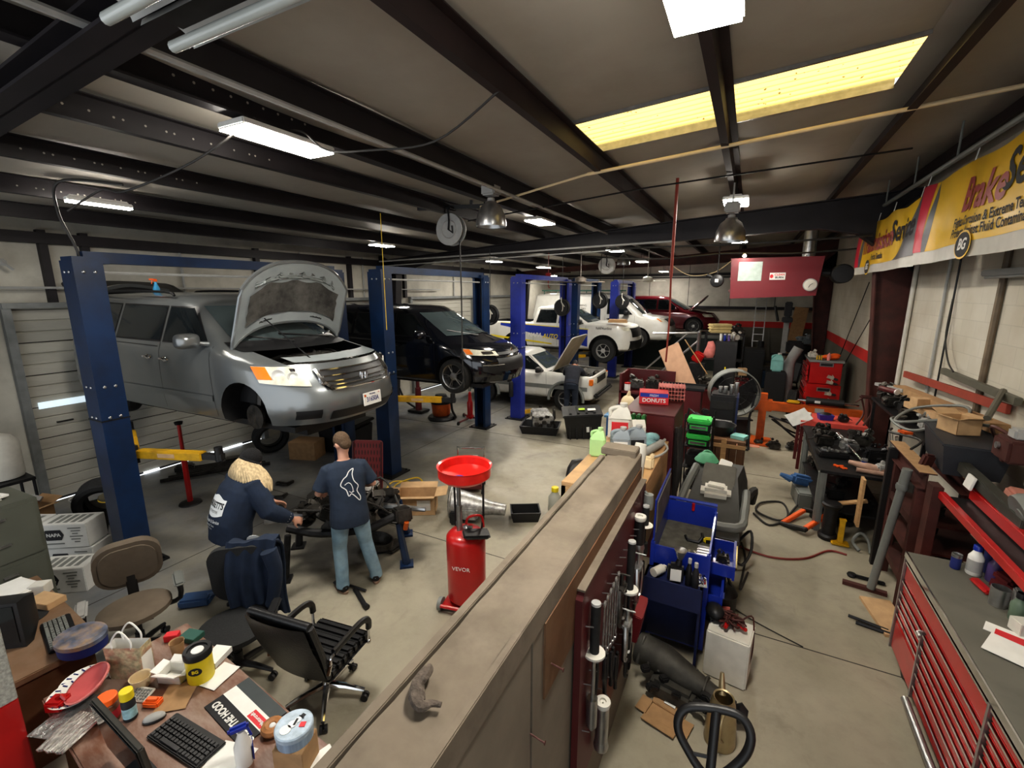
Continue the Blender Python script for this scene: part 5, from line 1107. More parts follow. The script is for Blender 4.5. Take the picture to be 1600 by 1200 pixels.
q=M();q.box((0,0,.01),(.25,.2,.02),(0,.1,0));q.box((.05,.05,.03),(.2,.16,.02),(0,0,.3));solo('paper_stack','rumpled white papers on top of the tall grey-green cabinet','paper',q,m_paper,(-6.5,1.3,1.285))
m_bat=mat('printed_white_box',(.6,.6,.58),.6,0,.06)
NB=[(-7.02,2.08,0,12,'white printed battery box at the floor under the hexagon-logo box'),(-7.04,2.06,.31,14,'white printed battery box with big hexagon logo, topmost by the tyre'),(-7.55,1.75,0,5,'white battery box on the floor nearest the grey-green cabinet back'),(-7.52,1.78,.31,8,'white battery box behind the grey-green cabinet, on another box'),(-6.6,1.82,0,16,'white printed battery box standing alone by the tan chair')]
for i,(x,y,z,a,lb)in enumerate(NB):
 t=thing('battery_box',lb,'box',(x,y,z),R(a+20),'white battery boxes');q=M();q.box((0,0,.15),(.52,.3,.3),bev=.006);q.obj('carton_body',m_bat,t)
 q=M();q.prism([(-.11,0),(-.08,.065),(.08,.065),(.11,0),(.08,-.065),(-.08,-.065)],0,.002);h_=q.obj('hexagon_logo',m_bink,t,(-.1,-.153,.17),(pi/2,0,0));text('NAPA',.058,(0,0,.0025),(0,0,0),m_bat,h_,bold=.002)
 q=M()
 for k in range(6):q.box((.13+(k%2)*.01,-.152,.25-.035*k),(.14-.04*(k%3),.003,.014))
 for k in range(5):q.box((-.16+.08*k,0,.3005),(.05,.2,.002))
 q.box((-.1,-.152,.06),(.2,.003,.016));q.obj('print',m_grey,t)
def tyre(label,loc,r,w,rot,group=None):
 t=thing('tyre',label,'tyre',loc,rot=rot,group=group);q=M()
 q.lathe([(r*.64,-w*.4),(r*.8,-w*.52),(r*.94,-w*.47),(r,-w*.38)]+[(r-(.008 if i%2 else 0),-w*.34+w*.68*i/10)for i in range(11)]+[(r,w*.38),(r*.94,w*.47),(r*.8,w*.52),(r*.64,w*.4),(r*.66,0)],axis='y',n=40,cap=False)
 q.obj('tread',m_rubber,t,ang=25);return t
tyre('wide black tyre leaning beside the white battery boxes',(-7.95,2.72,.35),.35,.27,(R(14),0,R(52)))
q=M();q.lathe([(.2,0),(.24,.3),(.25,.31),(.23,.3),(.19,.02)],n=24);solo('bucket','grey tub standing against the cream garage door','bucket',q,m_lgrey,(-8.5,2.75,0))
carton('carton','brown bag-like carton holding oddments behind the battery boxes','box',(-8.1,2.0,.0),.36,.3,.55,m_card,R(15),.4)
q=M();random.seed(9)
for i in range(8):q.box((random.uniform(-.12,.12),random.uniform(-.1,.1),.04+random.random()*.06),(.1,.06,.05),(random.random(),random.random(),random.random()))
solo('loose_parts','pile of small packaged parts on the brown carton','parts',q,m_lgrey,(-8.1,2.0,.555));q=M();q.box((0,0,.03),(.1,.07,.05),bev=.004);solo('orange_box','tiny orange box on the pile of packaged parts','box',q,m_orf,(-7.98,1.95,.66),R(30))
q=M();q.lathe([(.2,0),(.22,.05),(.22,.5),(.15,.6),(.05,.64)],n=20,sx=.8);solo('water_tank','white plastic tank against the left wall at the photo edge','tank',q,m_wpl,(-9.0,2.05,.75))
q=M();q.b(-.3,.3,-.25,.25,0,.04);q.b(-.28,.28,-.23,.23,.7,.74)
for a in(-.26,.26):
 for c in(-.21,.21):q.cyl((a,c,0),(a,c,.74),.018,n=8)
solo('wire_stand','dark low stand under the white plastic tank','stand',q,m_dark,(-9.0,2.05,0))
st=thing('bar_stool','round stool with worn yellow-edged seat beside the near blue post','stool',(-7.32,2.62,0));q=M();q.lathe([(.02,.58),(.16,.58),(.18,.6),(.18,.64),(.15,.66),(.02,.655)],n=24);q.obj('seat',mat('olive_vinyl',(.1,.085,.05),.6),st)
q=M();q.tube([(.182*cos(a),.182*sin(a),.6)for a in[2*pi*i/24 for i in range(24)]],.008,6,closed=True);q.obj('edge_trim',m_yhose,st)
for i in range(4):a=pi/4+pi/2*i;q=M();q.tube([(.1*cos(a),.1*sin(a),.58),(.19*cos(a),.19*sin(a),0)],.013,6);q.obj('leg',m_dark,st)
def pole_stand(label,loc,h,mt):
 t=thing('pole_jack',label,'jack stand',loc);q=M();q.cyl((0,0,.02),(0,0,h*.55),.04);q.cyl((0,0,h*.5),(0,0,h),.026);q.obj('pole',mt,t);q=M();q.lathe([(.16,0),(.15,.02),(.05,.04)],n=20);q.obj('foot',m_dark,t);q=M();q.lathe([(.05,h),(.06,h+.04),(.02,h+.03)],n=14);q.obj('saddle',m_dark,t);return t
pole_stand('tall red pole jack holding the yellow lift arm under the silver minivan',(-7.6,3.62,0),1.3,m_red)
carton('carton','brown cardboard box on the floor under the minivan front','box',(-7.7,5.9,0),.55,.4,.36,m_card,R(20),None)
tyre('wheel with alloy rim leaning beyond the minivan near the garage door',(-8.6,5.75,.34),.34,.22,(R(10),0,R(70)))
q=M();q.box((0,0,.3),(.85,.65,.6),bev=.06,tap=1.1);q.box((0,0,.62),(.95,.75,.06),bev=.02);q.lathe([(.2,.62),(.18,.8),(.05,.84)],n=16);solo('parts_bin','black bin with bagged parts on the floor behind the red grille panel','bin',q,m_black,(-7.35,6.6,0),R(10))
q=M()
for i in range(5):q.tube([(-.8+.1*i,-.25+.12*i,.05),(0,-.2+.1*i,.07),(.9-.08*i,-.18+.1*i,.05)],.035,7)
q.box((-.5,.2,.08),(.3,.2,.14),bev=.03);q.box((.3,.25,.08),(.35,.25,.12),bev=.03);solo('exhaust_parts','dark exhaust pipes and parts lying along the foot of the garage door','exhaust',q,m_grease,(-8.6,4.6,0),R(55))
for i,(x,y,a,lb)in enumerate(((-6.5,4.35,30,'small dark metal bracket on the floor left of the subframe'),(-6.15,4.1,80,'small greasy bracket on the floor right beside the subframe'),(-6.9,4.75,10,'greasy rag-like lump on the floor below the minivan bumper'))):
 q=M();q.box((0,0,.03),(.22,.06,.05),bev=.01);q.box((.08,.06,.03),(.06,.16,.05),bev=.01);q.ball((-.1,0,.03),(.06,.05,.03),8,6);solo('metal_bracket',lb,'bracket',q,m_grease,(x,y,0),R(a))
q=M();q.box((0,0,.05),(.3,.18,.09),bev=.02);q.tube([(.1,0,.08),(.3,.12,.05),(.36,.3,.03)],.03,6);solo('blue_part','blue plastic part on the floor near the tan chair','part',q,mat('blue_plastic',(.03,.07,.16),.5),(-5.0,2.3,0),R(40))
sf=thing('engine_cradle','greasy engine subframe with axles resting on stands between the two mechanics','engine',(-4.22,3.72,0),R(40))
random.seed(21)
q=M();q.tube([(-.62,-.3,.62),(-.25,-.36,.54),(.25,-.36,.54),(.62,-.26,.62)],.05,8,smooth=4);q.tube([(-.62,.3,.62),(-.25,.36,.54),(.25,.36,.54),(.62,.26,.6)],.05,8,smooth=4)
q.tube([(-.6,-.3,.6),(-.42,.0,.55),(-.6,.3,.6)],.05,8,smooth=4);q.tube([(.6,-.3,.6),(.4,0,.55),(.6,.3,.6)],.05,8,smooth=4);q.obj('cradle',m_dark,sf)
q=M()
for i in range(46):q.box((random.gauss(0,.3),random.gauss(0,.2),.5+random.random()*.36),(random.uniform(.06,.26),random.uniform(.06,.2),random.uniform(.06,.2)),(random.random()*.8,random.random()*.8,random.random()*3),bev=.02)
for i in range(9):q.lathe([(.07,-.03),(.09,0),(.07,.03)],(random.uniform(-.45,.45),random.uniform(-.3,.3),random.uniform(.6,.88)),random.choice('xyz'),16)
q.obj('gearbox',m_grease,sf)
q=M();q.tube([(-.92,-.1,.62),(-.4,0,.64)],[.03,.045],8);q.lathe([(.03,-.1),(.07,-.06),(.03,.02)],(-.7,-.03,.63),'x',14);q.obj('drive_shaft',m_steel,sf);q=M();q.tube([(.4,0,.64),(.95,-.15,.6)],[.045,.03],8);q.obj('drive_shaft',m_steel,sf)
for x in(-.62,.62):
 for y in(-.32,.32):q=M();q.tube([(x,y,.54),(x*1.12,y*1.15,0)],[.035,.05],6);q.box((x*1.12,y*1.15,.012),(.16,.16,.024));q.obj('stand_leg',m_blue if x>0 else m_dark,sf)
q=M()
for i in range(6):q.tube([(random.uniform(-.5,.5),random.uniform(-.4,.4),.75),(random.uniform(-.7,.7),random.uniform(-.5,.5),.9),(random.uniform(-.8,.8),random.uniform(-.5,.5),.6),(random.uniform(-.8,.8),random.uniform(-.5,.5),.4)],.014,6,smooth=5)
q.obj('hose',m_hose,sf)
q=M();q.lathe([(.12,0),(.14,.1),(.1,.18)],(.1,.42,.66),n=16);q.obj('red_pulley_cover',m_redd,sf);q=M();q.cyl((.7,-.4,.5),(.72,-.42,.6),.03,n=10);q.obj('orange_cap',m_orange,sf)
pt_=MM();pt_.lathe([(.1,0),(.16,.05),(.17,.14),(.16,.14),(.09,.02)],n=22,sx=1.5);pt_.box((.2,.1,.03),(.2,.3,.05),bev=.02);solo('drain_pan','dirty oil pan on the floor under the engine subframe','pan',pt_,m_grease,(-4.05,4.0,0))
q=M();q.box((0,0,.02),(.05,.4,.035),(0,0,.4),bev=.012);q.tube([(.05,.1,.03),(-.14,.24,.03)],.014,6);q.cyl((.09,-.19,.03),(.06,-.15,.03),.03,n=10);solo('pry_tool','black ratchet handle lying on the floor at the jeans wearer shoes','tool',q,m_black,(-3.48,3.15,0),R(40))
rp=thing('grille_panel','red painted steel panel with rows of slots leaning on the dark blue post','panel',(-5.4,5.22,.0),rot=(R(-9),0,R(24)));q=M();q.prism(rrect(.5,.86,.05),-.02,.02);q.T=Matrix()
pnl=q.obj('panel_sheet',mat('faded_red_panel',(.26,.03,.03),.55,0,.2,5,dirt=(.1,.03,.03),damt=.5),rp,(0,0,.44),(pi/2,0,0));q=M()
for r_ in range(7):
 for c in range(9):q.prism(ell((c-4)*.052+(r_%2)*.014,(r_-3)*.115,.011,.042,10),.0205,.0215)
q.obj('slots',m_rust,pnl)
for x in(-.24,.24):q=M();q.box((x,-.03,.44),(.03,.03,.84),bev=.008);q.obj('edge_frame',m_redd,rp)
cable([(-5.0,5.0,.03),(-4.8,5.3,.03),(-4.6,5.65,.05),(-4.85,5.85,.12),(-5.05,5.5,.08),(-4.75,5.2,.06),(-4.5,5.5,.03),(-4.85,5.75,.05),(-5.15,5.55,.1),(-4.95,5.15,.05),(-4.6,5.1,.03),(-4.35,5.35,.02)],.013,'tangled yellow extension cable on the floor by the red panel','extension_cable',m_yhose)
bx=carton('carton','open brown cardboard box standing on the floor by the yellow cable','box',(-4.24,5.08,.0),.58,.34,.3,m_card2,R(30),.25)
q=M();q.box((.12,-.175,.16),(.2,.004,.16));q.obj('shipping_label',m_paper,bx)
od=thing('oil_drainer','tall red waste-oil drainer with funnel bowl standing on the concrete','oil drainer',(-2.40,3.62,0),R(12))
q=M();q.lathe([(.17,.1),(.2,.13),(.205,.78),(.2,.82),(.16,.86),(.05,.88)],n=32);tk=q.obj('tank',m_red,od);text('VEVOR',.06,(.02,-.208,.55),(pi/2,0,R(4)),m_white,tk)
q=M();q.lathe([(.05,1.38),(.22,1.44),(.265,1.48),(.27,1.58),(.28,1.585),(.258,1.575),(.25,1.5),(.03,1.43)],n=36);bw=q.obj('funnel_bowl',mat('bright_red_plastic',(.6,.02,.015),.35,coat=.3),od);q=M();q.lathe([(.05,1.455),(.05,1.465),(.01,1.467)],(-.05,-.03,0),n=14);q.obj('drain_strainer',m_cart,bw)
q=M();q.cyl((-.06,-.02,.86),(-.06,-.02,1.42),.022);q.cyl((-.06,-.02,.86),(-.06,-.02,1.15),.03);q.obj('riser_tube',m_steel,od)
q=M();q.tube([(.14,.08,.82),(.16,.1,1.0),(.17,.08,1.4)],.012,8);q.tube([(-.15,.1,.82),(-.16,.1,1.4)],.012,8);q.obj('support_rod',m_dark,od)
q=M();q.tube([(.0,.02,.86),(.02,.0,1.0),(.1,.02,1.04),(.15,.08,1.0),(.16,.1,.88)],.013,8,smooth=5);q.obj('push_handle',m_red,od)
q=M();q.box((.15,-.1,.9),(.25,.16,.05),(0,.1,.5),bev=.02,tap=1.15);tr=q.obj('tool_tray',m_black,od)
q=M();q.box((0,0,.06),(.44,.34,.03));q.tube([(-.22,-.2,.08),(.22,-.2,.08)],.02,8);q.obj('trolley_frame',m_red,od)
for x,y in((-.24,-.15),(.24,-.15),(.24,.2),(-.24,.2)):q=M();q.cyl((x-.02,y,.07),(x+.02,y,.07),.07 if y<0 else .05,n=18);q.obj('castor',m_grey,od)
q=M();q.lathe([(.03,.88),(.035,.93),(.02,.95)],(.02,-.04,0),n=12);q.tube([(.02,-.04,.93),(.1,-.08,.96)],.014,6);q.cyl((-.1,.06,.86),(-.1,.06,.92),.03);q.obj('valve',m_steel,od)
tr=thing('transmission','pale cast-aluminium transmission lying on the floor behind the red drainer','gearbox',(-3.3,5.28,0),R(20));tr.scale=(.86,.9,.9)
q=M();q.tube([(-.42,0,.25),(-.2,0,.25),(.0,.0,.22),(.25,0,.2),(.5,0,.18)],[.25,.2,.17,.11,.09],16);random.seed(3)
for i in range(7):q.tube([(-.4+.1*i,-.2+.015*i,.2),(-.4+.1*i,0,.42-.03*i),(-.4+.1*i,.2-.015*i,.2)],.018,6,smooth=3)
q.box((-.1,-.12,.16),(.3,.2,.2),bev=.03);q.obj('casing',m_alu,tr);q=M();q.lathe([(.27,-.44),(.28,-.42),(.27,-.4)],(0,0,.27),'x',24);q.obj('bell_flange',m_alu,tr)
q=M();q.box((0,0,.0),(.2,.1,.2),bev=.02);q.obj('bracket',m_dark,tr,(-.3,-.25,.12))
q=M();q.rings([[(-.18,-.12,0),(.18,-.12,0),(.18,.12,0),(-.18,.12,0)],[(-.22,-.16,.16),(.22,-.16,.16),(.22,.16,.16),(-.22,.16,.16)],[(-.2,-.14,.16),(.2,-.14,.16),(.2,.14,.16),(-.2,.14,.16)],[(-.17,-.11,.02),(.17,-.11,.02),(.17,.11,.02),(-.17,.11,.02)]]);solo('catch_pan','black catch pan tilted on the floor beside the pale transmission','pan',q,m_black,(-2.66,5.6,.0),R(30))
tj=thing('transmission_jack','low red transmission jack with chrome frame behind the red drainer','jack',(-3.95,6.1,0),R(25));q=M();q.tube([(-.22,.2,.05),(-.22,.2,.62),(-.18,.2,.66),(.2,.2,.66),(.24,.2,.62),(.24,.2,.05)],.016,8,smooth=2);q.obj('frame',m_chrome,tj)
q=M();q.box((0,.1,.45),(.4,.2,.06),bev=.01);q.tube([(-.15,.0,.5),(.0,.06,.54),(.18,.06,.5)],.04,8);q.obj('saddle',m_red,tj);q=M();q.box((0,0,.12),(.5,.45,.08),bev=.02);q.cyl((0,0,.12),(0,0,.45),.05);q.obj('base_frame',m_redd,tj)
q=M();q.box((.1,.08,.53),(.14,.1,.08),bev=.03);q.obj('clamp',m_lgrey,tj)
for x,y in((-.24,-.2),(.24,-.2),(-.24,.2),(.24,.2)):q=M();q.cyl((x-.015,y,.045),(x+.015,y,.045),.045,n=14);q.obj('castor',m_black,tj)
bottle('washer_jug','clear washer fluid jug with yellow cap on the floor beyond the half wall','jug',(-2.36,6.02,0),.1,.34,mat('cloudy_plastic',(.42,.42,.36),.3,0,.1),m_yel,.05,.55,.68)
bn=thing('storage_tote','big black lidded plastic tote tilted beside the engine in a tray','tote',(-3.18,9.78,.02),rot=(R(6),R(-4),R(24)))
q=M();q.rings([[(-.36,-.26,0),(.36,-.26,0),(.36,.26,0),(-.36,.26,0)],[(-.42,-.31,.55),(.42,-.31,.55),(.42,.31,.55),(-.42,.31,.55)]])
for i in range(5):q.box((-.3+.15*i,-.29,.28),(.03,.03,.5),(R(-5),0,0))
q.obj('tote_body',m_black,bn,ang=20);q=M();q.box((0,0,.58),(.9,.68,.06),bev=.02)
for i in range(4):q.box((-.27+.18*i,0,.62),(.06,.5,.03),bev=.01)
ld=q.obj('lid',m_black,bn);q=M();q.box((.0,.0,.637),(.14,.1,.006));q.obj('green_sticker',mat('lime_sticker',(.4,.6,.05),.5),ld);q=M();q.box((.22,-.05,.637),(.18,.12,.006));q.obj('sticker',m_paper,ld);q=M();q.box((.12,-.3,.25),(.1,.006,.12),(R(-5),0,0));q.obj('side_label',m_paper,bn)
q=M();q.rings([[(-.4,-.26,0),(.4,-.26,0),(.4,.26,0),(-.4,.26,0)],[(-.46,-.32,.2),(.46,-.32,.2),(.46,.32,.2),(-.46,.32,.2)],[(-.43,-.29,.2),(.43,-.29,.2),(.43,.29,.2),(-.43,.29,.2)],[(-.38,-.24,.03),(.38,-.24,.03),(.38,.24,.03),(-.38,.24,.03)]]);solo('drip_tray','wide black drip tray on the floor holding a dirty engine','tray',q,m_black,(-4.16,9.6,0),R(14))
en=thing('engine_block','dirty aluminium engine block sitting in the black drip tray','engine',(-4.12,9.62,.035),R(30));random.seed(8);q=M();q.box((0,0,.2),(.5,.32,.36),bev=.03);q.box((-.08,.02,.44),(.42,.2,.16),(.3,0,0),bev=.03);q.box((-.05,-.12,.42),(.42,.16,.14),(-.4,0,0),bev=.03);q.obj('block',m_alu,en);q=M()
for i in range(14):q.lathe([(.03+.05*random.random(),-.02),(.03+.05*random.random(),.02)],(.26,random.uniform(-.15,.15),random.uniform(.1,.5)),'x',12)
for i in range(8):q.box((random.uniform(-.25,.25),-.18,random.uniform(.08,.4)),(.1,.06,.08),(0,0,random.random()),bev=.01)
q.obj('pulleys',m_grease,en)
sv=thing('shop_vacuum','orange shop vacuum with black lid and hose on the floor beyond the minivan','vacuum',(-6.95,9.45,0));q=M();q.lathe([(.2,.1),(.23,.14),(.25,.4),(.25,.44)],n=28);q.obj('drum',m_orange,sv);q=M();q.lathe([(.26,.43),(.27,.47),(.24,.55),(.16,.6),(.14,.66),(.03,.68)],n=28);q.obj('lid',m_dark,sv);q=M();q.lathe([(.34,.0),(.36,.04),(.33,.09),(.2,.11)],n=28);q.obj('base_skirt',m_black,sv)
q=M();q.tube([(.2,-.1,.5),(.38,-.12,.6),(.42,-.1,.3),(.38,.1,.06),(.0,.38,.05),(-.4,.1,.04)],.03,8,smooth=6);q.obj('hose',m_black,sv)
rj=thing('bottle_jack','red upright transmission jack with castors beside the orange vacuum','jack',(-6.15,9.6,0));q=M();q.lathe([(.07,.1),(.075,.5),(.05,.55),(.04,.75),(.02,.78)],n=16);q.box((0,0,.12),(.16,.16,.1),bev=.02);q.obj('cylinder',m_red,rj);q=M()
for a in(.4,2.5,4.6):q.tube([(0,0,.1),(.45*cos(a),.45*sin(a),.07)],.025,6)
q.obj('leg_frame',m_redd,rj)
for a in(.4,2.5,4.6):q=M();q.cyl((.47*cos(a)-.015,.47*sin(a),.05),(.47*cos(a)+.015,.47*sin(a),.05),.05,n=12);q.obj('castor',m_black,rj)
js=thing('pole_jack','dark red telescopic jack standing behind the orange vacuum by the wall','jack',(-7.9,9.7,0));q=M();q.cyl((0,0,.05),(0,0,.7),.09,.08);q.cyl((0,0,.6),(0,0,1.1),.05);q.obj('cylinder',m_redd,js);q=M();q.box((0,0,.05),(.5,.4,.06),bev=.02);q.tube([(-.2,.1,.08),(-.6,.15,.25),(-.75,.1,.6)],.03,6,smooth=4);q.obj('base',m_dark,js)
q=M();q.lathe([(.06,0),(.06,.35),(.04,.4),(.015,.42)],n=14);solo('gas_bottle','small black gas bottle hung on the bright blue post by the off-roader door','bottle',q,m_black,(-5.28,10.22,.62))
# ------------------------------------------------------------------ centre aisle
tb=thing('tool_board','maroon tool board with dusty top edge hung on the half wall','tool board',(-.617,0,0))
q=M();q.prism([(1.93,.55),(3.5,.55),(3.5,1.80),(3.47,1.83),(1.97,1.83),(1.93,1.79)],-.018,.018,Matrix(((0,0,1,0),(1,0,0,0),(0,1,0,0),(0,0,0,1))))
q.obj('board',m_redd,tb);q=M();q.b(-.02,.024,1.95,3.49,1.828,1.84);q.obj('top_edge',m_dust,tb)
for i in range(15):
 for z in(1.6,1.25,.95):q=M();q.cyl((.018,2.0+i*.1,z),(.06,2.0+i*.1,z+.01),.0035,n=6);q.obj('hook',m_steel,tb)
TX=-.565
def tool(label,y,z,kind,s=1.,mt=m_steel,x=TX,ax=0.):
 t=thing({'hammer':'slide_hammer','wrench':'wrench','puller':'gear_puller','grip':'gripping_tool','tube':'driver_tube'}[kind],label,'tool',(x,y,z),rot=(ax,0,0))
 if kind=='hammer':
  q=M();q.cyl((0,0,0),(0,0,-.28*s),.026);q.obj('grip',m_rubber,t);q=M();q.lathe([(.027,0),(.025,.012),(.01,.016)],n=18);q.obj('end_cap',m_lgrey,t)
  q=M();q.cyl((0,0,-.28*s),(0,0,-.75*s),.011);q.lathe([(.03,-.55*s),(.03,-.72*s)],n=16);q.obj('rod',mt,t);q=M();q.lathe([(.058,-.285*s),(.06,-.28*s),(.058,-.272*s),(.02,-.27*s)],n=24);q.obj('guard_disc',m_wpl,t)
 elif kind=='wrench':
  q=M();q.box((0,0,-.11*s),(.006,.016,.2*s));q.tube([(0,.016*cos(a),.014*sin(a))for a in[2*pi*i/12 for i in range(12)]],.006,6,closed=True);q.box((0,-.012,-.225*s),(.008,.01,.03),(.3,0,0));q.box((0,.012,-.225*s),(.008,.01,.03),(-.3,0,0));q.obj('wrench_body',mt,t)
 elif kind=='puller':
  q=M();q.cyl((0,0,.1),(0,0,-.25),.012);q.box((0,0,0),(.05,.12,.04),bev=.01)
  for sg in(-1,1):q.tube([(0,sg*.055,.01),(.01,sg*.085,-.08),(.01,sg*.08,-.2),(.01,sg*.045,-.25),(.01,sg*.03,-.24)],.012,6,smooth=3)
  q.cyl((-.05,0,.1),(.05,0,.1),.006);q.obj('puller_body',mt,t)
 elif kind=='tube':
  q=M();q.cyl((0,0,0),(0,0,-.26*s),.038);q.obj('barrel',mt,t);q=M();q.lathe([(.04,-.02),(.046,0),(.044,.012),(.02,.014),(.018,.002),(.004,0)],n=24);q.obj('head_ring',m_wpl,t);q=M();q.lathe([(.038,-.26*s),(.045,-.3*s),(.04,-.32*s),(.02,-.325*s)],n=20);q.obj('tail_ring',m_steel,t)
 else:
  q=M();q.tube([(0,-.02,0),(0,-.03,-.12),(0,-.005,-.2),(0,.0,-.26)],.012,6,smooth=3);q.tube([(0,.02,0),(0,.03,-.12),(0,.005,-.2),(0,.01,-.27)],.012,6,smooth=3);q.obj('jaws',mt,t)
tool('slide hammer with black grip and white disc, lowest on the tool board front end',2.06,1.70,'hammer',1.05)
tool('large black-gripped slide hammer with cream disc in the middle of the tool board',2.78,1.68,'hammer',1.25,m_dark,-.54)
tool('silver tube tool with white ring hanging at the bottom of the tool board',2.22,.95,'tube',1.,m_steel,-.545)
for i in range(6):tool('combination wrench in the hanging row between the two slide hammers, '+('first','second','third','fourth','fifth','sixth')[i]+' from the nearer hammer',2.24+i*.062,1.58,'wrench',1.5+.1*i,m_alu)
tool('two-armed gear puller hanging beyond the large slide hammer, top of the two',3.0,1.38,'puller',1,m_steel,-.53)
tool('two-armed gear puller below the cream disc on the tool board',2.72,1.12,'puller',1,m_alu,-.53)
for i,(y,z,m_)in enumerate(((2.45,1.12,m_dark),(2.58,.98,m_dark),(2.3,1.2,m_dark),(3.25,1.45,m_steel),(3.35,1.2,m_dark),(3.12,1.0,m_alu))):
 tool(('dark hooked plier hanging low in the middle of the tool board','dark plier hanging beside the silver puller','dark plier hanging above the silver tube tool','silver spring tool near the far end of the tool board','dark clamp at the far end of the tool board','aluminium clamp low at the far end of the tool board')[i],y,z,'grip',1,m_,-.56)
for i,(y,z,kd,m_)in enumerate(((2.1,1.3,'grip',m_dark),(2.35,.85,'grip',m_dark),(2.65,1.42,'puller',m_grease),(2.95,.78,'puller',m_dark),(3.3,.95,'wrench',m_alu),(3.38,1.66,'hammer',m_dark),(3.15,1.68,'tube',m_dark))):
 tool(('dark bent plier under the front slide hammer','dark pliers lowest on the tool board','greasy gear puller next to the big slide hammer grip','dark gear puller below the red case','aluminium wrench low at the far end of the board','short dark hammer tool at the far top of the board','dark tube tool at the top of the board beyond the big slide hammer')[i],y,z,kd,.55 if kd=='hammer' else .8,m_)
q=M();q.box((0,0,0),(.06,.2,.26),bev=.006);q.box((.032,0,.02),(.004,.16,.2));o=solo('tool_set_case','red case with fittings hanging from the tool board by the pullers','case',q,m_redf,(-.5,2.95,1.0),rot=(R(12),R(8),0))
q=M();q.lathe([(.035,0),(.04,.06),(.035,.12)],(0,0,0),'z',16);q.tube([(0,0,.1),(-.03,.0,.14)],.01,6);solo('socket_adapter','grey round spool hanging at the far top corner of the tool board','tool',q,m_grey,(-.56,3.44,1.62))
ws=thing('wooden_shelf','pale wooden shelf unit standing at the far end of the half wall','shelf',(-1.0,4.42,0))
q=M();q.b(-.36,.33,-.8,.8,1.58,1.62,.004);q.b(.29,.33,-.8,.8,.9,1.58);q.b(-.36,-.32,-.8,.8,.9,1.58);q.b(-.36,.33,-.8,-.77,.9,1.58);q.b(-.32,.29,-.78,.8,1.2,1.23);q.obj('shelf_case',m_wood,ws)
for x in(-.33,.3):
 for y in(-.77,.77):q=M();q.b(x-.035,x+.035,y-.035,y+.035,0,.95);q.obj('leg',m_wood,ws)
ZS=1.622
jug('oil_jug','grey-blue oil jug on the wooden shelf, nearer the lime jug',(-1.06,4.52,ZS),.2,.12,.3,m_slate,m_lgrey,R(20),m_white);jug('oil_jug','grey-blue oil jug on the wooden shelf beside the silver gun',(-.93,4.66,ZS),.2,.12,.3,m_slate,m_lgrey,R(30),m_bink)
jug('coolant_jug','bright lime green jug on the left of the wooden shelf',(-1.26,4.4,ZS),.16,.11,.3,m_lime,m_lime,R(10));jug('white_jug','large white jug with red and black label behind the oil jugs',(-1.2,5.05,ZS),.26,.2,.42,m_wpl,m_wpl,R(15),m_rink)
q=M();q.rings([[(-.07,-.07,0),(.07,-.07,0),(.07,.07,0),(-.07,.07,0)],[(-.07,-.07,.2),(.07,-.07,.2),(.07,.07,.2),(-.07,.07,.2)],[(-.07,-.004,.27),(.07,-.004,.27),(.07,.004,.27),(-.07,.004,.27)]]);solo('gable_carton','white gable-topped carton on the wooden shelf','carton',q,m_wpl,(-.98,5.0,ZS),R(25))
q=M();random.seed(6);q.ball((0,0,.07),(.14,.1,.07),14,8);q.ball((.08,.02,.12),(.09,.07,.05),12,8);q.box((-.08,.0,.13),(.12,.1,.06),(.3,.2,.4),bev=.02);solo('rag_bundle','teal and grey rag bundle on the wooden shelf behind the oil jugs','rag',q,mat('teal_rag',(.2,.36,.38),.8,0,.5,12,.4),(-.88,4.86,ZS+.0),R(20))
sg_=thing('vacuum_gun','white and grey gun-shaped tool standing at the near corner of the wooden shelf','tool',(-.755,4.02,ZS));q=M();q.tube([(0,0,.0),(0,-.02,.12),(-.01,-.0,.22),(0,.02,.32)],[.035,.045,.062,.05],12,flat=.8);q.obj('gun_body',m_wpl,sg_);q=M();q.box((0,-.05,.1),(.04,.05,.16),bev=.015);q.obj('grip',m_lgrey,sg_)
q=M();q.tube([(0,-.3,.05),(0,.25,.05)],.042,14);q.cyl((0,.25,.05),(0,.36,.06),.016);q.tube([(0,.3,.05),(.1,.2,.02),(.12,-.05,.02),(.06,-.2,.02)],.012,6,smooth=5);solo('grease_gun','long pale cylinder with black hose lying on the wooden shelf','tool',q,m_lgrey,(-.78,4.72,ZS),R(-14))
q=M();q.box((0,0,.06),(.1,.08,.12),bev=.02);q.box((.03,.0,.13),(.04,.04,.05),bev=.01);solo('yellow_bottle','small pale yellow bottle at the edge of the wooden shelf','bottle',q,m_cream,(-.72,4.28,ZS))
q=M();q.tube([(-.14,0,.1),(-.05,.1,.26),(.12,.1,.22),(.14,-.06,.1),(0,-.12,.04)],[.06,.09,.08,.07,.05],10,smooth=3);q.ball((0,0,-.12),(.16,.14,.09),14,8);q.tube([(-.1,0,.1),(-.12,0,-.1)],.03,6);hb=solo('creeper_seat','black padded saddle seat standing on the floor left of the wooden shelf','seat',q,m_black,(-1.62,5.0,.93),R(30))
q=M();q.cyl((0,0,.05),(0,0,.75),.03);q.box((0,0,.03),(.4,.4,.04),bev=.02);q.box((0,0,.03),(.5,.08,.05),(0,0,.8));solo('seat_stand','black post stand under the padded saddle seat','stand',q,m_black,(-1.62,5.0,0))
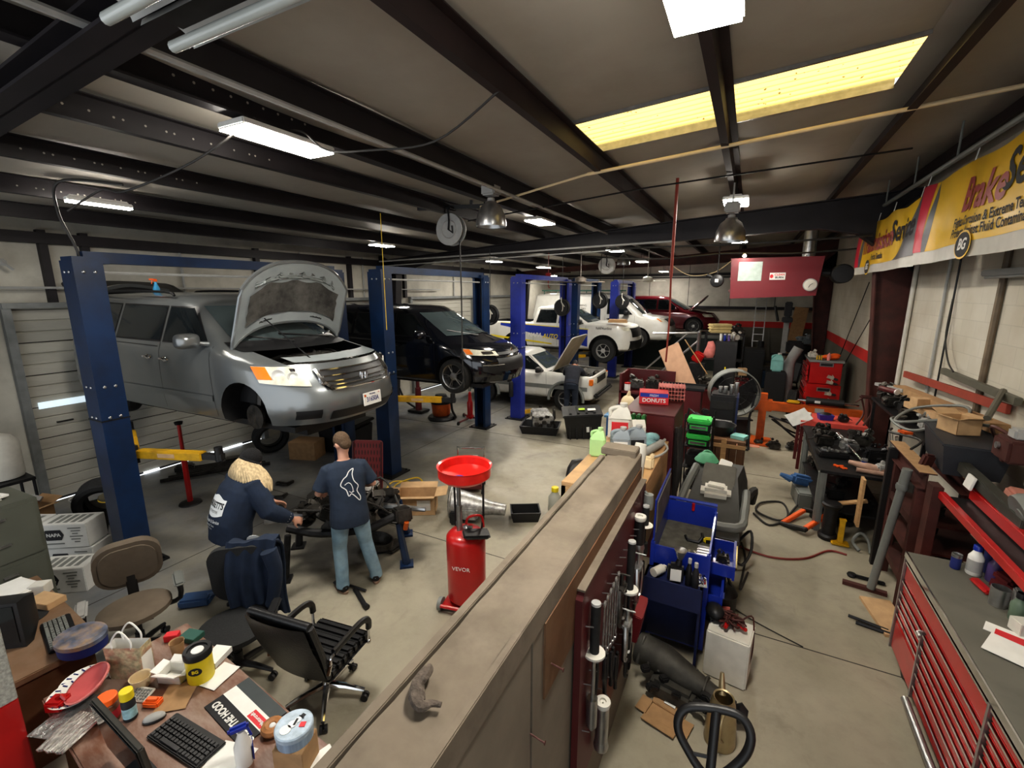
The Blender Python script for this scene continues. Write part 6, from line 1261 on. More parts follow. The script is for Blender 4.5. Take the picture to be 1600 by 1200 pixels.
rc=thing('steel_cabinet','tall dark red steel cabinet with two gauges beyond the wooden shelf','cabinet',(-.95,5.85,0));q=M();q.b(-.3,.3,-.45,.45,0,1.86,.01);q.obj('cabinet_body',m_redd,rc);q=M();q.b(-.27,.27,-.457,-.45,.1,1.75);q.obj('door',m_redd,rc);q=M();q.b(-.3,.3,-.45,.45,1.86,1.872);q.obj('top_sheet',m_redd,rc)
q=M();q.tube([(.31,-.3,1.7),(.33,-.28,1.2),(.34,-.2,.6)],.03,6);
for i in range(7):q.tube([(.33,-.35+.06*i,1.65),(.36+.01*(i%3),-.36+.06*i,1.2),(.34,-.33+.065*i,.8+.05*(i%2)),(.345,-.3+.06*i,1.6)],.012,6,smooth=5)
solo('hanging_cables','dark cables hung in loops on the side of the tall dark red cabinet','cable',q,m_hose,(-.95,5.85,0))
gm=thing('hanging_gauge_manifold','twin-gauge manifold with hoses hanging on the tall dark red cabinet','gauge',(-.9,5.36,1.62))
for s in(-.06,.06):q=M();q.lathe([(.045,-.02),(.048,.01),(.042,.014)],(s,-.04,0),'y',22);g_=q.obj('gauge_case',m_steel,gm);q=M();q.lathe([(.04,0),(.04,.003)],(s,-.062,0),'y',22);q.obj('dial',m_ink,g_)
q=M();q.box((0,-.03,-.08),(.18,.04,.04),bev=.01)
for s in(-.07,0,.07):q.tube([(s,-.03,-.1),(s*1.3,-.05,-.25),(s+.03,-.04,-.4)],.01,6,smooth=3)
q.obj('valve_block',m_rhose,gm)
dn=carton('carton','red white and blue lettered box on the tall dark red cabinet','box',(-1.0,6.0,1.874),.36,.26,.15,m_rink,R(12),None);text('DONUTS',.07,(0,-.1325,.05),(pi/2,0,0),m_white,dn,bold=.002);text('FRESH',.04,(0,-.1325,.115),(pi/2,0,0),m_white,dn);q=M();q.box((0,-.1315,.12),(.34,.002,.05));q.obj('blue_band',m_cart,dn)
q=M()
for i in range(9):q.box((-.16+.04*i,0,.1),(.006,.25,.2))
for i in range(4):q.box((0,0,.03+.05*i),(.34,.26,.006))
solo('wire_crate','pink-red plastic crate behind the lettered box on the tall cabinet','crate',q,m_pink,(-.82,6.3,1.874),R(8))
bl=thing('parts_washer','blue lidded parts washer behind the white jug','parts washer',(-1.75,8.6,0));q=M();q.b(-.45,.4,-.45,.45,0,1.0,.03);q.obj('tub',mat('mid_blue',(.04,.12,.28),.5),bl);q=M();q.grid(lambda u,v:(-.48+.92*u,-.48+.96*v,1.02+.09*sin(pi*u)*sin(pi*v)),8,8);q.b(-.48,.44,-.48,.48,.98,1.02);q.obj('lid',mat('light_blue',(.07,.2,.36),.5),bl)
q=M();q.ball((0,0,.14),(.14,.12,.18),14,10);q.tube([(0,0,.28),(.02,0,.4)],[.05,.02],8);solo('cloth_bag','cream tied cloth bag on the blue parts washer','bag',q,m_cream,(-1.85,8.35,1.08))
q=M()
for i in range(3):q.box((.06*i,0,.14),(.045,.1,.28),bev=.01)
solo('green_tool_rack','dark rack of three green striped cans beside the large white jug','rack',q,mat('green_black_stripe',(.02,.13,.03),.5,0,.9,30),(-1.08,5.2,ZS))
rb=thing('workbench','dark red open-fronted workbench heaped with engine parts in the centre','workbench',(-2.0,10.9,0));q=M();q.b(-.55,.6,-.4,.4,.95,1.0);q.b(-.55,-.5,-.4,.4,0,1.4);q.b(-.55,.6,.36,.4,0,1.42);q.b(.56,.6,-.4,.4,0,.95);q.b(-.5,.56,-.36,.36,.3,.34);q.obj('bench_frame',m_redd,rb)
EN=[(-2.2,10.8,1.0,.28,1),(-1.85,10.9,1.0,.3,4),(-1.55,10.75,1.0,.22,5),(-2.35,11.05,1.0,.2,6)]
EL=['dirty grey engine with canister on the dark red workbench, left of the heap','black greasy engine block in the middle of the dark red workbench','greasy pump assembly at the right end of the dark red workbench','small engine part at the back left of the dark red workbench']
def junk(name,label,cat,loc,s,seed,mt=m_grease,rz=0.,n=16,flat=1.,boxy=.6):
 random.seed(seed);q=M()
 q.box((0,0,s*.45*flat),(s*1.1,s*.8,s*.7*flat),(.05,.03,.2),bev=s*.12)
 for i in range(n):
  c=(random.uniform(-.6,.6)*s,random.uniform(-.5,.5)*s,random.uniform(.15,1.1)*s*flat);k=s*random.uniform(.15,.45)
  if random.random()<boxy:q.box(c,(k,k*random.uniform(.5,1.2),k*random.uniform(.4,1)*flat),(random.random(),random.random(),random.random()*3),bev=k*.15)
  elif random.random()<.5:q.lathe([(k*.5,-k*.3),(k*.55,0),(k*.5,k*.3)],c,random.choice('xyz'),14)
  else:q.tube([c,(c[0]+random.uniform(-k,k),c[1]+random.uniform(-k,k),c[2]+k*.4),(c[0]+random.uniform(-2,2)*k,c[1]+k,max(.03,c[2]-k*.6))],k*.13,6,smooth=3)
 return solo(name,label,cat,q,mt,loc,rz)
for(x,y,z,s,sd),lb in zip(EN,EL):junk('engine_part',lb,'engine part',(x,y,z+.01),s,sd,m_engine if sd==1 else m_grease)
can('oil_filter','white and red oil container on the dark red workbench','can',(-2.38,10.6,1.0),.07,.18,m_white,m_red)
q=M();q.b(-.25,.25,-.01,.01,-.65,.65);q.b(-.25,-.235,-.01,.06,-.65,.65);solo('plywood_sheet','broad pink plywood panel leaning across the dark red workbench','panel',q,m_woodp,(-1.36,11.42,1.42),rot=(R(-14),R(-28),0))
q=M();q.b(-.5,.5,-.03,.03,.0,.02);solo('wood_strip','pale splintered wood strip lying on the edge of the pink plywood panel','board',q,m_wood,(-1.02,11.62,1.75),rot=(0,R(55),R(20)))
eh=thing('engine_hoist','grey steel frame hoist with tall posts behind the dark red workbench','hoist',(-1.5,14.2,0));q=M()
for y in(-.25,.25):q.tube([(.3,y,0),(.3,y,2.15)],.035,8);q.tube([(-1.5,y,.1),(.3,y,1.9)],.03,8);q.tube([(-1.5,y,.08),(.6,y,.08)],.04,8)
q.tube([(.3,-.25,2.15),(.3,.25,2.15)],.035,8);q.tube([(.3,.0,2.12),(-1.0,0,2.05)],.035,8);q.tube([(.02,0,2.12),(-1.2,0,.9)],.025,8);q.obj('hoist_frame',m_steel,eh);q=M()
for x,y in((-1.5,-.25),(-1.5,.25),(.6,-.25),(.6,.25)):q.cyl((x,y-.02,.05),(x,y+.02,.05),.05,n=12)
q.obj('castor_wheels',m_black,eh)
junk('small_engine','red and black small engine between the grey hoist and black cabinet','engine',(-.78,12.6,.82),.32,12,m_grease);q=M();q.b(-.35,.35,-.3,.3,0,.8,.01);q.b(-.38,.38,-.33,.33,.8,.82);solo('steel_stand','dark steel stand below the red and black small engine','stand',q,m_redd,(-.75,12.6,0));junk('air_compressor_head','dirty motor with white label beside the small engine','engine part',(-1.42,12.2,.82),.2,14,m_engine);q=M();q.b(-.22,.22,-.22,.22,0,.81,.01);solo('steel_stand','narrow dark stand under the dirty motor','stand',q,m_dark,(-1.42,12.15,0))
q=M();q.box((0,0,0),(.28,.16,.3),(.2,.5,0),bev=.04);solo('red_hood','red plastic engine cover propped by the grey hoist','cover',q,m_red,(-1.12,13.4,1.52));q=M();q.b(-.2,.2,-.15,.15,0,1.35);solo('steel_stand','thin dark stand holding the red plastic engine cover','stand',q,m_dark,(-1.12,13.42,0))
bc=thing('steel_cabinet','tall plain black cabinet with bottles on top beyond the drum fan','cabinet',(-.44,13.8,0));q=M();q.b(-.27,.27,-.3,.3,0,1.96,.01);q.obj('cabinet_body',m_black,bc);q=M();q.b(-.25,.25,-.308,-.3,.06,1.9);q.obj('door',m_black,bc);q=M();q.box((.02,-.32,1.2),(.03,.03,.16),bev=.006);q.obj('yellow_handle',m_yel,bc)
for i,(x,c)in enumerate(((-.6,'white'),(-.5,'blue'),(-.4,'violet'),(-.28,'silver'))):can('spray_can','%s spray can on top of the tall black cabinet'%c,'can',(x,13.68,1.97),.034,.18,{'white':m_white,'blue':m_cart,'violet':mat('violet',(.15,.1,.3),.4),'silver':m_steel}[c],m_white)
junk('rag_heap','heap of white rags and hoses at the right on the tall black cabinet','rag',(-.26,13.95,1.965),.2,31,m_wpl,n=10)
q=M();q.tube([(0,0,.45),(.02,-.02,.3),(-.01,0,.12),(0,0,0)],[.07,.12,.15,.1],12,smooth=3);solo('pink_bag','pink plastic bag hanging at the side of the tall black cabinet','bag',q,m_pink,(-.84,13.55,1.5))
sh=thing('storage_rack','low dark rack with oddments behind the tall black cabinet','rack',(-.62,15.4,0));q=M();q.b(-.5,.6,-.3,.3,2.02,2.05);q.b(-.5,.6,-.3,.3,1.2,1.23)
for x in(-.48,.58):
 for y in(-.28,.28):q.b(x-.02,x+.02,y-.02,y+.02,0,2.05)
q.obj('rack_frame',m_dark,sh)
for i in range(3):q=M();q.box((0,0,.045),(.62,.4,.085),(0,0,.15*i),bev=.03);solo('foam_pad',('yellow foam pad at the bottom of the stack on the dark rack','yellow foam pad in the middle of the stack on the dark rack','yellow foam pad on top of the stack on the dark rack')[i],'foam',q,mat('yellow_foam',(.75,.62,.32),.9),(-.72,15.3,2.055+.09*i),R(10))
junk('cable_heap','heap of cables and oddments right of the yellow foam pads','cable',(-.25,15.3,2.055),.25,41,m_grease)
fn=thing('drum_fan','large round drum fan on wheels in the centre aisle','fan',(-.12,10.4,0),R(12));q=M();q.lathe([(.47,-.16),(.49,-.15),(.48,0),(.49,.15),(.47,.16)],(0,0,.98)if False else(0,0,0),'y',36,cap=False);dr=q.obj('drum',m_grey,fn,(0,0,1.22));q=M()
for r in(.12,.24,.36,.46):q.tube([(r*cos(a),-.17,r*sin(a))for a in[2*pi*i/28 for i in range(28)]],.005,5,closed=True)
for i in range(12):a=2*pi*i/12;q.tube([(.05*cos(a),-.17,.05*sin(a)),(.47*cos(a),-.165,.47*sin(a))],.004,5)
q.obj('grille',m_dark,dr);q=M()
for i in range(3):a=2*pi*i/3+.5;q.prism([(0,-.04),(.42,-.16),(.44,.12),(0,.05)],-.01,.01,Matrix.Translation((0,-.05,0))@Matrix.Rotation(-a,4,'Y')@Matrix.Rotation(pi/2,4,'X'))
q.lathe([(.07,-.08),(.08,0)],(0,-.05,0),'y',16);q.obj('blades',m_dark,dr);q=M();q.tube([(-.35,-.2,.05),(-.35,0,.7),(-.42,0,1.2)],.022,7);q.tube([(.35,-.2,.05),(.35,0,.7),(.42,0,1.2)],.022,7);q.tube([(-.35,-.2,.05),(.35,-.2,.05)],.022,7);q.obj('stand',m_dark,fn)
for s in(-1,1):q=M();q.cyl((s*.38-.02,.2,.1),(s*.38+.02,.2,.1),.1,n=18);q.tube([(s*.36,.2,.1),(s*.35,0,.6)],.018,6);q.obj('wheel',m_black,fn)
bcg=thing('charger_cart','black and blue service cart with silver fittings in front of the drum fan','cart',(-.24,9.3,0));q=M();q.b(-.24,.2,-.25,.25,.1,1.42,.03);q.obj('cabinet_body',m_black,bcg);q=M();q.b(.2,.235,-.24,.24,.12,1.4,.01);q.obj('blue_side',mat('dark_blue_panel',(.02,.03,.09),.5),bcg);q=M();q.b(-.14,.16,-.262,-.25,.62,.95);q.obj('control_panel',m_lgrey,bcg);q=M();q.b(-.2,.16,-.26,-.25,1.15,1.3,.004);q.obj('vent_slots',m_rubber,bcg)
for s in(-.2,.2):q=M();q.cyl((s-.02,-.2,.07),(s+.02,-.2,.07),.07,n=16);q.obj('wheel',m_black,bcg)
for i,(x,y,h)in enumerate(((-.14,9.25,.16),(-.06,9.3,.2),(-.24,9.25,.12),(-.33,9.32,.1))):can('fitting_can',('small silver canister on the black service cart, second from right','tallest silver canister on the black service cart','short grey canister on the black service cart','squat canister at the left of the black service cart')[i],'can',(x,y,1.425),.035,h,m_steel,m_lgrey)
junk('air_tool_reel','black compressor head left of the black service cart','compressor',(-.68,9.2,.75),.26,51,m_black);q=M();q.b(-.2,.2,-.2,.2,0,.74,.01);solo('steel_stand','maroon stand under the black compressor head','stand',q,m_redd,(-.7,9.2,0))
tr_=M();tr_.b(-.5,.35,-.25,.25,0,.012);tr_.b(-.5,.35,-.26,-.25,0,.05);tr_.b(-.5,.35,.25,.26,0,.05);solo('steel_tray','long dark steel tray on the maroon cabinet before the fan','tray',tr_,m_dark,(-1.0,10.05,1.3));q=M();q.b(-.45,.3,-.25,.25,0,1.29,.01);solo('steel_cabinet','maroon cabinet under the long dark steel tray','cabinet',q,m_redd,(-1.0,10.05,0))
rk=thing('storage_rack','narrow black wire rack holding two bright green cases','rack',(-.52,7.55,0));q=M()
for x in(-.2,.2):
 for y in(-.2,.2):q.cyl((x,y,0),(x,y,1.42),.012,n=8)
for z in(.2,.55,.9,1.15):q.b(-.2,.2,-.2,.2,z-.01,z)
q.obj('rack_frame',m_black,rk)
for i,z in enumerate((1.152,.902)):
 t=thing('tool_case',('bright green tool case on the top shelf of the narrow black rack','bright green tool case on the lower shelf of the narrow black rack')[i],'case',(-.52,7.5,z));q=M();q.box((0,0,.06),(.33,.3,.12),bev=.02);q.obj('case_body',m_black,t);q=M();q.box((0,0,.16),(.35,.31,.08),bev=.02);q.box((0,-.155,.07),(.26,.01,.07),bev=.004);q.obj('green_lid',m_green,t);q=M();q.box((.0,-.162,.07),(.22,.006,.04));q.obj('clear_window',m_steel,t)
 for x in(-.12,.12):q=M();q.lathe([(.014,0),(.014,.006)],(x,-.1,.2),'z',12);q.obj('stud',m_black,t)
for i,z in enumerate((.552,.202)):q=M();q.box((0,0,.12),(.32,.34,.22),bev=.03);q.box((0,-.17,.14),(.12,.03,.05),bev=.01);solo('tool_case',('black tool case on the third shelf of the narrow black rack','black tool case on the lowest shelf of the narrow black rack')[i],'case',q,m_black,(-.52,7.52,z))
q=M();q.lathe([(.15,0),(.16,.02),(.1,.1),(.03,.12)],n=20);q.tube([(.1,.05,.05),(.0,.1,.12),(-.1,0,.06)],.02,6,smooth=4);solo('green_hose_coil','coiled green hose lying on the grey machine','hose',q,mat('sea_green',(.1,.35,.2),.6),(-.33,6.62,.96))
cr=thing('wooden_crate','weathered brown wooden crate with a black tub on top','crate',(-.12,8.3,0));q=M()
for i in range(5):
 for y in(-.26,.26):q.b(-.26+.105*i,-.165+.105*i,y-.012,y+.012,0,.86)
 for x in(-.27,.27):q.b(x-.012,x+.012,-.26+.105*i,-.165+.105*i,0,.86)
q.b(-.27,.27,-.27,.27,.84,.87);q.obj('slats',m_woodb,cr);q=M()
for x in(-.04,):q.b(x-.04,x+.04,-.29,-.27,0,.9)
for z in(.12,.78):q.b(-.28,.28,-.285,-.272,z-.03,z+.03);q.b(.272,.285,-.28,.28,z-.03,z+.03)
q.obj('batten',m_wood,cr)
q=M();q.lathe([(.2,0),(.25,.16),(.255,.17),(.24,.165),(.19,.01),(.01,.008)],n=28);solo('black_tub','round black tub standing on the brown wooden crate','tub',q,m_black,(-.25,8.42,.872))
carton('carton','teal and white box beside the black tub on the crate','box',(.06,8.25,.872),.22,.2,.06,m_teal,R(-20),None)
gm=thing('recovery_machine','grey and black wheeled service machine with white meter on top','machine',(-.16,6.08,0),R(-4));q=M();q.rings([[(-.33,-.55,0),(.33,-.55,0),(.33,.6,0),(-.33,.6,0)],[(-.35,-.6,.45),(.35,-.6,.45),(.35,.62,.45),(-.35,.62,.45)],[(-.3,-.2,.68),(.3,-.2,.68),(.32,.62,.75),(-.32,.62,.75)],[(-.26,.25,.9),(.22,.25,.9),(.26,.58,.97),(-.28,.58,.97)]]);q.obj('machine_shell',mat('charcoal_shell',(.05,.05,.047),.6,0,.2,5),gm,ang=25)
q=M();q.tube([(-.3,.3,.95),(-.36,-.3,.72),(-.3,-.6,.62),(.3,-.62,.62),(.36,-.3,.68),(.34,.2,.74)],.05,8,smooth=4,flat=1.2);q.obj('grey_handrail',m_grey,gm)
q=M();q.box((0,.16,.88),(.4,.03,.42),(R(-48),0,0),bev=.02)
q.obj('console_panel',mat('console_grey',(.13,.125,.11),.5),gm);q=M();q.box((0,-.02,.76),(.36,.22,.16),(R(10),0,.1),bev=.05);q.box((0,.0,.85),(.2,.14,.03),bev=.01);q.obj('white_meter',m_wpl,gm)
for s in(-.3,.3):q=M();q.cyl((s-.03,.4,.11),(s+.03,.4,.11),.11,n=18);q.obj('wheel',m_black,gm)
q=M();q.tube([(.33,-.3,.3),(.45,-.35,.5),(.48,-.45,.3),(.4,-.5,.12),(.3,-.6,.25)],.016,7,smooth=5);q.obj('hose',m_hose,gm);q=M();q.tube([(.34,.3,.6),(.42,.4,.72),(.4,.5,.5)],.05,8,smooth=4);q.obj('filter_pipe',m_hose,gm)
q=M();q.box((.04,.45,.97),(.16,.2,.05),(R(20),.2,0),bev=.01);q.obj('white_sheet',m_paper,gm)
cable([(.28,5.6,.02),(.2,5.2,.02),(.25,5.9,.02),(.2,6.3,.02)],.012,'black hose end trailing on the floor beside the grey machine')
tc=thing('tool_cart','royal blue tool cart with raised lid and open side drawers','tool cart',(-.35,4.45,0));q=M()
q.b(-.25,.25,-.44,.46,.8,.82);q.b(-.25,-.235,-.44,.46,.8,1.04);q.b(.235,.25,-.44,.46,.8,1.04);q.b(-.25,.25,.445,.46,.8,1.07);q.b(-.25,.25,-.44,-.425,.8,1.0);q.b(-.25,.25,-.44,.46,.06,.1);q.b(-.25,-.235,-.44,.46,.1,.8);q.b(-.25,.25,.445,.46,.1,.8);q.obj('cart_body',m_cart,tc)
q=M()
for x in(-.24,.24):
 for y in(-.43,.45):q.b(x-.018,x+.018,y-.018,y+.018,.06,1.02)
q.obj('corner_post',m_cart,tc);q=M();q.b(-.232,.232,-.42,.44,.82,.835);q.obj('rubber_mat',mat('worn_mat',(.09,.085,.07),.9,0,.3,14),tc);q=M();q.b(-.2,.2,-.42,.4,.12,.5);q.obj('inner_drawers',m_black,tc)
q=M();q.b(-.25,-.235,-.4,.46,1.04,1.42);ld=q.obj('lid',m_cart,tc);q=M();q.b(-.236,-.228,-.36,.42,1.08,1.38);q.obj('lid_lining',mat('worn_steel_lining',(.16,.14,.12),.6,.2,.3,6),ld);q=M();q.tube([(-.23,.47,1.09),(.25,.47,1.09)],.018,8);q.obj('push_bar',m_cart,tc);q=M();q.cyl((.02,.438,1.0),(.02,.438,1.08),.016,n=10);q.obj('red_latch',m_red,tc)
for z,y0,ex in((.74,.1,.2),(.56,-.15,.12)):
 q=M();q.b(.24,.26+ex,y0-.22,y0+.25,z-.08,z-.07);q.b(.24+ex,.262+ex,y0-.24,y0+.27,z-.09,z+.05)
 for yy in(y0-.22,y0+.25):q.b(.24,.26+ex,yy-.006,yy+.006,z-.08,z+.04)
 d_=q.obj('drawer',m_cart,tc);q=M();q.b(.262+ex,.275+ex,y0-.2,y0+.23,z-.0,z+.02);q.obj('drawer_pull',m_chrome,d_)
for x in(-.2,.2):
 for y in(-.38,.4):q=M();q.cyl((x-.015,y,.04),(x+.015,y,.04),.04,n=14);q.obj('castor',m_black,tc)
ss=thing('side_shelf','low blue side shelf of bottles in front of the blue tool cart','shelf',(-.35,3.86,0));q=M();q.b(-.27,.22,-.12,.14,.76,.79);q.b(-.27,.22,-.135,-.12,.62,.84);q.b(-.27,-.25,-.12,.14,.1,.79);q.b(.2,.22,-.12,.14,.1,.79);q.b(-.25,.2,.12,.14,.1,.79);q.obj('shelf_frame',mat('navy_steel',(.008,.014,.06),.5),ss)
ob=thing('oil_bottle','black oil bottle with white label on the blue side shelf','bottle',(-.36,3.84,.792),R(12));q=M();q.box((0,0,.09),(.13,.08,.18),bev=.025);q.tube([(.02,0,.17),(.03,0,.23)],[.03,.02],10);q.obj('bottle_body',m_black,ob);q=M();q.box((0,-.041,.085),(.09,.004,.11));q.obj('paper_label',m_paper,ob);q=M();q.lathe([(.02,.22),(.05,.3),(.055,.31),(.02,.32)],(.03,0,0),n=18);q.obj('funnel',m_steel,ob)
bottle('brake_cleaner','slim black bottle right of the labelled oil bottle','bottle',(-.25,3.84,.792),.026,.22,m_black,m_lgrey,group=None);bottle('brake_cleaner','second slim black bottle beside the socket tray','bottle',(-.195,3.83,.792),.028,.2,m_bink,m_lgrey)
q=M();q.cyl((-.1,0,.045),(.02,0,.045),.04,n=18);q.box((.04,0,.05),(.04,.03,.03));solo('oil_filter','white cylindrical filter lying left of the oil bottle','filter',q,m_wpl,(-.49,3.9,.792),R(60))
sk=thing('socket_tray','metal tray of loose sockets at the right of the blue side shelf','tray',(-.155,3.93,.792),R(8));q=M();q.b(-.05,.05,-.07,.1,0,.008);q.obj('tray_body',m_lgrey,sk);random.seed(3)
q=M()
for i in range(24):q.cyl((random.uniform(-.04,.04),random.uniform(-.06,.09),.008),(random.uniform(-.04,.04),random.uniform(-.06,.09),.03),.009,n=8)
q.obj('sockets',m_chrome,sk)
for i in range(5):o=M();o.box((0,0,.006),(.014,.18+.02*i,.008));o.cyl((0,.09+.01*i,.0),(0,.09+.01*i,.012),.014,n=10);o.box((0,-.09-.01*i,.006),(.024,.02,.01));solo('spanner','chrome spanner on the blue cart mat, %s in the row from the left'%('first','second','third','fourth','fifth')[i],'tool',o,m_chrome if i>2 else m_dark,(-.46+.062*i,4.2,.836),R(-8+6*i))
tm=thing('tape_measure','yellow tape measure beyond the socket rails on the blue cart','tape measure',(-.15,4.56,.836),R(15));q=M();q.box((0,0,.03),(.08,.05,.06),bev=.015);q.obj('case',m_yel,tm);q=M();q.box((0,-.027,.03),(.045,.004,.035));q.obj('label',m_black,tm)
for i in range(4):q=M();q.box((0,0,.012),(.13,.04,.022),bev=.006);solo('socket_rail','silver socket rail on the blue cart mat, %s from the tape measure'%('first','second','third','fourth')[i],'tool',q,m_steel,(-.165,4.44-.052*i,.836),R(4))
q=M();q.tube([(-.08,0,.03),(-.05,-.05,.015),(.05,-.05,.015),(.08,0,.05),(.07,.04,.07)],.014,6);solo('crank_handle','dark cranked handle on the blue cart mat near the tape measure','tool',q,m_dark,(-.28,4.56,.836));
junk('loose_tools','jumbled hand tools filling the open side drawer of the blue cart','tool',(.0,4.55,.675),.1,61,m_grease,n=12)
q=M();q.lathe([(.12,0),(.13,.02),(.13,.3),(.14,.32),(.1,.38),(.04,.4)],n=22);q.tube([(.08,0,.36),(.0,.1,.48),(-.08,0,.4)],.016,6,smooth=4);vc=thing('small_vacuum','small black vacuum with red badge behind the white cabinet','vacuum',(.03,4.62,0));q.obj('drum',m_black,vc);q=M();q.box((.04,-.13,.22),(.08,.02,.05),(0,0,.3),bev=.006);q.obj('red_badge',m_pink,vc)
wb=thing('white_cabinet','white steel box on the floor with tangled cables on top','box',(.12,3.93,0),R(-8));q=M();q.box((0,0,.22),(.34,.3,.44),bev=.012);q.obj('box_body',m_wpl,wb)
q=M();random.seed(17)
for k in range(4):q.tube([(random.uniform(-.09,.12),random.uniform(-.1,.1),random.uniform(.01,.1))for i in range(9)],.007,6,smooth=5)
q.tube([(.1,.05,.05),(.18,.08,.08),(.2,0,-.15),(.18,-.05,-.3)],.007,6,smooth=5);jc=thing('jumper_cables','tangle of dark red cables on the white steel box','cable',(.1,3.95,.445));q.obj('cable',m_rust,jc)
for x,y in((-.02,-.08),(.1,-.05)):q=M();q.box((x,y,.05),(.03,.09,.03),(0,0,x*9),bev=.008);q.obj('clamp',m_red,jc)
q=M();q.ball((0,0,.06),(.08,.1,.06),14,8);q.box((.0,-.06,.03),(.12,.08,.05),bev=.02);solo('charger_unit','dark grey charger beside the tangle of cables on the white box','charger',q,m_dark,(-.02,4.0,.445),R(20))
tg=thing('transmission','long dirty dark transmission lying on the floor below the tool board','gearbox',(-.16,3.5,0),R(-10));q=M();q.tube([(-.5,.05,.24),(-.25,.03,.25),(0,0,.2),(.2,0,.16),(.4,-.02,.14)],[.15,.145,.12,.085,.065],14);q.box((-.1,-.1,.1),(.4,.24,.18),bev=.04)
for i in range(7):q.tube([(-.45+.1*i,-.13+.008*i,.22),(-.45+.1*i,.03,.4-.022*i),(-.45+.1*i,.17-.009*i,.2)],.016,6,smooth=3)
q.obj('casing',mat('oily_casting',(.05,.047,.04),.65,.3,.4,8,.3),tg)
q=M();random.seed(4)
q.lathe([(.05,-.05),(.09,0),(.05,.06)],(.45,-.03,.13),'x',14);q.obj('output_flange',m_dark,tg);tg.scale=(.88,.9,.85)
for i in range(10):q=M();q.box((random.uniform(-.4,.3),random.uniform(-.22,-.1),random.uniform(.06,.26)),(.08,.07,.06),(0,0,random.random()),bev=.012);q.obj('bracket',m_dark,tg)
cf=carton('carton','flattened open cardboard carton on the floor by the brass can','box',(-.3,3.2,0),.26,.15,.02,m_card,R(-14),.1);q=M();q.box((0,.13,.035),(.09,.05,.003));q.obj('shipping_label',m_paper,cf)
bcn=thing('oil_can','tall brass-coloured measuring jug with spout on the floor','jug',(.1,3.2,0),R(10));q=M();q.lathe([(.105,0),(.11,.02),(.1,.2),(.085,.34),(.07,.385),(.072,.39),(.062,.383),(.078,.33),(.09,.05),(.01,.04)],n=28);q.obj('jug_body',m_brass,bcn);q=M();q.tube([(.0,.07,.34),(.0,.12,.42),(.0,.14,.47)],[.028,.02,.015],10);q.obj('spout',m_brass,bcn);q=M();q.tube([(.0,-.08,.34),(-.03,-.14,.3),(-.03,-.14,.16),(0,-.1,.1)],.012,8,smooth=4);q.obj('handle',m_brass,bcn)
pj=thing('pallet_jack','black pallet truck with looped handle at the bottom edge','pallet truck',(.04,1.86,0));q=M();q.tube([(0,.0,.3),(0,.07,.7),(0,.12,1.06)],.026,10);q.obj('handle_shaft',m_black,pj)
q=M();lp=[(0,.13,1.02),(-.12,.16,1.11),(-.165,.19,1.19),(-.13,.23,1.26),(0,.26,1.29),(.11,.26,1.295),(.155,.22,1.24),(.12,.18,1.13)];q.tube(lp,.021,10,closed=True,smooth=5);q.tube([(0,.12,1.02),(0,.19,1.15),(0,.255,1.285)],.022,10);q.obj('loop_handle',m_black,pj);q=M();q.tube([(0,.165,1.1),(-.1,.15,1.09),(-.11,.15,1.075)],.009,6);q.obj('release_lever',m_dark,pj)
q=M();q.box((0,-.02,.2),(.2,.2,.3),bev=.03);q.cyl((0,-.02,.3),(0,-.02,.42),.05);q.obj('pump',m_black,pj)
for s in(-.07,.07):q=M();q.cyl((s-.025,.02,.09),(s+.025,.02,.09),.09,n=18);q.obj('steer_wheel',m_rubber,pj)
for s in(-.19,.19):q=M();q.box((s,-.65,.1),(.15,1.1,.06),bev=.01);q.obj('fork',m_black,pj)
q=M();q.box((0,-.12,.16),(.5,.1,.14),bev=.02);q.obj('cross_frame',m_black,pj)
# ------------------------------------------------------------------ right-hand benches
m_mat=mat('grey_green_worktop',(.15,.145,.12),.6,0,.2,4,0,dirt=(.09,.085,.07),dscale=2,damt=.6)
tcx=thing('tool_chest','long red roller tool chest with many chrome-edged drawers at bottom right','tool chest',(1.45,0,0));q=M();q.b(0.02,.72,1.2,4.82,.1,1.0,.006);q.obj('chest_body',m_red,tcx)
q=M();q.b(-.01,.74,1.18,4.84,1.0,1.045,.008);q.obj('worktop',m_mat,tcx);q=M();q.b(-.018,-.008,1.18,4.84,.995,1.048);q.obj('worktop_edge',m_chrome,tcx)
def drawers(y0,y1,zs):
 for a,b in zip(zs[:-1],zs[1:]):
  q=M();q.b(-.004,.03,y0+.012,y1-.012,b+.006,a-.006,.004);d=q.obj('drawer',m_red,tcx);q=M();q.b(-.016,-.002,y0+.014,y1-.014,a-.026,a-.01);q.obj('drawer_pull',m_chrome,d)
drawers(3.2,4.8,[.985,.80,.70]);drawers(4.22,4.8,[.695,.62,.55,.47,.39]);drawers(3.2,4.2,[.695,.60,.52,.44,.35,.24,.12]);drawers(1.25,3.18,[.985,.9,.82,.74,.66,.56,.45,.3,.12])
q=M();q.b(-.006,.02,4.23,4.79,.12,.385);q.obj('lower_panel',m_red,tcx)
for y in(4.81,4.21,3.19):q=M();q.b(-.02,.01,y-.012,y+.012,.1,.99 if y>4.3 or y<3.3 else .7);q.obj('corner_trim',m_steel,tcx)
q=M();q.tube([(-.05,1.3,.1),(-.05,4.16,.1)],.028,10);q.obj('foot_rail',m_steel,tcx);q=M();q.tube([(-.02,4.2,.7),(-.045,4.2,.69),(-.045,4.14,.69)],.012,6);q.obj('latch',m_steel,tcx)
for y in(4.55,3.6,2.4):q=M();q.cyl((.03,y,.06),(.1,y,.06),.06,n=18);q.box((.065,y,.1),(.09,.1,.04));q.obj('castor',m_dark,tcx)
ZC=1.047
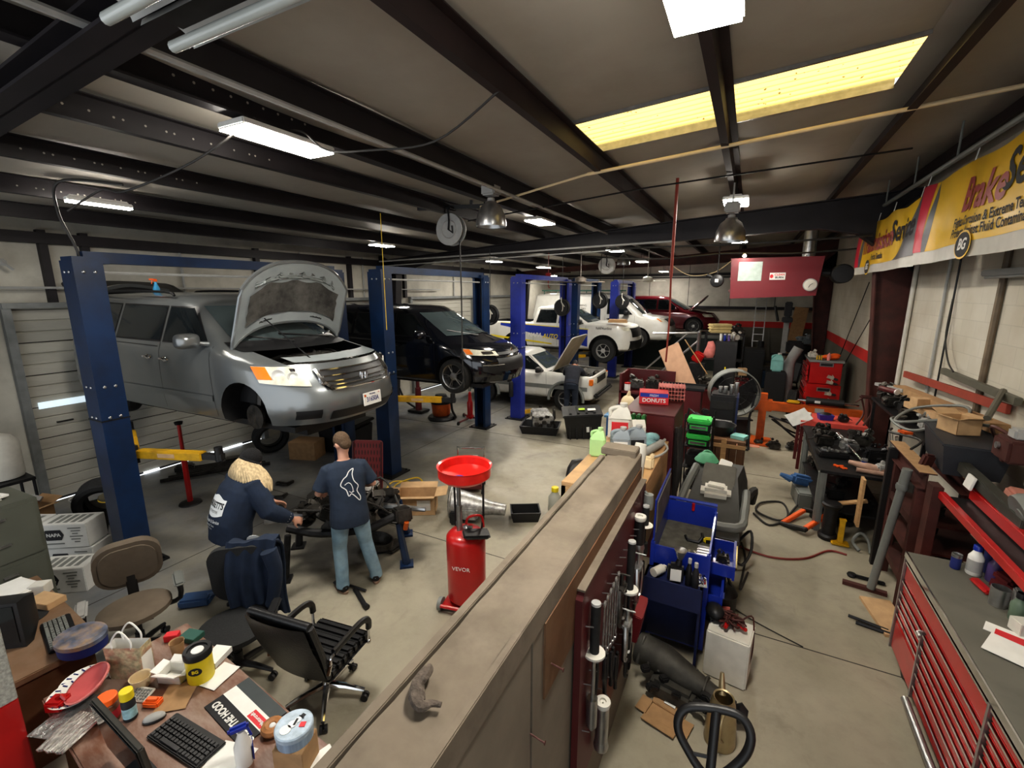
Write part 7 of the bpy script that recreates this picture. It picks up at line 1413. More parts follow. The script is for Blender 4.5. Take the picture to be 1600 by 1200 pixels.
hu=thing('hutch_shelf','shelf with two long bright red rails above the red tool chest','shelf',(0,0,0));q=M();q.b(1.74,1.79,1.2,5.35,1.40,1.47,.005);q.obj('lower_rail',m_red,hu);q=M();q.b(1.93,1.98,1.2,5.3,1.46,1.56,.005);q.obj('upper_rail',m_red,hu);q=M();q.b(1.79,2.4,1.2,5.3,1.43,1.45);q.obj('shelf_board',m_dark,hu);q=M();q.b(1.7,1.78,5.36,5.52,0,1.5,.005);q.obj('upright',m_rust,hu);q=M();q.b(2.35,2.42,5.36,5.5,0,1.5);q.obj('upright',m_rust,hu);q=M();q.b(2.36,2.4,1.2,5.3,1.06,1.43);q.obj('back_panel',m_black,hu)
can('drink_can','dark blue drink can at the far end of the red tool chest','can',(1.72,4.7,ZC),.034,.12,m_nink,m_steel);bottle('cleaner_bottle','white bottle with blue cap at the far end of the chest top','bottle',(1.82,4.66,ZC),.05,.22,m_white,m_cart,lab=m_lgrey);bottle('cleaner_bottle','purple bottle behind the white bottle on the chest top','bottle',(1.92,4.6,ZC),.05,.2,mat('purple_label',(.08,.05,.16),.4),m_wpl);can('hand_cleaner','large dark tub of hand cleaner with labels hanging by the gray upright','can',(1.98,4.74,ZC),.085,.3,m_nink,m_bink)
q=M();q.box((0,0,.05),(.13,.2,.1),(0,.1,0),bev=.03);q.box((0,.02,.12),(.09,.16,.06),bev=.02);solo('impact_wrench','red and black power tool lying on the chest top behind the bottles','tool',q,m_redd,(1.93,4.42,ZC),R(20));q=M();q.box((0,0,.02),(.07,.2,.035),bev=.015);solo('red_tray','small glossy red tray on the chest top edge of the clutter','tray',q,m_red,(1.80,4.44,ZC),R(10))
q=M();q.lathe([(.05,0),(.055,.14),(.05,.142),(.045,.01)],n=18);solo('steel_cup','grey steel cup on the chest top among the clutter','cup',q,m_steel,(1.82,4.24,ZC));q=M();q.box((0,0,.08),(.06,.14,.16),bev=.01);solo('parts_box','grey metal box behind the steel cup on the chest top','box',q,m_lgrey,(1.91,4.2,ZC),R(-10));junk('carburetor','dark jumble of brackets in the middle of the chest top back row','parts',(2.03,4.34,ZC),.14,71,m_grease);bottle('green_bottle','green-grey bottle standing before the dark brackets','bottle',(1.86,4.08,ZC),.045,.18,mat('sage',(.12,.17,.12),.5),m_black);junk('alternator','greasy alternator behind the white carton on the chest top','parts',(2.03,4.04,ZC),.15,72,m_engine);carton('carton','small white cardboard carton on the chest top','box',(1.85,3.94,ZC),.13,.1,.09,m_wpl,R(15),None);junk('hose_heap','black rubber hoses heaped at the near back of the chest top','parts',(2.04,3.74,ZC),.16,73,m_black)
for i,(x,y,w_,d_,rz,mm,lb)in enumerate(((1.76,3.86,.26,.12,-25,m_paper,'white sheet lying behind the red folder on the chest top'),(1.78,3.8,.24,.1,-25,m_rink,'red folder between two white sheets on the chest top'),(1.70,3.66,.26,.24,-30,m_paper,'largest white sheet on the chest top in front of the red folder'),(1.86,3.72,.16,.13,-20,mat('printed_page',(.4,.4,.4),.7,0,.9,40),'black and white printed page at the right edge of the chest top'))):q=M();q.box((0,0,.003),(w_,d_,.004));solo('paper_sheet',lb,'paper',q,mm,(x,y,ZC+.004*i),R(rz))
q=M();q.box((0,0,.01),(.16,.03,.016),bev=.006);solo('marker_pen','black marker lying across the largest white sheet','pen',q,m_black,(1.82,3.64,ZC+.014),R(-30))
rk=thing('steel_rack','heavy rust-red steel rack of I-beams between bench and tool chest','rack',(0,0,0))
def ibeam(m,a,b,w=.1,h=.13):
 a,b=V(a),V(b);d=b-a;T=Matrix.Translation((a+b)/2)@d.to_track_quat('X','Z').to_matrix().to_4x4();o=m.T;m.T=o@T;L_=d.length
 m.box((0,0,h/2),(L_,w,.012));m.box((0,0,-h/2),(L_,w,.012));m.box((0,0,0),(L_,.012,h));m.T=o
for a,b in(((1.72,6.7,1.46),(1.72,5.6,1.46)),((2.05,6.7,1.46),(2.05,5.6,1.46))):q=M();ibeam(q,a,b,.14,.16);tbm=q.obj('top_beam',m_rust,rk);q=M();q.b(a[0]-.07,a[0]+.07,b[1],a[1],1.5465,1.549);q.obj('dusty_flange',m_card,tbm)
for x,y in((1.72,5.68),(2.35,5.68),(1.72,6.45),(2.35,6.45)):q=M();q.b(x-.05,x+.05,y-.04,y+.04,0,1.37);q.obj('leg',m_rust,rk)
for z in(.35,.7,1.0):q=M();q.b(1.68,2.38,5.65,6.5,z-.02,z);q.b(1.67,1.69,5.65,6.5,z-.06,z+.02);q.obj('shelf',m_rust,rk)
q=M();q.b(1.62,1.70,6.5,6.58,0,1.5,.004);solo('steel_post','black square steel post standing at the corner of the rust-red rack','post',q,m_black)
q=M();q.tube([(1.5,5.85,.05),(1.6,5.8,1.35)],.04,12);q.tube([(1.596,5.802,1.3),(1.612,5.795,1.5)],.045,12);q.lathe([(.05,0),(.055,.03),(.05,.06)],(1.594,5.803,1.27),n=14);solo('leaning_pipe','long grey steel pipe leaning against the rust-red rack','pipe',q,m_grey)
for i,(x,y,z,s,sd,mm,lb)in enumerate(((1.9,5.9,1.0,.15,81,m_grease,'greasy part on the top shelf of the rust-red rack'),(1.95,6.1,.7,.14,82,m_grease,'brown greasy part on the middle shelf of the rust-red rack'),(1.85,5.95,.35,.15,83,m_redd,'dark red part on the lowest shelf of the rust-red rack'),(2.15,6.1,.35,.13,84,m_grease,'black part at the back of the lowest rack shelf'),(2.0,6.05,0.0,.16,85,m_engine,'dirty metal casting on the floor under the rust-red rack'))):junk('scrap_part',lb,'parts',(x,y,z+.005),s,sd,mm)
q=M();q.box((0,0,.03),(.12,.07,.16),(.1,.2,0),bev=.02);solo('scrap_bracket','steel hook bracket on the I-beam top of the rust-red rack','bracket',q,m_rust,(1.78,5.9,1.55),R(30))
bn=thing('storage_tote','large dark plastic tote on the rust-red rack under the brown carton','tote',(2.08,6.05,1.545),R(-6));q=M();q.rings([[(-.2,-.42,0),(.2,-.42,0),(.2,.42,0),(-.2,.42,0)],[(-.24,-.47,.3),(.24,-.47,.3),(.24,.47,.3),(-.24,.47,.3)]]);q.box((0,0,.3),(.5,.96,.03),bev=.01);q.obj('tote_body',mat('slate_tote',(.03,.033,.04),.5),bn)
carton('carton','open brown carton on top of the dark tote','box',(2.05,6.15,1.865),.22,.26,.16,m_card2,R(20),.4)
q=M();q.b(-.045,.045,-.55,.55,-.05,.05,.008);solo('square_tube','dark square steel tube lying across the rack and hutch','tube',q,mat('olive_steel',(.05,.05,.042),.5),(1.98,5.05,1.62),rot=(R(4),0,R(2)))
wv=thing('pulley_wheel','grey cast pulley wheel on the hutch shelf beneath the olive steel plate','wheel',(2.0,4.55,1.66),rot=(0,R(70),0));q=M();q.lathe([(.04,-.04),(.15,-.05),(.16,0),(.15,.05),(.04,.04)],n=24,cap=False);q.lathe([(.05,-.05),(.05,.05)],n=16)
for i in range(5):a=2*pi*i/5;q.box((.09*cos(a),.09*sin(a),0),(.12,.03,.03),(0,0,a))
q.obj('spoked_rim',m_grey,wv)
q=M();q.box((0,0,.14),(.12,.16,.24),(.1,.1,0),bev=.02);solo('pink_box','faded pink box behind the red rails on the hutch shelf','box',q,mat('faded_pink',(.4,.17,.13),.7),(2.08,4.95,1.455));q=M();q.box((0,0,.06),(.02,.14,.12),(0,.2,0),bev=.003);solo('white_tag','white label card standing by the dark square tube','card',q,m_white,(1.9,5.25,1.57));junk('caliper','dark greasy caliper at the right edge on the hutch shelf','parts',(2.12,4.2,1.455),.22,91,m_engine);junk('starter_motor','black starter motor on the near hutch shelf','parts',(2.15,3.8,1.455),.2,92,m_grease)
q=M();q.b(-.12,.12,-.2,.2,0,.04);solo('steel_plate','olive steel plate lying on the hutch above the pulley wheel','plate',q,mat('olive_plate',(.14,.13,.1),.6),(2.12,4.5,1.84));
for i,(r,pts,lb,mm)in enumerate(((.017,[(2.0,7.6,1.66),(1.75,7.2,1.7),(1.85,6.7,1.7),(2.2,6.5,1.95),(2.3,6.9,2.0),(2.0,7.3,1.85),(1.75,7.0,1.72),(2.05,6.5,1.9),(2.3,6.2,1.95)],'grey-green hose looping over the carton and rack',m_grey),(.014,[(1.8,7.3,1.55),(1.7,6.9,1.6),(1.9,6.6,1.62),(1.75,6.3,1.58)],'dark hose loop at the end of the rust-red rack',m_hose),(.016,[(2.25,5.9,1.9),(2.1,5.6,2.08),(2.2,5.4,2.0),(2.1,5.3,1.85),(2.2,5.65,1.86)],'dark red hose coil beside the brown carton',m_rust))):cable(pts,r,lb,'hose',mm,8)
wm=thing('wire_welder','maroon machine with round knob beside the dark red hose coil','machine',(2.2,5.3,1.86));q=M();q.box((0,0,.1),(.28,.3,.2),bev=.02);q.obj('machine_case',m_rust,wm);q=M();q.lathe([(.03,-.02),(.03,.0)],(-.142,.02,.12),'x',16);q.obj('knob',m_steel,wm);q=M();q.box((-.02,.0,.24),(.14,.14,.1),bev=.02);q.obj('clear_cup',m_lgrey,wm)
q=M();q.b(-.16,.16,-.2,.2,0,1.85);q.b(-.18,.18,-.22,.22,1.84,1.86);solo('steel_stand','narrow dark pedestal behind the rack carrying the maroon machine','stand',q,m_rack,(2.26,5.3,0))if False else None
for i,(a,b,w_,h_,mm,lb)in enumerate((((2.2,8.9,1.82),(2.38,6.2,1.93),.16,.1,m_card,'long flat brown cardboard box lying above the rack by the wall'),((2.2,8.2,1.72),(2.34,6.4,1.82),.2,.08,m_card2,'second long cardboard strip lying under the flat brown box'),((2.36,9.4,1.98),(2.45,6.3,2.12),.04,.1,mat('red_plank',(.28,.05,.03),.6),'long red plank against the wall behind the cardboard'),((2.1,9.6,1.75),(2.2,8.5,1.85),.14,.05,m_lgrey,'grey grooved plastic strip at the far end of the pile'))):
 q=M();A,B=V(a),V(b);d=B-A;q.T=Matrix.Translation((A+B)/2)@d.to_track_quat('X','Z').to_matrix().to_4x4();q.box((0,0,0),(d.length,w_,h_),bev=.004);solo('long_box',lb,'box',q,mm)
sr=thing('wall_shelf','dark steel wall rack under the long cardboard boxes','rack',(2.25,8.0,0));q=M();q.b(-.25,.22,-1.2,1.5,1.5,1.54)
for y in(-1.1,1.4):
 for x in(-.22,.2):q.b(x-.02,x+.02,y-.02,y+.02,0,1.52)
q.b(-.25,.22,-1.2,1.5,.6,.63);q.obj('rack_frame',m_dark,sr)
JK=[(2.15,9.2,.24,101,m_grease,'dark grey power tool heap at the far end of the wall rack'),(2.1,8.75,.2,102,m_engine,'dirty metal part heap next on the wall rack'),(2.2,8.3,.22,103,m_black,'black plastic part heap in the middle of the wall rack'),(2.1,7.85,.2,104,m_grease,'tangled greasy part heap on the wall rack near the coil'),(2.2,7.4,.2,105,m_lgrey,'pale grey part heap near the rust-red rack')]
for x,y,s,sd,mm,lb in JK:junk('scrap_part',lb,'parts',(x,y,1.545),s,sd,mm,n=22,boxy=.45)
rb_=thing('red_flashlight','maroon cylinder with white end on the wall rack pile','tool',(2.0,8.6,1.83),rot=(R(90),0,R(30)));q=M();q.cyl((0,0,-.14),(0,0,.14),.04);q.obj('barrel',m_redd,rb_);q=M();q.lathe([(.042,.14),(.044,.16),(.01,.162)],n=16);q.obj('white_end',m_white,rb_)
carton('carton','small brown box standing on the wall rack pile','box',(2.15,7.65,1.8),.2,.16,.12,m_card2,R(15),None)
q=M();q.b(-.05,.05,-.06,.06,0,.03);o=solo('orange_box','flat bright orange box on the bench end near the hoses','box',q,m_orf,(1.9,7.15,1.545),R(20))
ar=thing('wall_bracket','olive folding steel arm mounted on the right wall','bracket',(2.46,7.3,2.24));q=M();q.b(-.06,.0,-1.2,.8,-.04,.04,.006);q.obj('wall_bar',mat('olive_arm',(.11,.105,.08),.5),ar);q=M();q.tube([(-.04,-.9,.05),(-.3,-1.4,-.15)],.03,8);q.obj('strut',mat('olive_arm2',(.12,.11,.085),.5),ar)
cable([(2.45,8.3,3.2),(2.42,8.2,2.7),(2.4,7.9,2.4),(2.38,7.6,2.3)],.01,'thin black wire running down the white block wall','wall_wire')
for i,(y,r)in enumerate(((8.7,.02),(8.35,.012),(7.05,.035))):q=M();q.tube([(2.47,y,1.6),(2.47,y,4.4)],r,8);solo('wall_mounted_conduit',('slim pale conduit up the white block wall beside the brown column','thinnest conduit up the white block wall','thick rusty downpipe on the white block wall nearest the banner end')[i],'conduit',q,(m_lgrey,m_dark,mat('rusty_pipe',(.16,.12,.08),.6,0,.5,3))[i])
q=M();q.tube([(2.46,10.15,1.6),(2.46,10.15,4.3)],.035,10);solo('wall_mounted_pipe','white pipe running up beside the brown steel column','pipe',q,m_wpl)
wl=thing('strip_light','unlit strip light fixture on the right wall below the big banner','light',(2.4,6.6,3.5));q=M();q.box((0,0,0),(.12,1.3,.07),bev=.01);q.obj('housing',m_grey,wl);q=M();q.tube([(-.03,-.6,-.05),(-.03,.6,-.05)],.015,8);q.obj('tube',m_lgrey,wl)
wbn=thing('workbench','grey steel workbench cluttered with parts on the right of the aisle','workbench',(1.5,8.3,0));q=M();q.b(-.42,.42,-1.15,1.25,.86,.9,.004);q.obj('bench_top',m_dark,wbn)
for x,y in((-.38,-1.1),(-.38,.9),(.38,-1.1),(.38,1.2)):q=M();q.b(x-.05,x+.05,y-.02,y+.02,0,.86);q.b(x-.02,x+.02,y-.05,y+.05,0,.86);q.obj('leg',m_grey,wbn)
q=M();q.b(-.4,.4,-1.1,1.2,.3,.33);q.b(-.4,-.38,-1.1,1.2,.76,.86);q.obj('lower_shelf',m_dark,wbn)
can('drink_can','blue and white drink can on the grey workbench','can',(1.6,7.42,.902),.034,.15,mat('blue_can',(.03,.07,.3),.3,.4),m_steel)
WB=[(1.28,8.9,.2,111,m_grease,'greasy round gear assembly at the far left of the grey workbench'),(1.25,8.35,.22,112,m_grease,'dark gearbox half on the near side of the grey workbench'),(1.55,8.2,.2,113,m_alu,'pale dirty valve body in the middle of the grey workbench'),(1.8,7.9,.22,114,m_dark,'black pump parts at the back of the grey workbench'),(1.75,8.6,.24,115,m_engine,'heap of engine brackets at the back of the grey workbench'),(1.8,7.35,.16,116,m_lgrey,'silver fittings heap at the near right of the grey workbench')]
for x,y,s,sd,mm,lb in WB:junk('bench_part',lb,'parts',(x,y,.905),s,sd,mm,n=18)
gz_=thing('brake_drum','large dark brake drum lying on the grey workbench','wheel',(1.38,8.75,.91),rot=(R(20),0,0));q=M();q.lathe([(.06,.0),(.17,.0),(.18,.05),(.12,.06),(.09,.12),(.03,.14)],n=28);q.obj('drum',m_dark,gz_)
bp=thing('parts_tray','black plastic case of tools on the near end of the grey workbench','case',(1.3,7.85,.902),R(8));q=M();q.box((0,0,.05),(.38,.24,.09),bev=.02);q.obj('case_body',m_black,bp);q=M();random.seed(8)
for i in range(10):q.box((random.uniform(-.15,.15),random.uniform(-.08,.08),.1),(.06,.03,.03),(0,0,random.random()*3),bev=.006)
q.obj('tools',m_steel,bp)
q=M();q.tube([(1.45,8.6,1.06),(1.62,7.55,.96)],.028,10);solo('steel_shaft','polished silver shaft lying across the grey workbench','shaft',q,m_chrome)
q=M();q.tube([(1.45,7.5,.96),(1.65,7.35,.97),(1.85,7.3,.95)],[.03,.055,.045],10);q.tube([(1.5,7.3,.93),(1.9,7.25,.93)],.03,8);solo('paper_bundle','pink-brown paper bundle at the near edge of the grey workbench','paper',q,mat('brown_wrap',(.38,.24,.18),.8,0,.2,8,.3));q=M();random.seed(1)
for i in range(7):q.box((random.uniform(-.06,.06),random.uniform(-.05,.05),.012),(.06,.03,.02),(0,0,random.random()*3),bev=.005)
solo('red_clips','small bright red plastic clips on the near corner of the grey workbench','clips',q,m_orf,(1.33,7.38,.902));q=M();q.tube([(0,0,0),(.03,-.03,.25),(.0,-.05,.45)],.018,8,smooth=5);q.tube([(.08,0,0),(.1,-.03,.22),(.06,-.06,.4)],.018,8,smooth=5);solo('chrome_pipes','curved chrome exhaust pipes standing at the back of the grey workbench','pipe',q,m_chrome,(1.9,7.75,.95))
for x,y,z,s,sd,mm,lb in((1.35,7.6,.335,.2,121,m_black,'black box heap on the lower shelf of the grey workbench'),(1.55,8.2,.335,.16,122,m_grease,'greasy parts under the middle of the grey workbench'),(1.3,8.9,.335,.2,123,m_grease,'dirty parts under the far end of the grey workbench'),(1.66,7.4,.335,.17,124,m_dark,'dark parts under the near right of the grey workbench'),(1.5,7.5,0,.15,125,m_black,'black spare part on the floor under the grey workbench')):junk('stored_part',lb,'parts',(x,y,z),s,sd,mm,n=12)
q=M();q.tube([(1.22,7.2,.4),(1.6,7.0,.62)],.03,8);q.b(1.5,1.53,6.85,7.0,.3,.95);solo('wooden_batten','pale wooden slat leaning at the near end of the grey workbench','board',q,m_wood)
q=M();q.box((0,0,.1),(.3,.16,.16),(0,.2,0),bev=.04);q.tube([(-.15,0,.1),(-.3,.04,.16)],[.06,.03],8);solo('blue_bag','crumpled blue bag on a block left of the grey workbench','bag',q,mat('blue_cloth',(.05,.13,.3),.8,0,.2,9,.4),(1.0,8.2,.24),R(20));q=M();q.box((0,0,.12),(.2,.5,.24),bev=.02);solo('concrete_block','dirty grey block on the floor under the blue bag','block',q,m_grey,(1.02,8.1,0),R(6));
os_=thing('ramp_frame','orange and black folding frame lying on the floor before the workbench','frame',(1.0,7.28,.06),rot=(R(8),R(-12),R(-36)));
for x in(-.16,.16):q=M();q.b(x-.035,x+.035,-.26,.26,0,.05,.008);q.obj('orange_bar',m_orf,os_)
for y in(-.29,.29):q=M();q.b(-.2,.2,y-.035,y+.035,-.005,.05,.01);q.obj('black_end',m_black,os_)
js=thing('jack_stand','yellow jack stand on the floor at the foot of the workbench','jack stand',(1.36,6.88,0));q=M();q.b(-.03,.03,-.03,.03,.03,.36,.006);q.box((0,0,.02),(.2,.14,.03),bev=.01);q.box((0,0,.35),(.08,.05,.03),bev=.006);q.obj('stand_body',m_yellow,js)
q=M();q.cyl((0,0,0),(0,0,.5),.08);q.lathe([(.1,.45),(.12,.5),(.1,.52)],n=16);q.lathe([(.11,0),(.12,.05),(.1,.08)],n=16);solo('strut_assembly','black suspension strut standing behind the orange frame','strut',q,m_dark,(1.24,7.0,0));
q=M();q.lathe([(.13,0),(.13,.28)],n=20);solo('black_pail','black pail behind the orange folding frame','pail',q,m_black,(1.22,7.62,0))
cable([(.35,7.3,.015),(.55,7.0,.015),(.8,7.4,.015),(.75,7.9,.015),(.45,7.7,.03),(.4,7.35,.03),(.7,7.2,.03),(.9,7.7,.03),(1.0,8.0,.05)],.016,'black coiled air hose lying in the aisle before the workbench','air_hose');cable([(.05,6.25,.012),(.5,6.1,.012),(.9,6.25,.012),(1.2,6.6,.012),(1.4,6.6,.012)],.013,'dark red air hose stretched across the aisle floor','air_hose',m_rhose);cable([(-.05,5.0,.01),(.3,4.75,.01),(.75,4.55,.01)],.006,'thin dark wire on the aisle floor by the small vacuum','wire')
q=M();q.box((.12,0,.02),(.28,.05,.03),bev=.01);q.lathe([(.04,0),(.05,.02),(.04,.04)],(-.05,0,0),n=14);solo('large_wrench','large dark wrench lying on the floor by the black steel post','wrench',q,m_dark,(1.42,6.1,0),R(-6));q=M();q.b(-.2,.2,-.03,.03,0,.04);solo('steel_bar','brown flat bar on the floor by the large dark wrench','bar',q,m_rust,(1.45,5.88,0),R(-8));q=M();q.tube([(-.16,.03,.02),(.16,-.01,.02)],.015,6);q.tube([(-.1,-.05,.02),(.18,-.06,.02)],.018,6);solo('steel_bar','pair of dark rods on the floor beside the red tool chest','bar',q,m_dark,(1.36,5.2,0),R(-8));q=M();q.tube([(0,0,.03),(-.06,.1,.1),(.02,.16,.2),(.1,.12,.14),(.12,.0,.02)],.02,7,smooth=5);solo('bent_pipe','bent grey pipe on the floor against the black steel post','pipe',q,m_grey,(1.55,6.75,0));q=M();q.b(-.14,.14,-.3,.3,0,.03);solo('wood_plank','worn pale board on the floor beneath the rust-red rack','board',q,m_card2,(1.56,5.4,0),R(10))
rt=thing('steel_table','bright red topped table behind the grey workbench','table',(1.55,10.0,0));q=M();q.b(-.5,.5,-.35,.35,.92,.96);q.b(-.5,.5,-.36,-.35,.85,.96);q.obj('table_top',mat('salmon_red',(.6,.09,.07),.45),rt)
for x in(-.46,.46):
 for y in(-.3,.3):q=M();q.b(x-.025,x+.025,y-.025,y+.025,0,.92);q.obj('leg',m_redd,rt)
bb=thing('parts_bin','small blue bin of parts on the bright red table','bin',(1.45,9.9,.962),R(10));q=M();q.rings([[(-.1,-.07,0),(.1,-.07,0),(.1,.07,0),(-.1,.07,0)],[(-.12,-.09,.1),(.12,-.09,.1),(.12,.09,.1),(-.12,.09,.1)]]);q.obj('bin_body',m_cart,bb);q=M();q.ball((0,0,.1),(.1,.07,.04),10,6);q.obj('contents',m_dark,bb)
q=M();q.cyl((-.1,0,.04),(.1,0,.04),.04,n=14);solo('white_roll','white roll on the bright red table','roll',q,m_wpl,(1.15,10.05,.962),R(-20));junk('bench_part','black tool on the bright red table right of the blue bin','parts',(1.72,9.85,.962),.14,131,m_black);q=M();q.tube([(0,0,0),(.1,.1,.2),(.05,.15,.45)],.016,6,smooth=5);q.tube([(.1,0,0),(.2,.05,.25),(.12,.1,.5),(-.05,.05,.4)],.014,6,smooth=5);q.box((.1,.1,.5),(.2,.06,.06),bev=.02);solo('pump_lever','maroon and grey lever pump with hoses behind the red table','pump',q,m_rust,(1.9,9.75,.962));q=M();q.grid(lambda u,v:(-.18+.36*u,-.15+.3*v,.01+.05*u*u),4,4);q.grid(lambda u,v:(-.18+.36*u,-.15+.3*v,.014+.05*u*u),4,4);solo('paper_sheet','grey sheet propped at the left edge of the red table','paper',q,mat('grey_sheet',(.4,.4,.38),.7),(1.02,9.75,.97),rot=(R(30),R(-20),R(20)))
pr=thing('shop_press','orange hydraulic press lying with black cylinder behind the red table','press',(1.15,11.1,0),R(-3));q=M();q.b(-.75,-.6,-.08,.08,0,1.12,.01);q.obj('upright',m_orange,pr);q=M();q.b(.9,1.02,-.08,.08,0,.9,.01);q.obj('upright',m_orange,pr);q=M();q.b(-.8,1.1,-.07,.07,.76,.95,.01);q.b(-.85,-.5,-.1,.1,.74,.98,.01);q.obj('main_beam',m_orange,pr);q=M();q.cyl((.1,0,1.05),(.75,0,1.05),.075,n=18);q.lathe([(.085,.1),(.085,.16)],(0,0,1.05),'x',18);q.obj('cylinder',m_black,pr);q=M();q.cyl((.75,0,1.05),(1.0,0,1.05),.03);q.cyl((-.05,0,1.05),(.1,0,1.05),.035);q.obj('piston_rod',m_chrome,pr);q=M();q.box((.3,-.077,1.05),(.1,.01,.05),bev=.004);q.obj('round_badge',m_white,pr);q=M();q.box((.35,-.075,.87),(.16,.006,.09));q.obj('label_plate',m_lgrey,pr);q=M();q.box((-.12,.0,.99),(.24,.12,.06),bev=.02);q.obj('yellow_block',m_yellow,pr);q=M();q.b(-.85,-.45,-.3,.3,0,.05);q.b(.8,1.15,-.3,.3,0,.05);q.obj('foot',m_orange,pr)
q=M();random.seed(19)
for i in range(7):q.tube([(random.uniform(-.6,.0),random.uniform(-.2,.2),.6),(random.uniform(-.2,.5),random.uniform(-.3,.3),random.uniform(.2,.5)),(random.uniform(.2,.9),random.uniform(-.3,.3),random.uniform(.05,.3))],.022,6,smooth=4)
q.obj('linkage',m_dark,pr)
for i,(x,y,s,sd,lb)in enumerate(((.75,10.75,.2,141,'row of brass valve springs on the floor under the orange press'),(1.1,10.85,.2,142,'dark crankshaft parts on the floor under the orange press'),(.45,10.9,.14,143,'small valve block at the left foot of the orange press'),(1.5,10.8,.2,144,'black hose ends on the floor right under the orange press'))):junk('floor_part',lb,'parts',(x,y,0),s,sd,m_grease,n=14)
q=M();q.box((0,0,.006),(.55,.5,.01));solo('pink_sheet','flat salmon pink sheet lying on the floor by the orange press','sheet',q,mat('salmon_sheet',(.7,.32,.22),.7),(.18,10.9,0),R(8));q=M();q.b(-.2,.2,-.12,.12,.35,.38);q.b(-.15,.15,-.1,.1,.05,.35);solo('pink_step','pink-topped dark box left of the orange press','box',q,[m_bink],(.1,11.6,0),R(20))
fc=thing('tool_chest','tall red tool chest with gloves hanging on its end, far along the right wall','tool chest',(1.9,14.4,0));q=M();q.b(-.38,.36,-.6,.6,.1,.95,.01);q.obj('lower_cabinet',m_red,fc);q=M();q.b(-.34,.34,-.56,.58,.96,1.52,.01);q.obj('top_chest',m_red,fc);q=M();q.b(-.38,.37,-.6,.62,1.52,1.57);q.obj('top_edge',m_grey,fc)
for z in(.3,.48,.64,.8,1.08,1.22,1.36):q=M();q.b(-.41,-.37,-.55,.55,z-.06,z+.06,.006);d_=q.obj('drawer',m_red,fc);q=M();q.b(-.425,-.41,-.5,.5,z+.03,z+.05);q.obj('drawer_pull',m_chrome,d_)
for z in(1.46,.82):q=M();q.box((.0,-.605+(.04 if z>1 else 0)-(.002),z),(.3,.008,.1));p_=q.obj('name_plate',m_steel,fc);q=M();q.box((0,-.612+(.04 if z>1 else 0),z),(.25,.006,.06));q.obj('plate_panel',m_dark,p_)
for x in(-.33,.31):q=M();q.cyl((x-.02,-.5,.05),(x+.02,-.5,.05),.05,n=14);q.obj('castor',m_black,fc)
m_glv=mat('glove_leather',(.42,.38,.32),.8)
for i,z in enumerate((1.12,1.0,.72,.55)):
 t=thing('hanging_glove','grey and black glove hanging on the far red chest, %s from the top'%('first','second','third','lowest')[i],'glove',(2.12,13.72,z),rot=(0,R(-70-6*i),0));q=M();q.box((0,0,0),(.06,.04,.1),bev=.015);q.obj('cuff',m_bink,t);q=M();q.box((0,0,.09),(.08,.03,.09),bev=.012)
 for k in range(4):q.tube([(-.03+.02*k,0,.12),(-.035+.023*k,-.01,.2)],[.012,.008],6)
 q.tube([(.035,0,.07),(.07,-.01,.12)],[.013,.009],6);q.obj('hand_shell',m_glv,t)
q=M();q.ball((0,0,.06),(.2,.14,.07),16,8);q.ball((.1,.04,.1),(.12,.1,.06),12,8);solo('orange_vest','crumpled bright orange vest on top of the far red chest','vest',q,m_orf,(2.0,14.1,1.572));q=M();q.lathe([(.04,0),(.045,.12),(.02,.17),(.01,.19)],n=14);solo('red_bottle','pinkish bottle standing on the far red chest','bottle',q,m_pink,(1.93,13.88,1.572));q=M()
for i in range(3):q.box((.05*i,0,.06),(.03,.05,.12),bev=.008)
solo('yellow_drivers','black and yellow screwdriver handles on the far red chest','tool',q,m_yellow,(1.68,13.88,1.572));junk('rag_heap','white rags at the left of the far red chest top','rag',(1.62,14.2,1.572),.18,151,m_wpl,n=8)
oc=thing('office_chair','black office chair beside the far red chest','chair',(1.22,15.6,0),R(-40));castor_base(oc,5,.3,m_black);q=M();q.box((0,0,.48),(.48,.46,.08),bev=.03);q.obj('seat',m_black,oc);q=M();q.box((0,.24,.9),(.44,.08,.62),(R(-14),0,0),bev=.035);q.obj('backrest',m_leather,oc)
for s in(-1,1):q=M();q.tube([(s*.25,.1,.5),(s*.28,.0,.7),(s*.28,-.2,.7)],.02,6,smooth=3);q.obj('armrest',m_black,oc)
tmh=thing('tire_changer','tyre changing machine with tall grey column and blue base at the back','machine',(.95,18.0,0));q=M();q.box((0,0,.3),(.8,.9,.55),bev=.05);q.obj('base_cabinet',mat('dark_teal_blue',(.02,.05,.1),.5),tmh);q=M();q.lathe([(.35,.62),(.36,.68),(.1,.72)],n=24);q.box((-.1,0,.9),(.9,.1,.06),bev=.01);q.box((.2,-.2,1.2),(.7,.08,.08),bev=.01);q.obj('turntable',m_dark,tmh);q=M();q.box((.25,.2,1.4),(.16,.16,2.2),bev=.015);q.obj('column',m_lgrey,tmh);q=M();q.box((.25,.1,2.35),(.3,.5,.16),bev=.02);q.box((.25,.1,2.7),(.22,.22,.5),bev=.03);q.tube([(-.02,.0,2.3),(-.1,0,2.6),(-.15,.05,2.8)],.04,8);q.obj('arm_head',m_black,tmh);q=M();q.cyl((-.45,0,.5),(-.45,0,1.6),.1);q.obj('helper_arm',m_dark,tmh);q=M();q.box((.55,.1,1.45),(.5,.3,.4),bev=.05);q.obj('control_box',m_dark,tmh)
ld=thing('ladder','aluminium ladder leaning against the back wall','ladder',(.48,22.6,0),rot=(R(-8),0,0))
for x in(-.2,.2):q=M();q.box((x,0,1.7),(.04,.07,3.4));q.obj('rail',m_steel,ld)
for i in range(11):q=M();q.box((0,0,.25+.3*i),(.4,.05,.03));q.obj('rung',m_steel,ld)
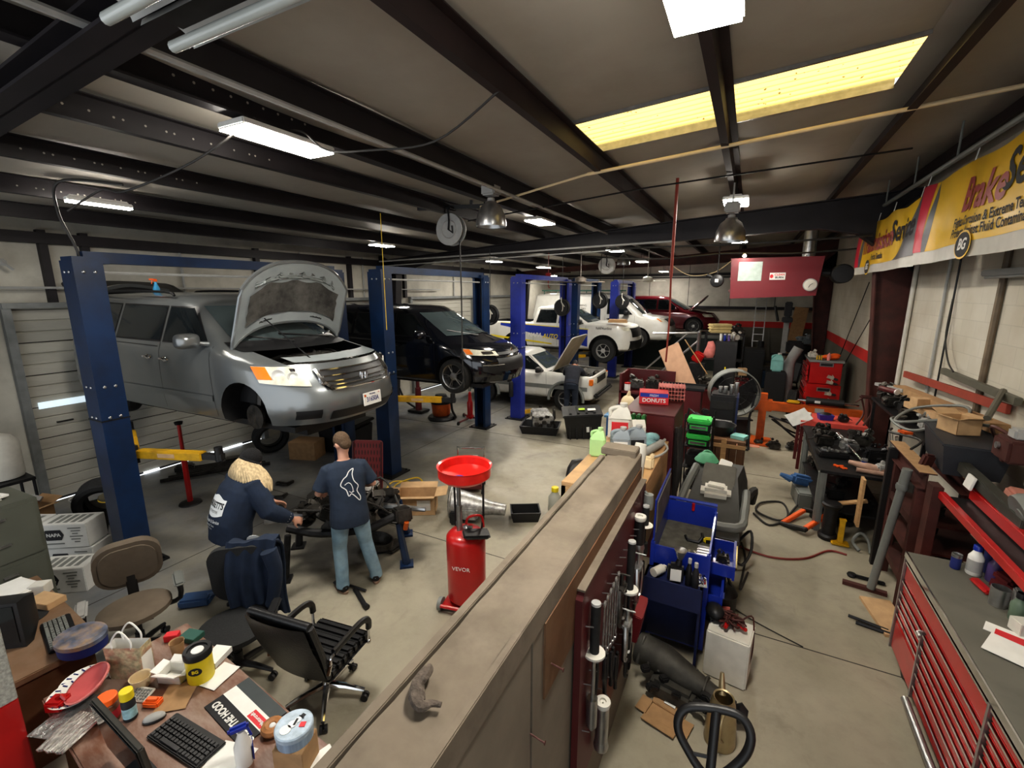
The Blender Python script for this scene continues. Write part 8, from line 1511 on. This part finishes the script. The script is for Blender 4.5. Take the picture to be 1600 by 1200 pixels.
carton('tall_carton','tall flattened brown cardboard leaning at the back wall corner','box',(1.72,22.6,0),.5,.1,2.65,m_card,R(-6),None,rot=(R(-4),R(6),0))
junk('clutter_heap','heap of bags and boxes on the drum right of the tall cardboard','clutter',(2.1,21.5,1.2),.4,161,m_slate,n=14);q=M();q.lathe([(.3,0),(.3,1.19)],n=24);solo('steel_drum','dark barrel beneath the heap of bags at the back right','barrel',q,m_dark,(2.1,21.5,0))
q=M();q.tube([(0,0,0),(0,0,1.1),(.05,0,1.4),(.2,0,1.75)],[.16,.16,.13,.13],14,smooth=3);solo('duct_hose','pale flexible exhaust duct standing left of the far red chest','duct',q,m_lgrey,(1.15,14.9,0))
jug('refrigerant_jug','pale teal gas cylinder on a stand left of the far red chest',(.85,14.6,1.1),.3,.26,.5,m_teal,m_white);q=M();q.b(-.25,.25,-.22,.22,0,1.09,.02);solo('steel_stand','black box stand under the pale teal gas cylinder','stand',q,m_black,(.85,14.6,0))
tyre('dark tyre standing against the pale duct and far red chest',(1.28,14.0,.36),.36,.22,(R(0),0,R(80)))
q=M();q.b(-.3,.3,-.3,.3,0,1.45,.02);q.b(-.25,.25,-.31,-.3,.1,1.35);solo('steel_cabinet','black speaker-like cabinet before the tyre changing machine','cabinet',q,m_black,(.3,17.0,0));junk('red_clutter','red and brown packaging clutter beside the tall black cabinet','clutter',(.05,14.2,.55),.3,171,m_redf,n=16);q=M();q.b(-.25,.3,-.25,.25,0,.54,.01);solo('steel_stand','low cabinet below the red packaging clutter','stand',q,m_dark,(.08,14.2,0));carton('carton','small brown box on the red packaging clutter','box',(.0,14.05,1.0),.22,.18,.2,m_card2,R(10),None)
q=M();q.b(-.3,.3,-.15,.15,0,.05);q.b(-.28,.28,-.13,.13,.05,.1);solo('wood_boards','stack of pale boards lying across the pickup hood','board',q,m_wood,(-3.75,14.85,2.3),rot=(0,0,R(8)))
def banner(x,ya,yb,z0,z1,first):
 """hangs along y from ya (far) to yb (near)"""
 t=thing('hanging_banner',('yellow vinyl banner reading Brake Service, the nearer and larger one on the right wall','yellow vinyl banner reading Transmission Service, farther along the right wall')[0 if first else 1],'banner',(x,0,0));L_=ya-yb
 def sf(u,v,off=0):return(-.025*sin(u*13+v*3)*(.4+v*.6)-.008*sin(u*29+1)-off,ya-L_*u,z1-(z1-z0)*v-.04*sin(u*pi*3)**2*(1-v))
 def piece(nm,mm,top,bot,off,n=40):
  """region between curves top(u), bot(u) in v"""
  q=M();q.grid(lambda u,w:sf(piece.u0+(piece.u1-piece.u0)*u,top(piece.u0+(piece.u1-piece.u0)*u)+(bot(piece.u0+(piece.u1-piece.u0)*u)-top(piece.u0+(piece.u1-piece.u0)*u))*w,off),n,8);return q.obj(nm,mm,t,recalc=False)
 piece.u0,piece.u1=0,1
 piece('vinyl_sheet',m_vin,lambda u:0,lambda u:1,0)
 piece.u0,piece.u1=.02,1.;piece('yellow_field',m_vy,lambda u:0,lambda u:.84,.004)
 piece.u0,piece.u1=0,.12;piece('red_swoosh',m_vr,lambda u:0,lambda u:.84 if u<.06 else .84*(1-((u-.06)/.06)**.5),.007)
 piece.u0,piece.u1=.055,.15;piece('grey_swoosh',m_vg,lambda u:.84*(1-min(1,((u-.055)/.095))**.6),lambda u:min(.84,.84*(1.2-min(1,((u-.055)/.095))**1.4)),.006)
 if not first:piece.u0,piece.u1=.7,1;piece('grey_corner',m_vg,lambda u:.84-.9*((u-.7)/.3)**1.6 if u>.7 else .84,lambda u:.84,.007)
 def put(s,u,v,size,mm,sx=1.,sh=.0,bold=.003):
  o=text(s,size,(0,0,0),(0,0,0),mm,t,sx=sx,shear=sh,bold=bold,align='LEFT',ext=0)
  for p in o.data.vertices:p.co=V(sf(u+p.co.x/L_,v-p.co.y/(z1-z0),.012))
 if first:
  put('Brake',.33,.36,.44,m_vrt,.95,.25,.012);put('Service',.56,.3,.44,m_bink,.95,.25,.01);put('Fights Corrosion & Extreme Temperatures',.3,.615,.13,m_bink,.85);put('Protects Against Fluid Contamination',.3,.73,.13,m_bink,.85)
 else:
  put('Transmission',.12,.42,.42,m_vrt,.95,.2,.012);put('Service',.66,.37,.42,m_bink,.95,.2,.01);put('Protects Seals',.34,.7,.14,m_bink)
 u=.42 if first else .3
 o=MM();o.prism(ell(0,0,.17,.12,20),0,.004);lg=o.obj('logo_oval',m_bink,t,V(sf(u,.87,.014)),(pi/2,0,-pi/2));o=M();o.prism(ell(0,0,.19,.14,20),-.002,.001);o.obj('logo_rim',m_vy,lg);text('BG',.15,(0,0,.006),(0,0,0),m_white,lg,shear=.2,bold=.004)
 q=M()
 for u in(.03,.35,.65,.97):q.tube([V(sf(u,.01)),V(sf(u,.01))+V((.02,0,.14))],.006,5)
 q.obj('tie',m_white,t)
m_vin=mat('vinyl_white',(.5,.49,.45),.35,0,.06);m_vy=mat('vinyl_yellow',(.72,.45,.02),.3,0,.1,2);m_vr=mat('vinyl_red',(.5,.02,.05),.35,0,.06);m_vg=mat('vinyl_grey',(.09,.09,.1),.35);m_vrt=mat('vinyl_maroon',(.3,.03,.03),.4)
banner(1.86,7.85,3.9,3.63,4.58,True);banner(1.86,11.65,7.9,3.62,4.5,False)
q=M();q.tube([(1.88,3.5,4.72),(1.88,10.1,4.72)],.03,8)
for y in(4,5.5,7,8.5,10):q.tube([(1.88,y,4.72),(1.88,y,5.1)],.012,6)
solo('sprinkler_pipe','steel pipe running along the right wall above the banners','pipe',q,m_grey);q=M();q.tube([(2.2,4.0,4.62),(2.1,9.3,4.62),(2.0,10.2,4.45)],.06,8,smooth=4);solo('cable_bundle','thick black cable bundle sagging behind the banners','cable',q,m_black)
for i,(a,b)in enumerate((((2.4,13.2,3.5),(2.25,16.3,.02)),((2.42,11.2,3.6),(2.3,16.4,.02)))):q=M();q.tube([a,b],.01,6);solo('leaning_rod',('thin rod slanting down the right wall from the black blower','thin rod slanting the other way on the right wall behind the chest')[i],'rod',q,m_dark)
# ------------------------------------------------------------------ things on the ceiling
m_led=mat('led_diffuser',(1,.98,.94),.5,emit=100.);m_led.node_tree.nodes['Principled BSDF'].inputs['Emission Color'].default_value=(1,.94,.84,1)
def led(x,y,z,L_,w,rz,label,name='hanging_led_light',st=1.):
 t=thing(name,label,'ceiling light',(x,y,z),rz,'lit ceiling lights')
 q=M();q.box((0,0,.03),(w,L_,.05),bev=.01);q.box((0,0,.065),(w*.5,L_*.9,.03),bev=.01);q.obj('housing',m_white,t)
 q=M();q.box((0,0,0),(w*.94,L_*.97,.012));q.obj('diffuser',m_led,t)
 zr=roof(x)-.25-z
 if zr>.1:
  q=M()
  for s in(-1,1):q.tube([(0,s*L_*.35,.06),(0,s*L_*.35,.06+zr)],.006,5)
  q.obj('hanger',m_dark,t)
 return t
led(-3.62,2.8,4.52,.86,.32,0,'long lit LED light over the silver minivan, nearest in the left half')
led(-6.85,2.8,4.28,.62,.1,0,'thin lit tube light at far left above the blue lift post')
led(-.31,2.3,4.58,.88,.33,0,'large square lit LED panel at the top edge of the photo')
led(-7.26,7.9,4.27,.55,.26,0,'lit LED light above the dark blue post between minivan and black car')
led(-3.6,8.15,4.55,.7,.34,0,'lit LED light next to the bell-shaped lamp over the black car')
led(-.31,7.9,4.58,.66,.34,0,'lit LED light in front of the cross beam, over the bell lamp on the right')
led(-3.05,11.5,4.27,.55,.34,0,'lit LED light right above the white hose reel')
led(-7.6,13.5,4.25,.55,.34,0,'lit LED light hanging beyond the black people carrier, left of the hoist')
led(-6.9,16.0,4.15,.6,.34,0,'lit LED light beside the red ceiling hoist')
led(-3.35,16.2,4.27,.6,.34,0,'lit LED light over the cargo van roof')
led(-3.5,21.6,4.15,.55,.34,0,'small lit LED light at the back above the dark red hatchback')
led(-.3,11.2,4.3,.5,.3,0,'lit LED light above the red furnace')
led(-8.4,20.5,4.0,.5,.3,0,'smallest lit LED light far back above the ceiling fan')
t=thing('hanging_tube_light','unlit twin-tube ceiling fixture with bare reflectors at the top left','ceiling light',(-.95,.86,4.05),R(90))
for s in(-1,1):
 q=M();q.rings([[(s*.085+.075*cos(a),y,.05*sin(a)+.03)for a in[pi*i/8 for i in range(9)]]for y in(-.75,.75)],False,False);q.obj('reflector',m_lgrey,t)
 q=M();q.tube([(s*.085,-.73,0),(s*.085,.73,0)],.017,10);q.obj('tube',mat('glass_tube',(.42,.44,.42),.15,0,.05),t)
q=M();q.box((0,0,.1),(.3,1.5,.06),bev=.01);q.obj('housing',m_dark,t)
def dome(x,y,z,label,s=1.,lamp=.25):
 t=thing('high_bay_lamp',label,'lamp',(x,y,z),0,'bell-shaped high bay lamps')
 q=M();q.lathe([(.2*s,-.16),(.205*s,-.13),(.19*s,-.02),(.14*s,.09),(.08*s,.14),(.075*s,.16)],n=28,cap=False);q.lathe([(.193*s,-.155),(.18*s,-.02),(.13*s,.08),(.01,.12)],n=28,cap=False);q.obj('lamp_shade',m_steel,t)
 q=M();q.lathe([(.02,.14),(.05,.16),(.05,.2),(.02,.22)],n=14);q.box((0,0,.3),(.2,.2,.14),bev=.02);q.tube([(0,0,.36),(0,0,roof(x)-z-.25)],.012,6);q.obj('ballast_box',m_lgrey,t)
 q=M();q.ball((0,0,-.03),(.05,.05,.09),12,8);q.obj('bulb',mat('bulb_glass',(.8,.78,.7),.3,emit=.4),t)
dome(-3.16,5.54,4.3,'bell-shaped metal lamp hanging beside the big hose reel');dome(-.33,7.42,4.15,'bell-shaped metal lamp under the light in front of the red furnace');dome(-3.7,15.0,4.28,'bell-shaped metal lamp at the back beside the white reel')
def disc_reel(x,y,z,label,rz=0,r=.25,mt=m_lgrey):
 t=thing('hose_reel',label,'hose reel',(x,y,z),rz,'hanging disc hose reels')
 for s in(-1,1):
  q=M();q.lathe([(.04,-.005),(r,-.008),(r,.008),(.04,.005)],(0,s*.06,0),'y',32);q.lathe([(r*.5,0),(r*.55,-s*-.012),(r*.6,0)],(0,s*.066,0),'y',32,cap=False);q.obj('disc',mt,t)
 q=M();q.lathe([(r*.8,-.05),(r*.8,.05)],axis='y',n=24);q.obj('wound_hose',m_hose,t)
 q=M();q.tube([(0,-.08,0),(.02,-.09,r*.5),(0,-.08,r*1.25)],.015,6);q.tube([(0,-.09,0),(r*.35,-.09,-r*.25),(r*.3,-.09,.05)],.012,6);q.box((0,0,r*1.3),(.12,.2,.04));q.obj('bracket',m_dark,t)
 return t
disc_reel(-4.43,6.45,4.28,'large grey disc hose reel hung on black steel frame');disc_reel(-3.95,14.0,4.06,'pale disc hose reel hanging at the back',mt=m_white)
q=M()
for a,b_ in((-.55,-.28),(.28,.55)):q.b(a,a+.04,-.03,.03,.0,.5);q.b(b_-.04,b_,-.03,.03,0,.5)
q.b(-.62,.62,-.04,.04,-.02,.04);q.b(-.62,-.2,-.04,.04,.3,.36);q.b(.2,.62,-.04,.04,.3,.36)
solo('reel_frame','black steel hanging frame that carries the large disc hose reel','frame',q,m_black,(-4.4,6.5,4.62),R(15))
def drum_reel(x,y,z,label,r=.25,rz=0):
 t=thing('hanging_cable_reel',label,'cable reel',(x,y,z),rz,'black hose reels on the lift posts')
 q=M();q.tube([(r*.86*cos(a),0,r*.86*sin(a))for a in[2*pi*i/28 for i in range(28)]],r*.16,8,closed=True);q.obj('wound_hose',m_black,t)
 q=M();q.lathe([(r*.75,-.05),(r*.72,.05)],axis='y',n=28);q.obj('drum',m_black,t)
 q=M();q.tube([(r*.2*cos(a)-.0,-.08,r*.5*sin(a))for a in[R(-60+130*i/8)for i in range(9)]],.012,6);q.tube([(0,-.08,r*1.15),(0,-.07,r*.6),(r*.4,-.08,r*.1)],.014,6);q.obj('guide_arm',m_wpl,t)
drum_reel(-5.72,9.95,2.72,'black hose reel behind the black people carrier on the post');drum_reel(-5.2,13.55,2.8,'black hose reel hanging before the pickup cab door',.27);drum_reel(-4.1,13.9,3.02,'black hose reel hanging above the pickup hood',.25);drum_reel(-4.17,17.0,2.92,'black hose reel hanging before the cargo van window',.26)
for i,(x,y,z0,z1,lb)in enumerate(((-5.72,9.95,2.98,4.3,'first'),(-5.2,13.55,3.08,4.4,'b'),(-4.1,13.9,3.28,4.4,'c'),(-4.17,17.0,3.2,4.4,'d'))):
 q=M();q.tube([(0,0,0),(0,0,z1-z0)],.008,5)
 solo('hanging_rod','thin steel rod down to the black hose reel '+('behind the black people carrier','before the pickup cab door','above the pickup hood','before the cargo van window')[i],'rod',q,m_dark,(x,y,z0))
def fan(x,y,z,label,mt,r=.62,a0=0,bl=4):
 t=thing('ceiling_fan',label,'ceiling fan',(x,y,z),R(a0),'ceiling fans')
 q=M();q.lathe([(.02,-.09),(.1,-.08),(.15,-.03),(.15,.06),(.06,.1),(.02,.1)],n=20);q.tube([(0,0,.1),(0,0,roof(x)-z-.24)],.014,6);q.obj('motor',mt,t)
 for i in range(bl):
  q=M();a=2*pi*i/bl;q.box((cos(a)*(r*.6),sin(a)*(r*.6),-.04),(r*.8,.13,.012),(R(10),0,a),bev=.004);q.obj('blade',mt,t)
fan(-4.09,12.0,3.58,'dark four-bladed ceiling fan hanging over the off-roader',mat('fan_bronze',(.1,.085,.07),.5),.64,8);fan(-2.95,15.2,3.66,'ceiling fan on a white rod near the back wall',m_wpl,.6,30,3)
q=M();q.tube([(0,0,0),(0,0,1.35)],.022,8);q.tube([(0,0,0),(.02,0,-.55),(.01,0,-1.25)],.014,6);
solo('hanging_air_pipe','tall red hanging air pipe with black hose end over the centre aisle','pipe',q,[mat('red_pipe',(.28,.05,.035),.5)],(-1.05,7.12,3.5))
q=M();q.box((0,0,0),(.16,.12,.22),bev=.02);q.tube([(0,0,.1),(0,0,.8)],.01,6);q.tube([(0,0,-.1),(0,0,-.3),(.03,0,-.36),(.05,0,-.32)],.012,6)
solo('chain_hoist','red chain hoist hanging from the roof before the pickup','hoist',q,m_red,(-5.7,13.6,3.75))
q=M();q.tube([(0,0,0),(0,0,-1.75)],.006,6)
solo('pull_cord','yellow cord hanging in front of the dark blue post by the minivan hood','cord',q,m_yhose,(-5.05,5.5,4.45))
q=M();q.tube([(0,0,0),(0.01,0,-.8),(0,0,-1.9)],.012,6);q.box((0,0,-1.9),(.07,.05,.1),bev=.01);q.tube([(0,0,-1.95),(.02,0,-2.45)],.01,6)
solo('hanging_cable','dark cable with a small box hanging before the black people carrier','cable',q,m_hose,(-4.3,6.5,4.1))
cable([(-1.75,3.2,4.72),(-2.4,3.3,4.5),(-2.95,3.1,4.45),(-3.3,3.0,4.47),(-3.45,2.9,4.6),(-3.55,2.85,4.62)],.009,'grey wire looping under the ceiling to the nearest LED light')
cable([(-3.5,2.5,4.6),(-4.2,2.4,4.35),(-4.9,2.2,4.15),(-5.3,2.2,4.2),(-5.5,2.0,4.0)],.009,'grey wire sagging across the left ceiling under the purlins')
cable([(-5.6,2.5,4.33),(-6.1,2.2,4.35),(-6.4,2.25,4.1),(-6.45,2.35,3.8),(-6.45,2.38,3.64)],.014,'black cable curving down to the top of the near blue post',sm=8)
cable([(-8.6,10.2,4.1),(-4,10.2,4.2),(0,10.2,4.2),(1.8,10.2,4.25)],.02,'dark air line running along the cross beam','air_line')
cable([(-4.2,12.7,4.25),(-2.2,12.6,4.12),(-.6,12.6,4.2),(.8,12.6,4.15),(2.2,12.6,4.22)],.022,'black air line running across above the red furnace','air_line')
cable([(-2.0,13.6,4.0),(-1.5,13.5,3.72),(-.9,13.4,3.78),(-.5,13.2,4.05)],.012,'cream cable sagging left of the red furnace',mt=m_cream)
q=M();q.tube([(-1.9,5.72,4.7),(2.05,5.72,5.0)],.02,8);q.tube([(-3.6,6.0,4.5),(-1.9,5.72,4.7)],.015,6);solo('conduit','pale conduit running along the front edge of the skylight','conduit',q,m_cream)
q=M();q.tube([(-4.2,6.6,4.42),(-1.4,6.9,4.72),(1.5,7.1,4.9)],.012,6);solo('conduit','thin dark conduit crossing the ceiling beyond the skylight','conduit',q,m_dark)
F=thing('unit_heater','big red waste-oil furnace hanging on the right','heater',(.47,12.5,3.1))
q=M();q.rings([[(-.9,y,.02),(.86,y,.1),(.94,y,.97),(-.95,y,.97)]for y in(0,.95)]);q.obj('cabinet',m_redf,F,ang=20)
q=M();q.box((-.52,-.006,.66),(.5,.006,.44));q.obj('instruction_sheet',mat('faded_sheet',(.42,.5,.46),.6,0,.12,12),F)
q=M();q.box((.06,-.006,.54),(.32,.006,.16));s_=q.obj('maker_plate',m_white,F)
text('CLEAN',.065,(.1,-.0105,.575),(pi/2,0,0),m_rink,s_,bold=.002);text('BURN',.065,(.1,-.0105,.51),(pi/2,0,0),m_bink,s_,bold=.002);q=M();q.prism(ell(0,0,.035,.045,14),0,.004,Matrix.Translation((-.06,-.0095,.54))@Matrix.Rotation(pi/2,4,'X'));q.obj('flame_emblem',m_rink,s_)
q=M()
for z in(.2,.5,.8):q.box((-.93,-.01,z),(.03,.03,.06))
q.obj('hinge',m_redd,F)
q=M();q.lathe([(.19,-.3),(.21,-.28),(.21,.1),(.17,.12)],(1.32,.35,.58),'y',28);q.lathe([(.12,-.31),(.08,-.3)],(1.32,.35,.58),'y',20);q.tube([(.95,.35,.62),(1.15,.35,.6)],.09,10);q.obj('burner_blower',m_black,F)
for x in(-.8,.8):q=M();q.tube([(x,.5,.97),(x,.5,1.75)],.012,6);q.obj('hanger',m_dark,F)
q=M();q.lathe([(.14,.95),(.14,1.7)],(.68,.6,0),n=20);q.obj('flue',m_steel,F)
q=M();q.lathe([(.125,0),(.13,.03),(.115,.04),(.01,.036)],n=32);ck=thing('wall_clock','round white clock on the red furnace front','clock',(1.19,12.49,3.44),rot=(pi/2,0,0));q.obj('clock_face',m_wpl,ck)
q=M();q.tube([(.13*cos(a),.13*sin(a),.03)for a in[2*pi*i/32 for i in range(32)]],.012,6,closed=True);q.obj('clock_rim',m_lgrey,ck)
q=M();q.tube([(0,0,.042),(.05,.03,.042)],.005,5);q.tube([(0,0,.042),(-.03,-.06,.042)],.005,5);q.obj('clock_hand',m_bink,ck)
mo=thing('hanging_motor','black fan motor with white label hanging left of the red furnace','motor',(-.75,12.45,3.55));q=M();q.lathe([(.05,-.18),(.14,-.15),(.16,0),(.14,.15),(.06,.18)],axis='y',n=24);q.tube([(-.1,0,.08),(-.24,0,.14)],.05,10);q.tube([(0,0,.14),(0,0,.9)],.015,6);q.obj('motor_body',m_black,mo)
q=M();q.box((0,-.178,0),(.08,.006,.08));q.obj('label_plate',m_white,mo)
sp_=thing('clip_light','small lit work lamp clipped on top of the red furnace','lamp',(-.2,12.4,4.12));q=M();q.lathe([(.03,.06),(.06,0)],n=14);q.tube([(0,0,.06),(0,.05,-.04)],.012,6);q.obj('lamp_shade',m_steel,sp_);q=M();q.ball((0,-.02,0),.04,10,8);q.obj('bulb',m_led,sp_)
q=M();q.tube([(.05,-.35,.25),(.1,-.1,.1),(.1,0,0),(.08,.15,-.15)],.02,6,smooth=4);q.box((.06,.0,-.05),(.08,.2,.1),bev=.02);solo('door_opener_bracket','grey bracket and opener hardware high on the left wall by the corner','bracket',q,m_lgrey,(XL+.1,2.55,3.75))
# ------------------------------------------------------------------ camera, world, look
cam=bpy.data.cameras.new('camera');co=bpy.data.objects.new('camera',cam);COL.objects.link(co)
co.location=(0,0,3.3);co.rotation_euler=(R(90-11.55),0,R(27.2));cam.sensor_width=36;cam.lens=710/1600*36;cam.clip_start=.05;cam.clip_end=200
SC.camera=co
w=bpy.data.worlds.new('world');SC.world=w;w.use_nodes=True
bg=w.node_tree.nodes['Background'];bg.inputs[0].default_value=(.9,.95,1,1);bg.inputs[1].default_value=1.2  # added fill light, entering through the rear left open behind the camera
SC.view_settings.view_transform='Standard';SC.view_settings.look='Medium High Contrast';SC.view_settings.exposure=.45
SC.cycles.use_denoising=True;SC.cycles.max_bounces=6;SC.cycles.diffuse_bounces=4;SC.cycles.glossy_bounces=3;SC.cycles.transmission_bounces=4
SC.cycles.sample_clamp_indirect=6;SC.cycles.caustics_reflective=False;SC.cycles.caustics_refractive=False
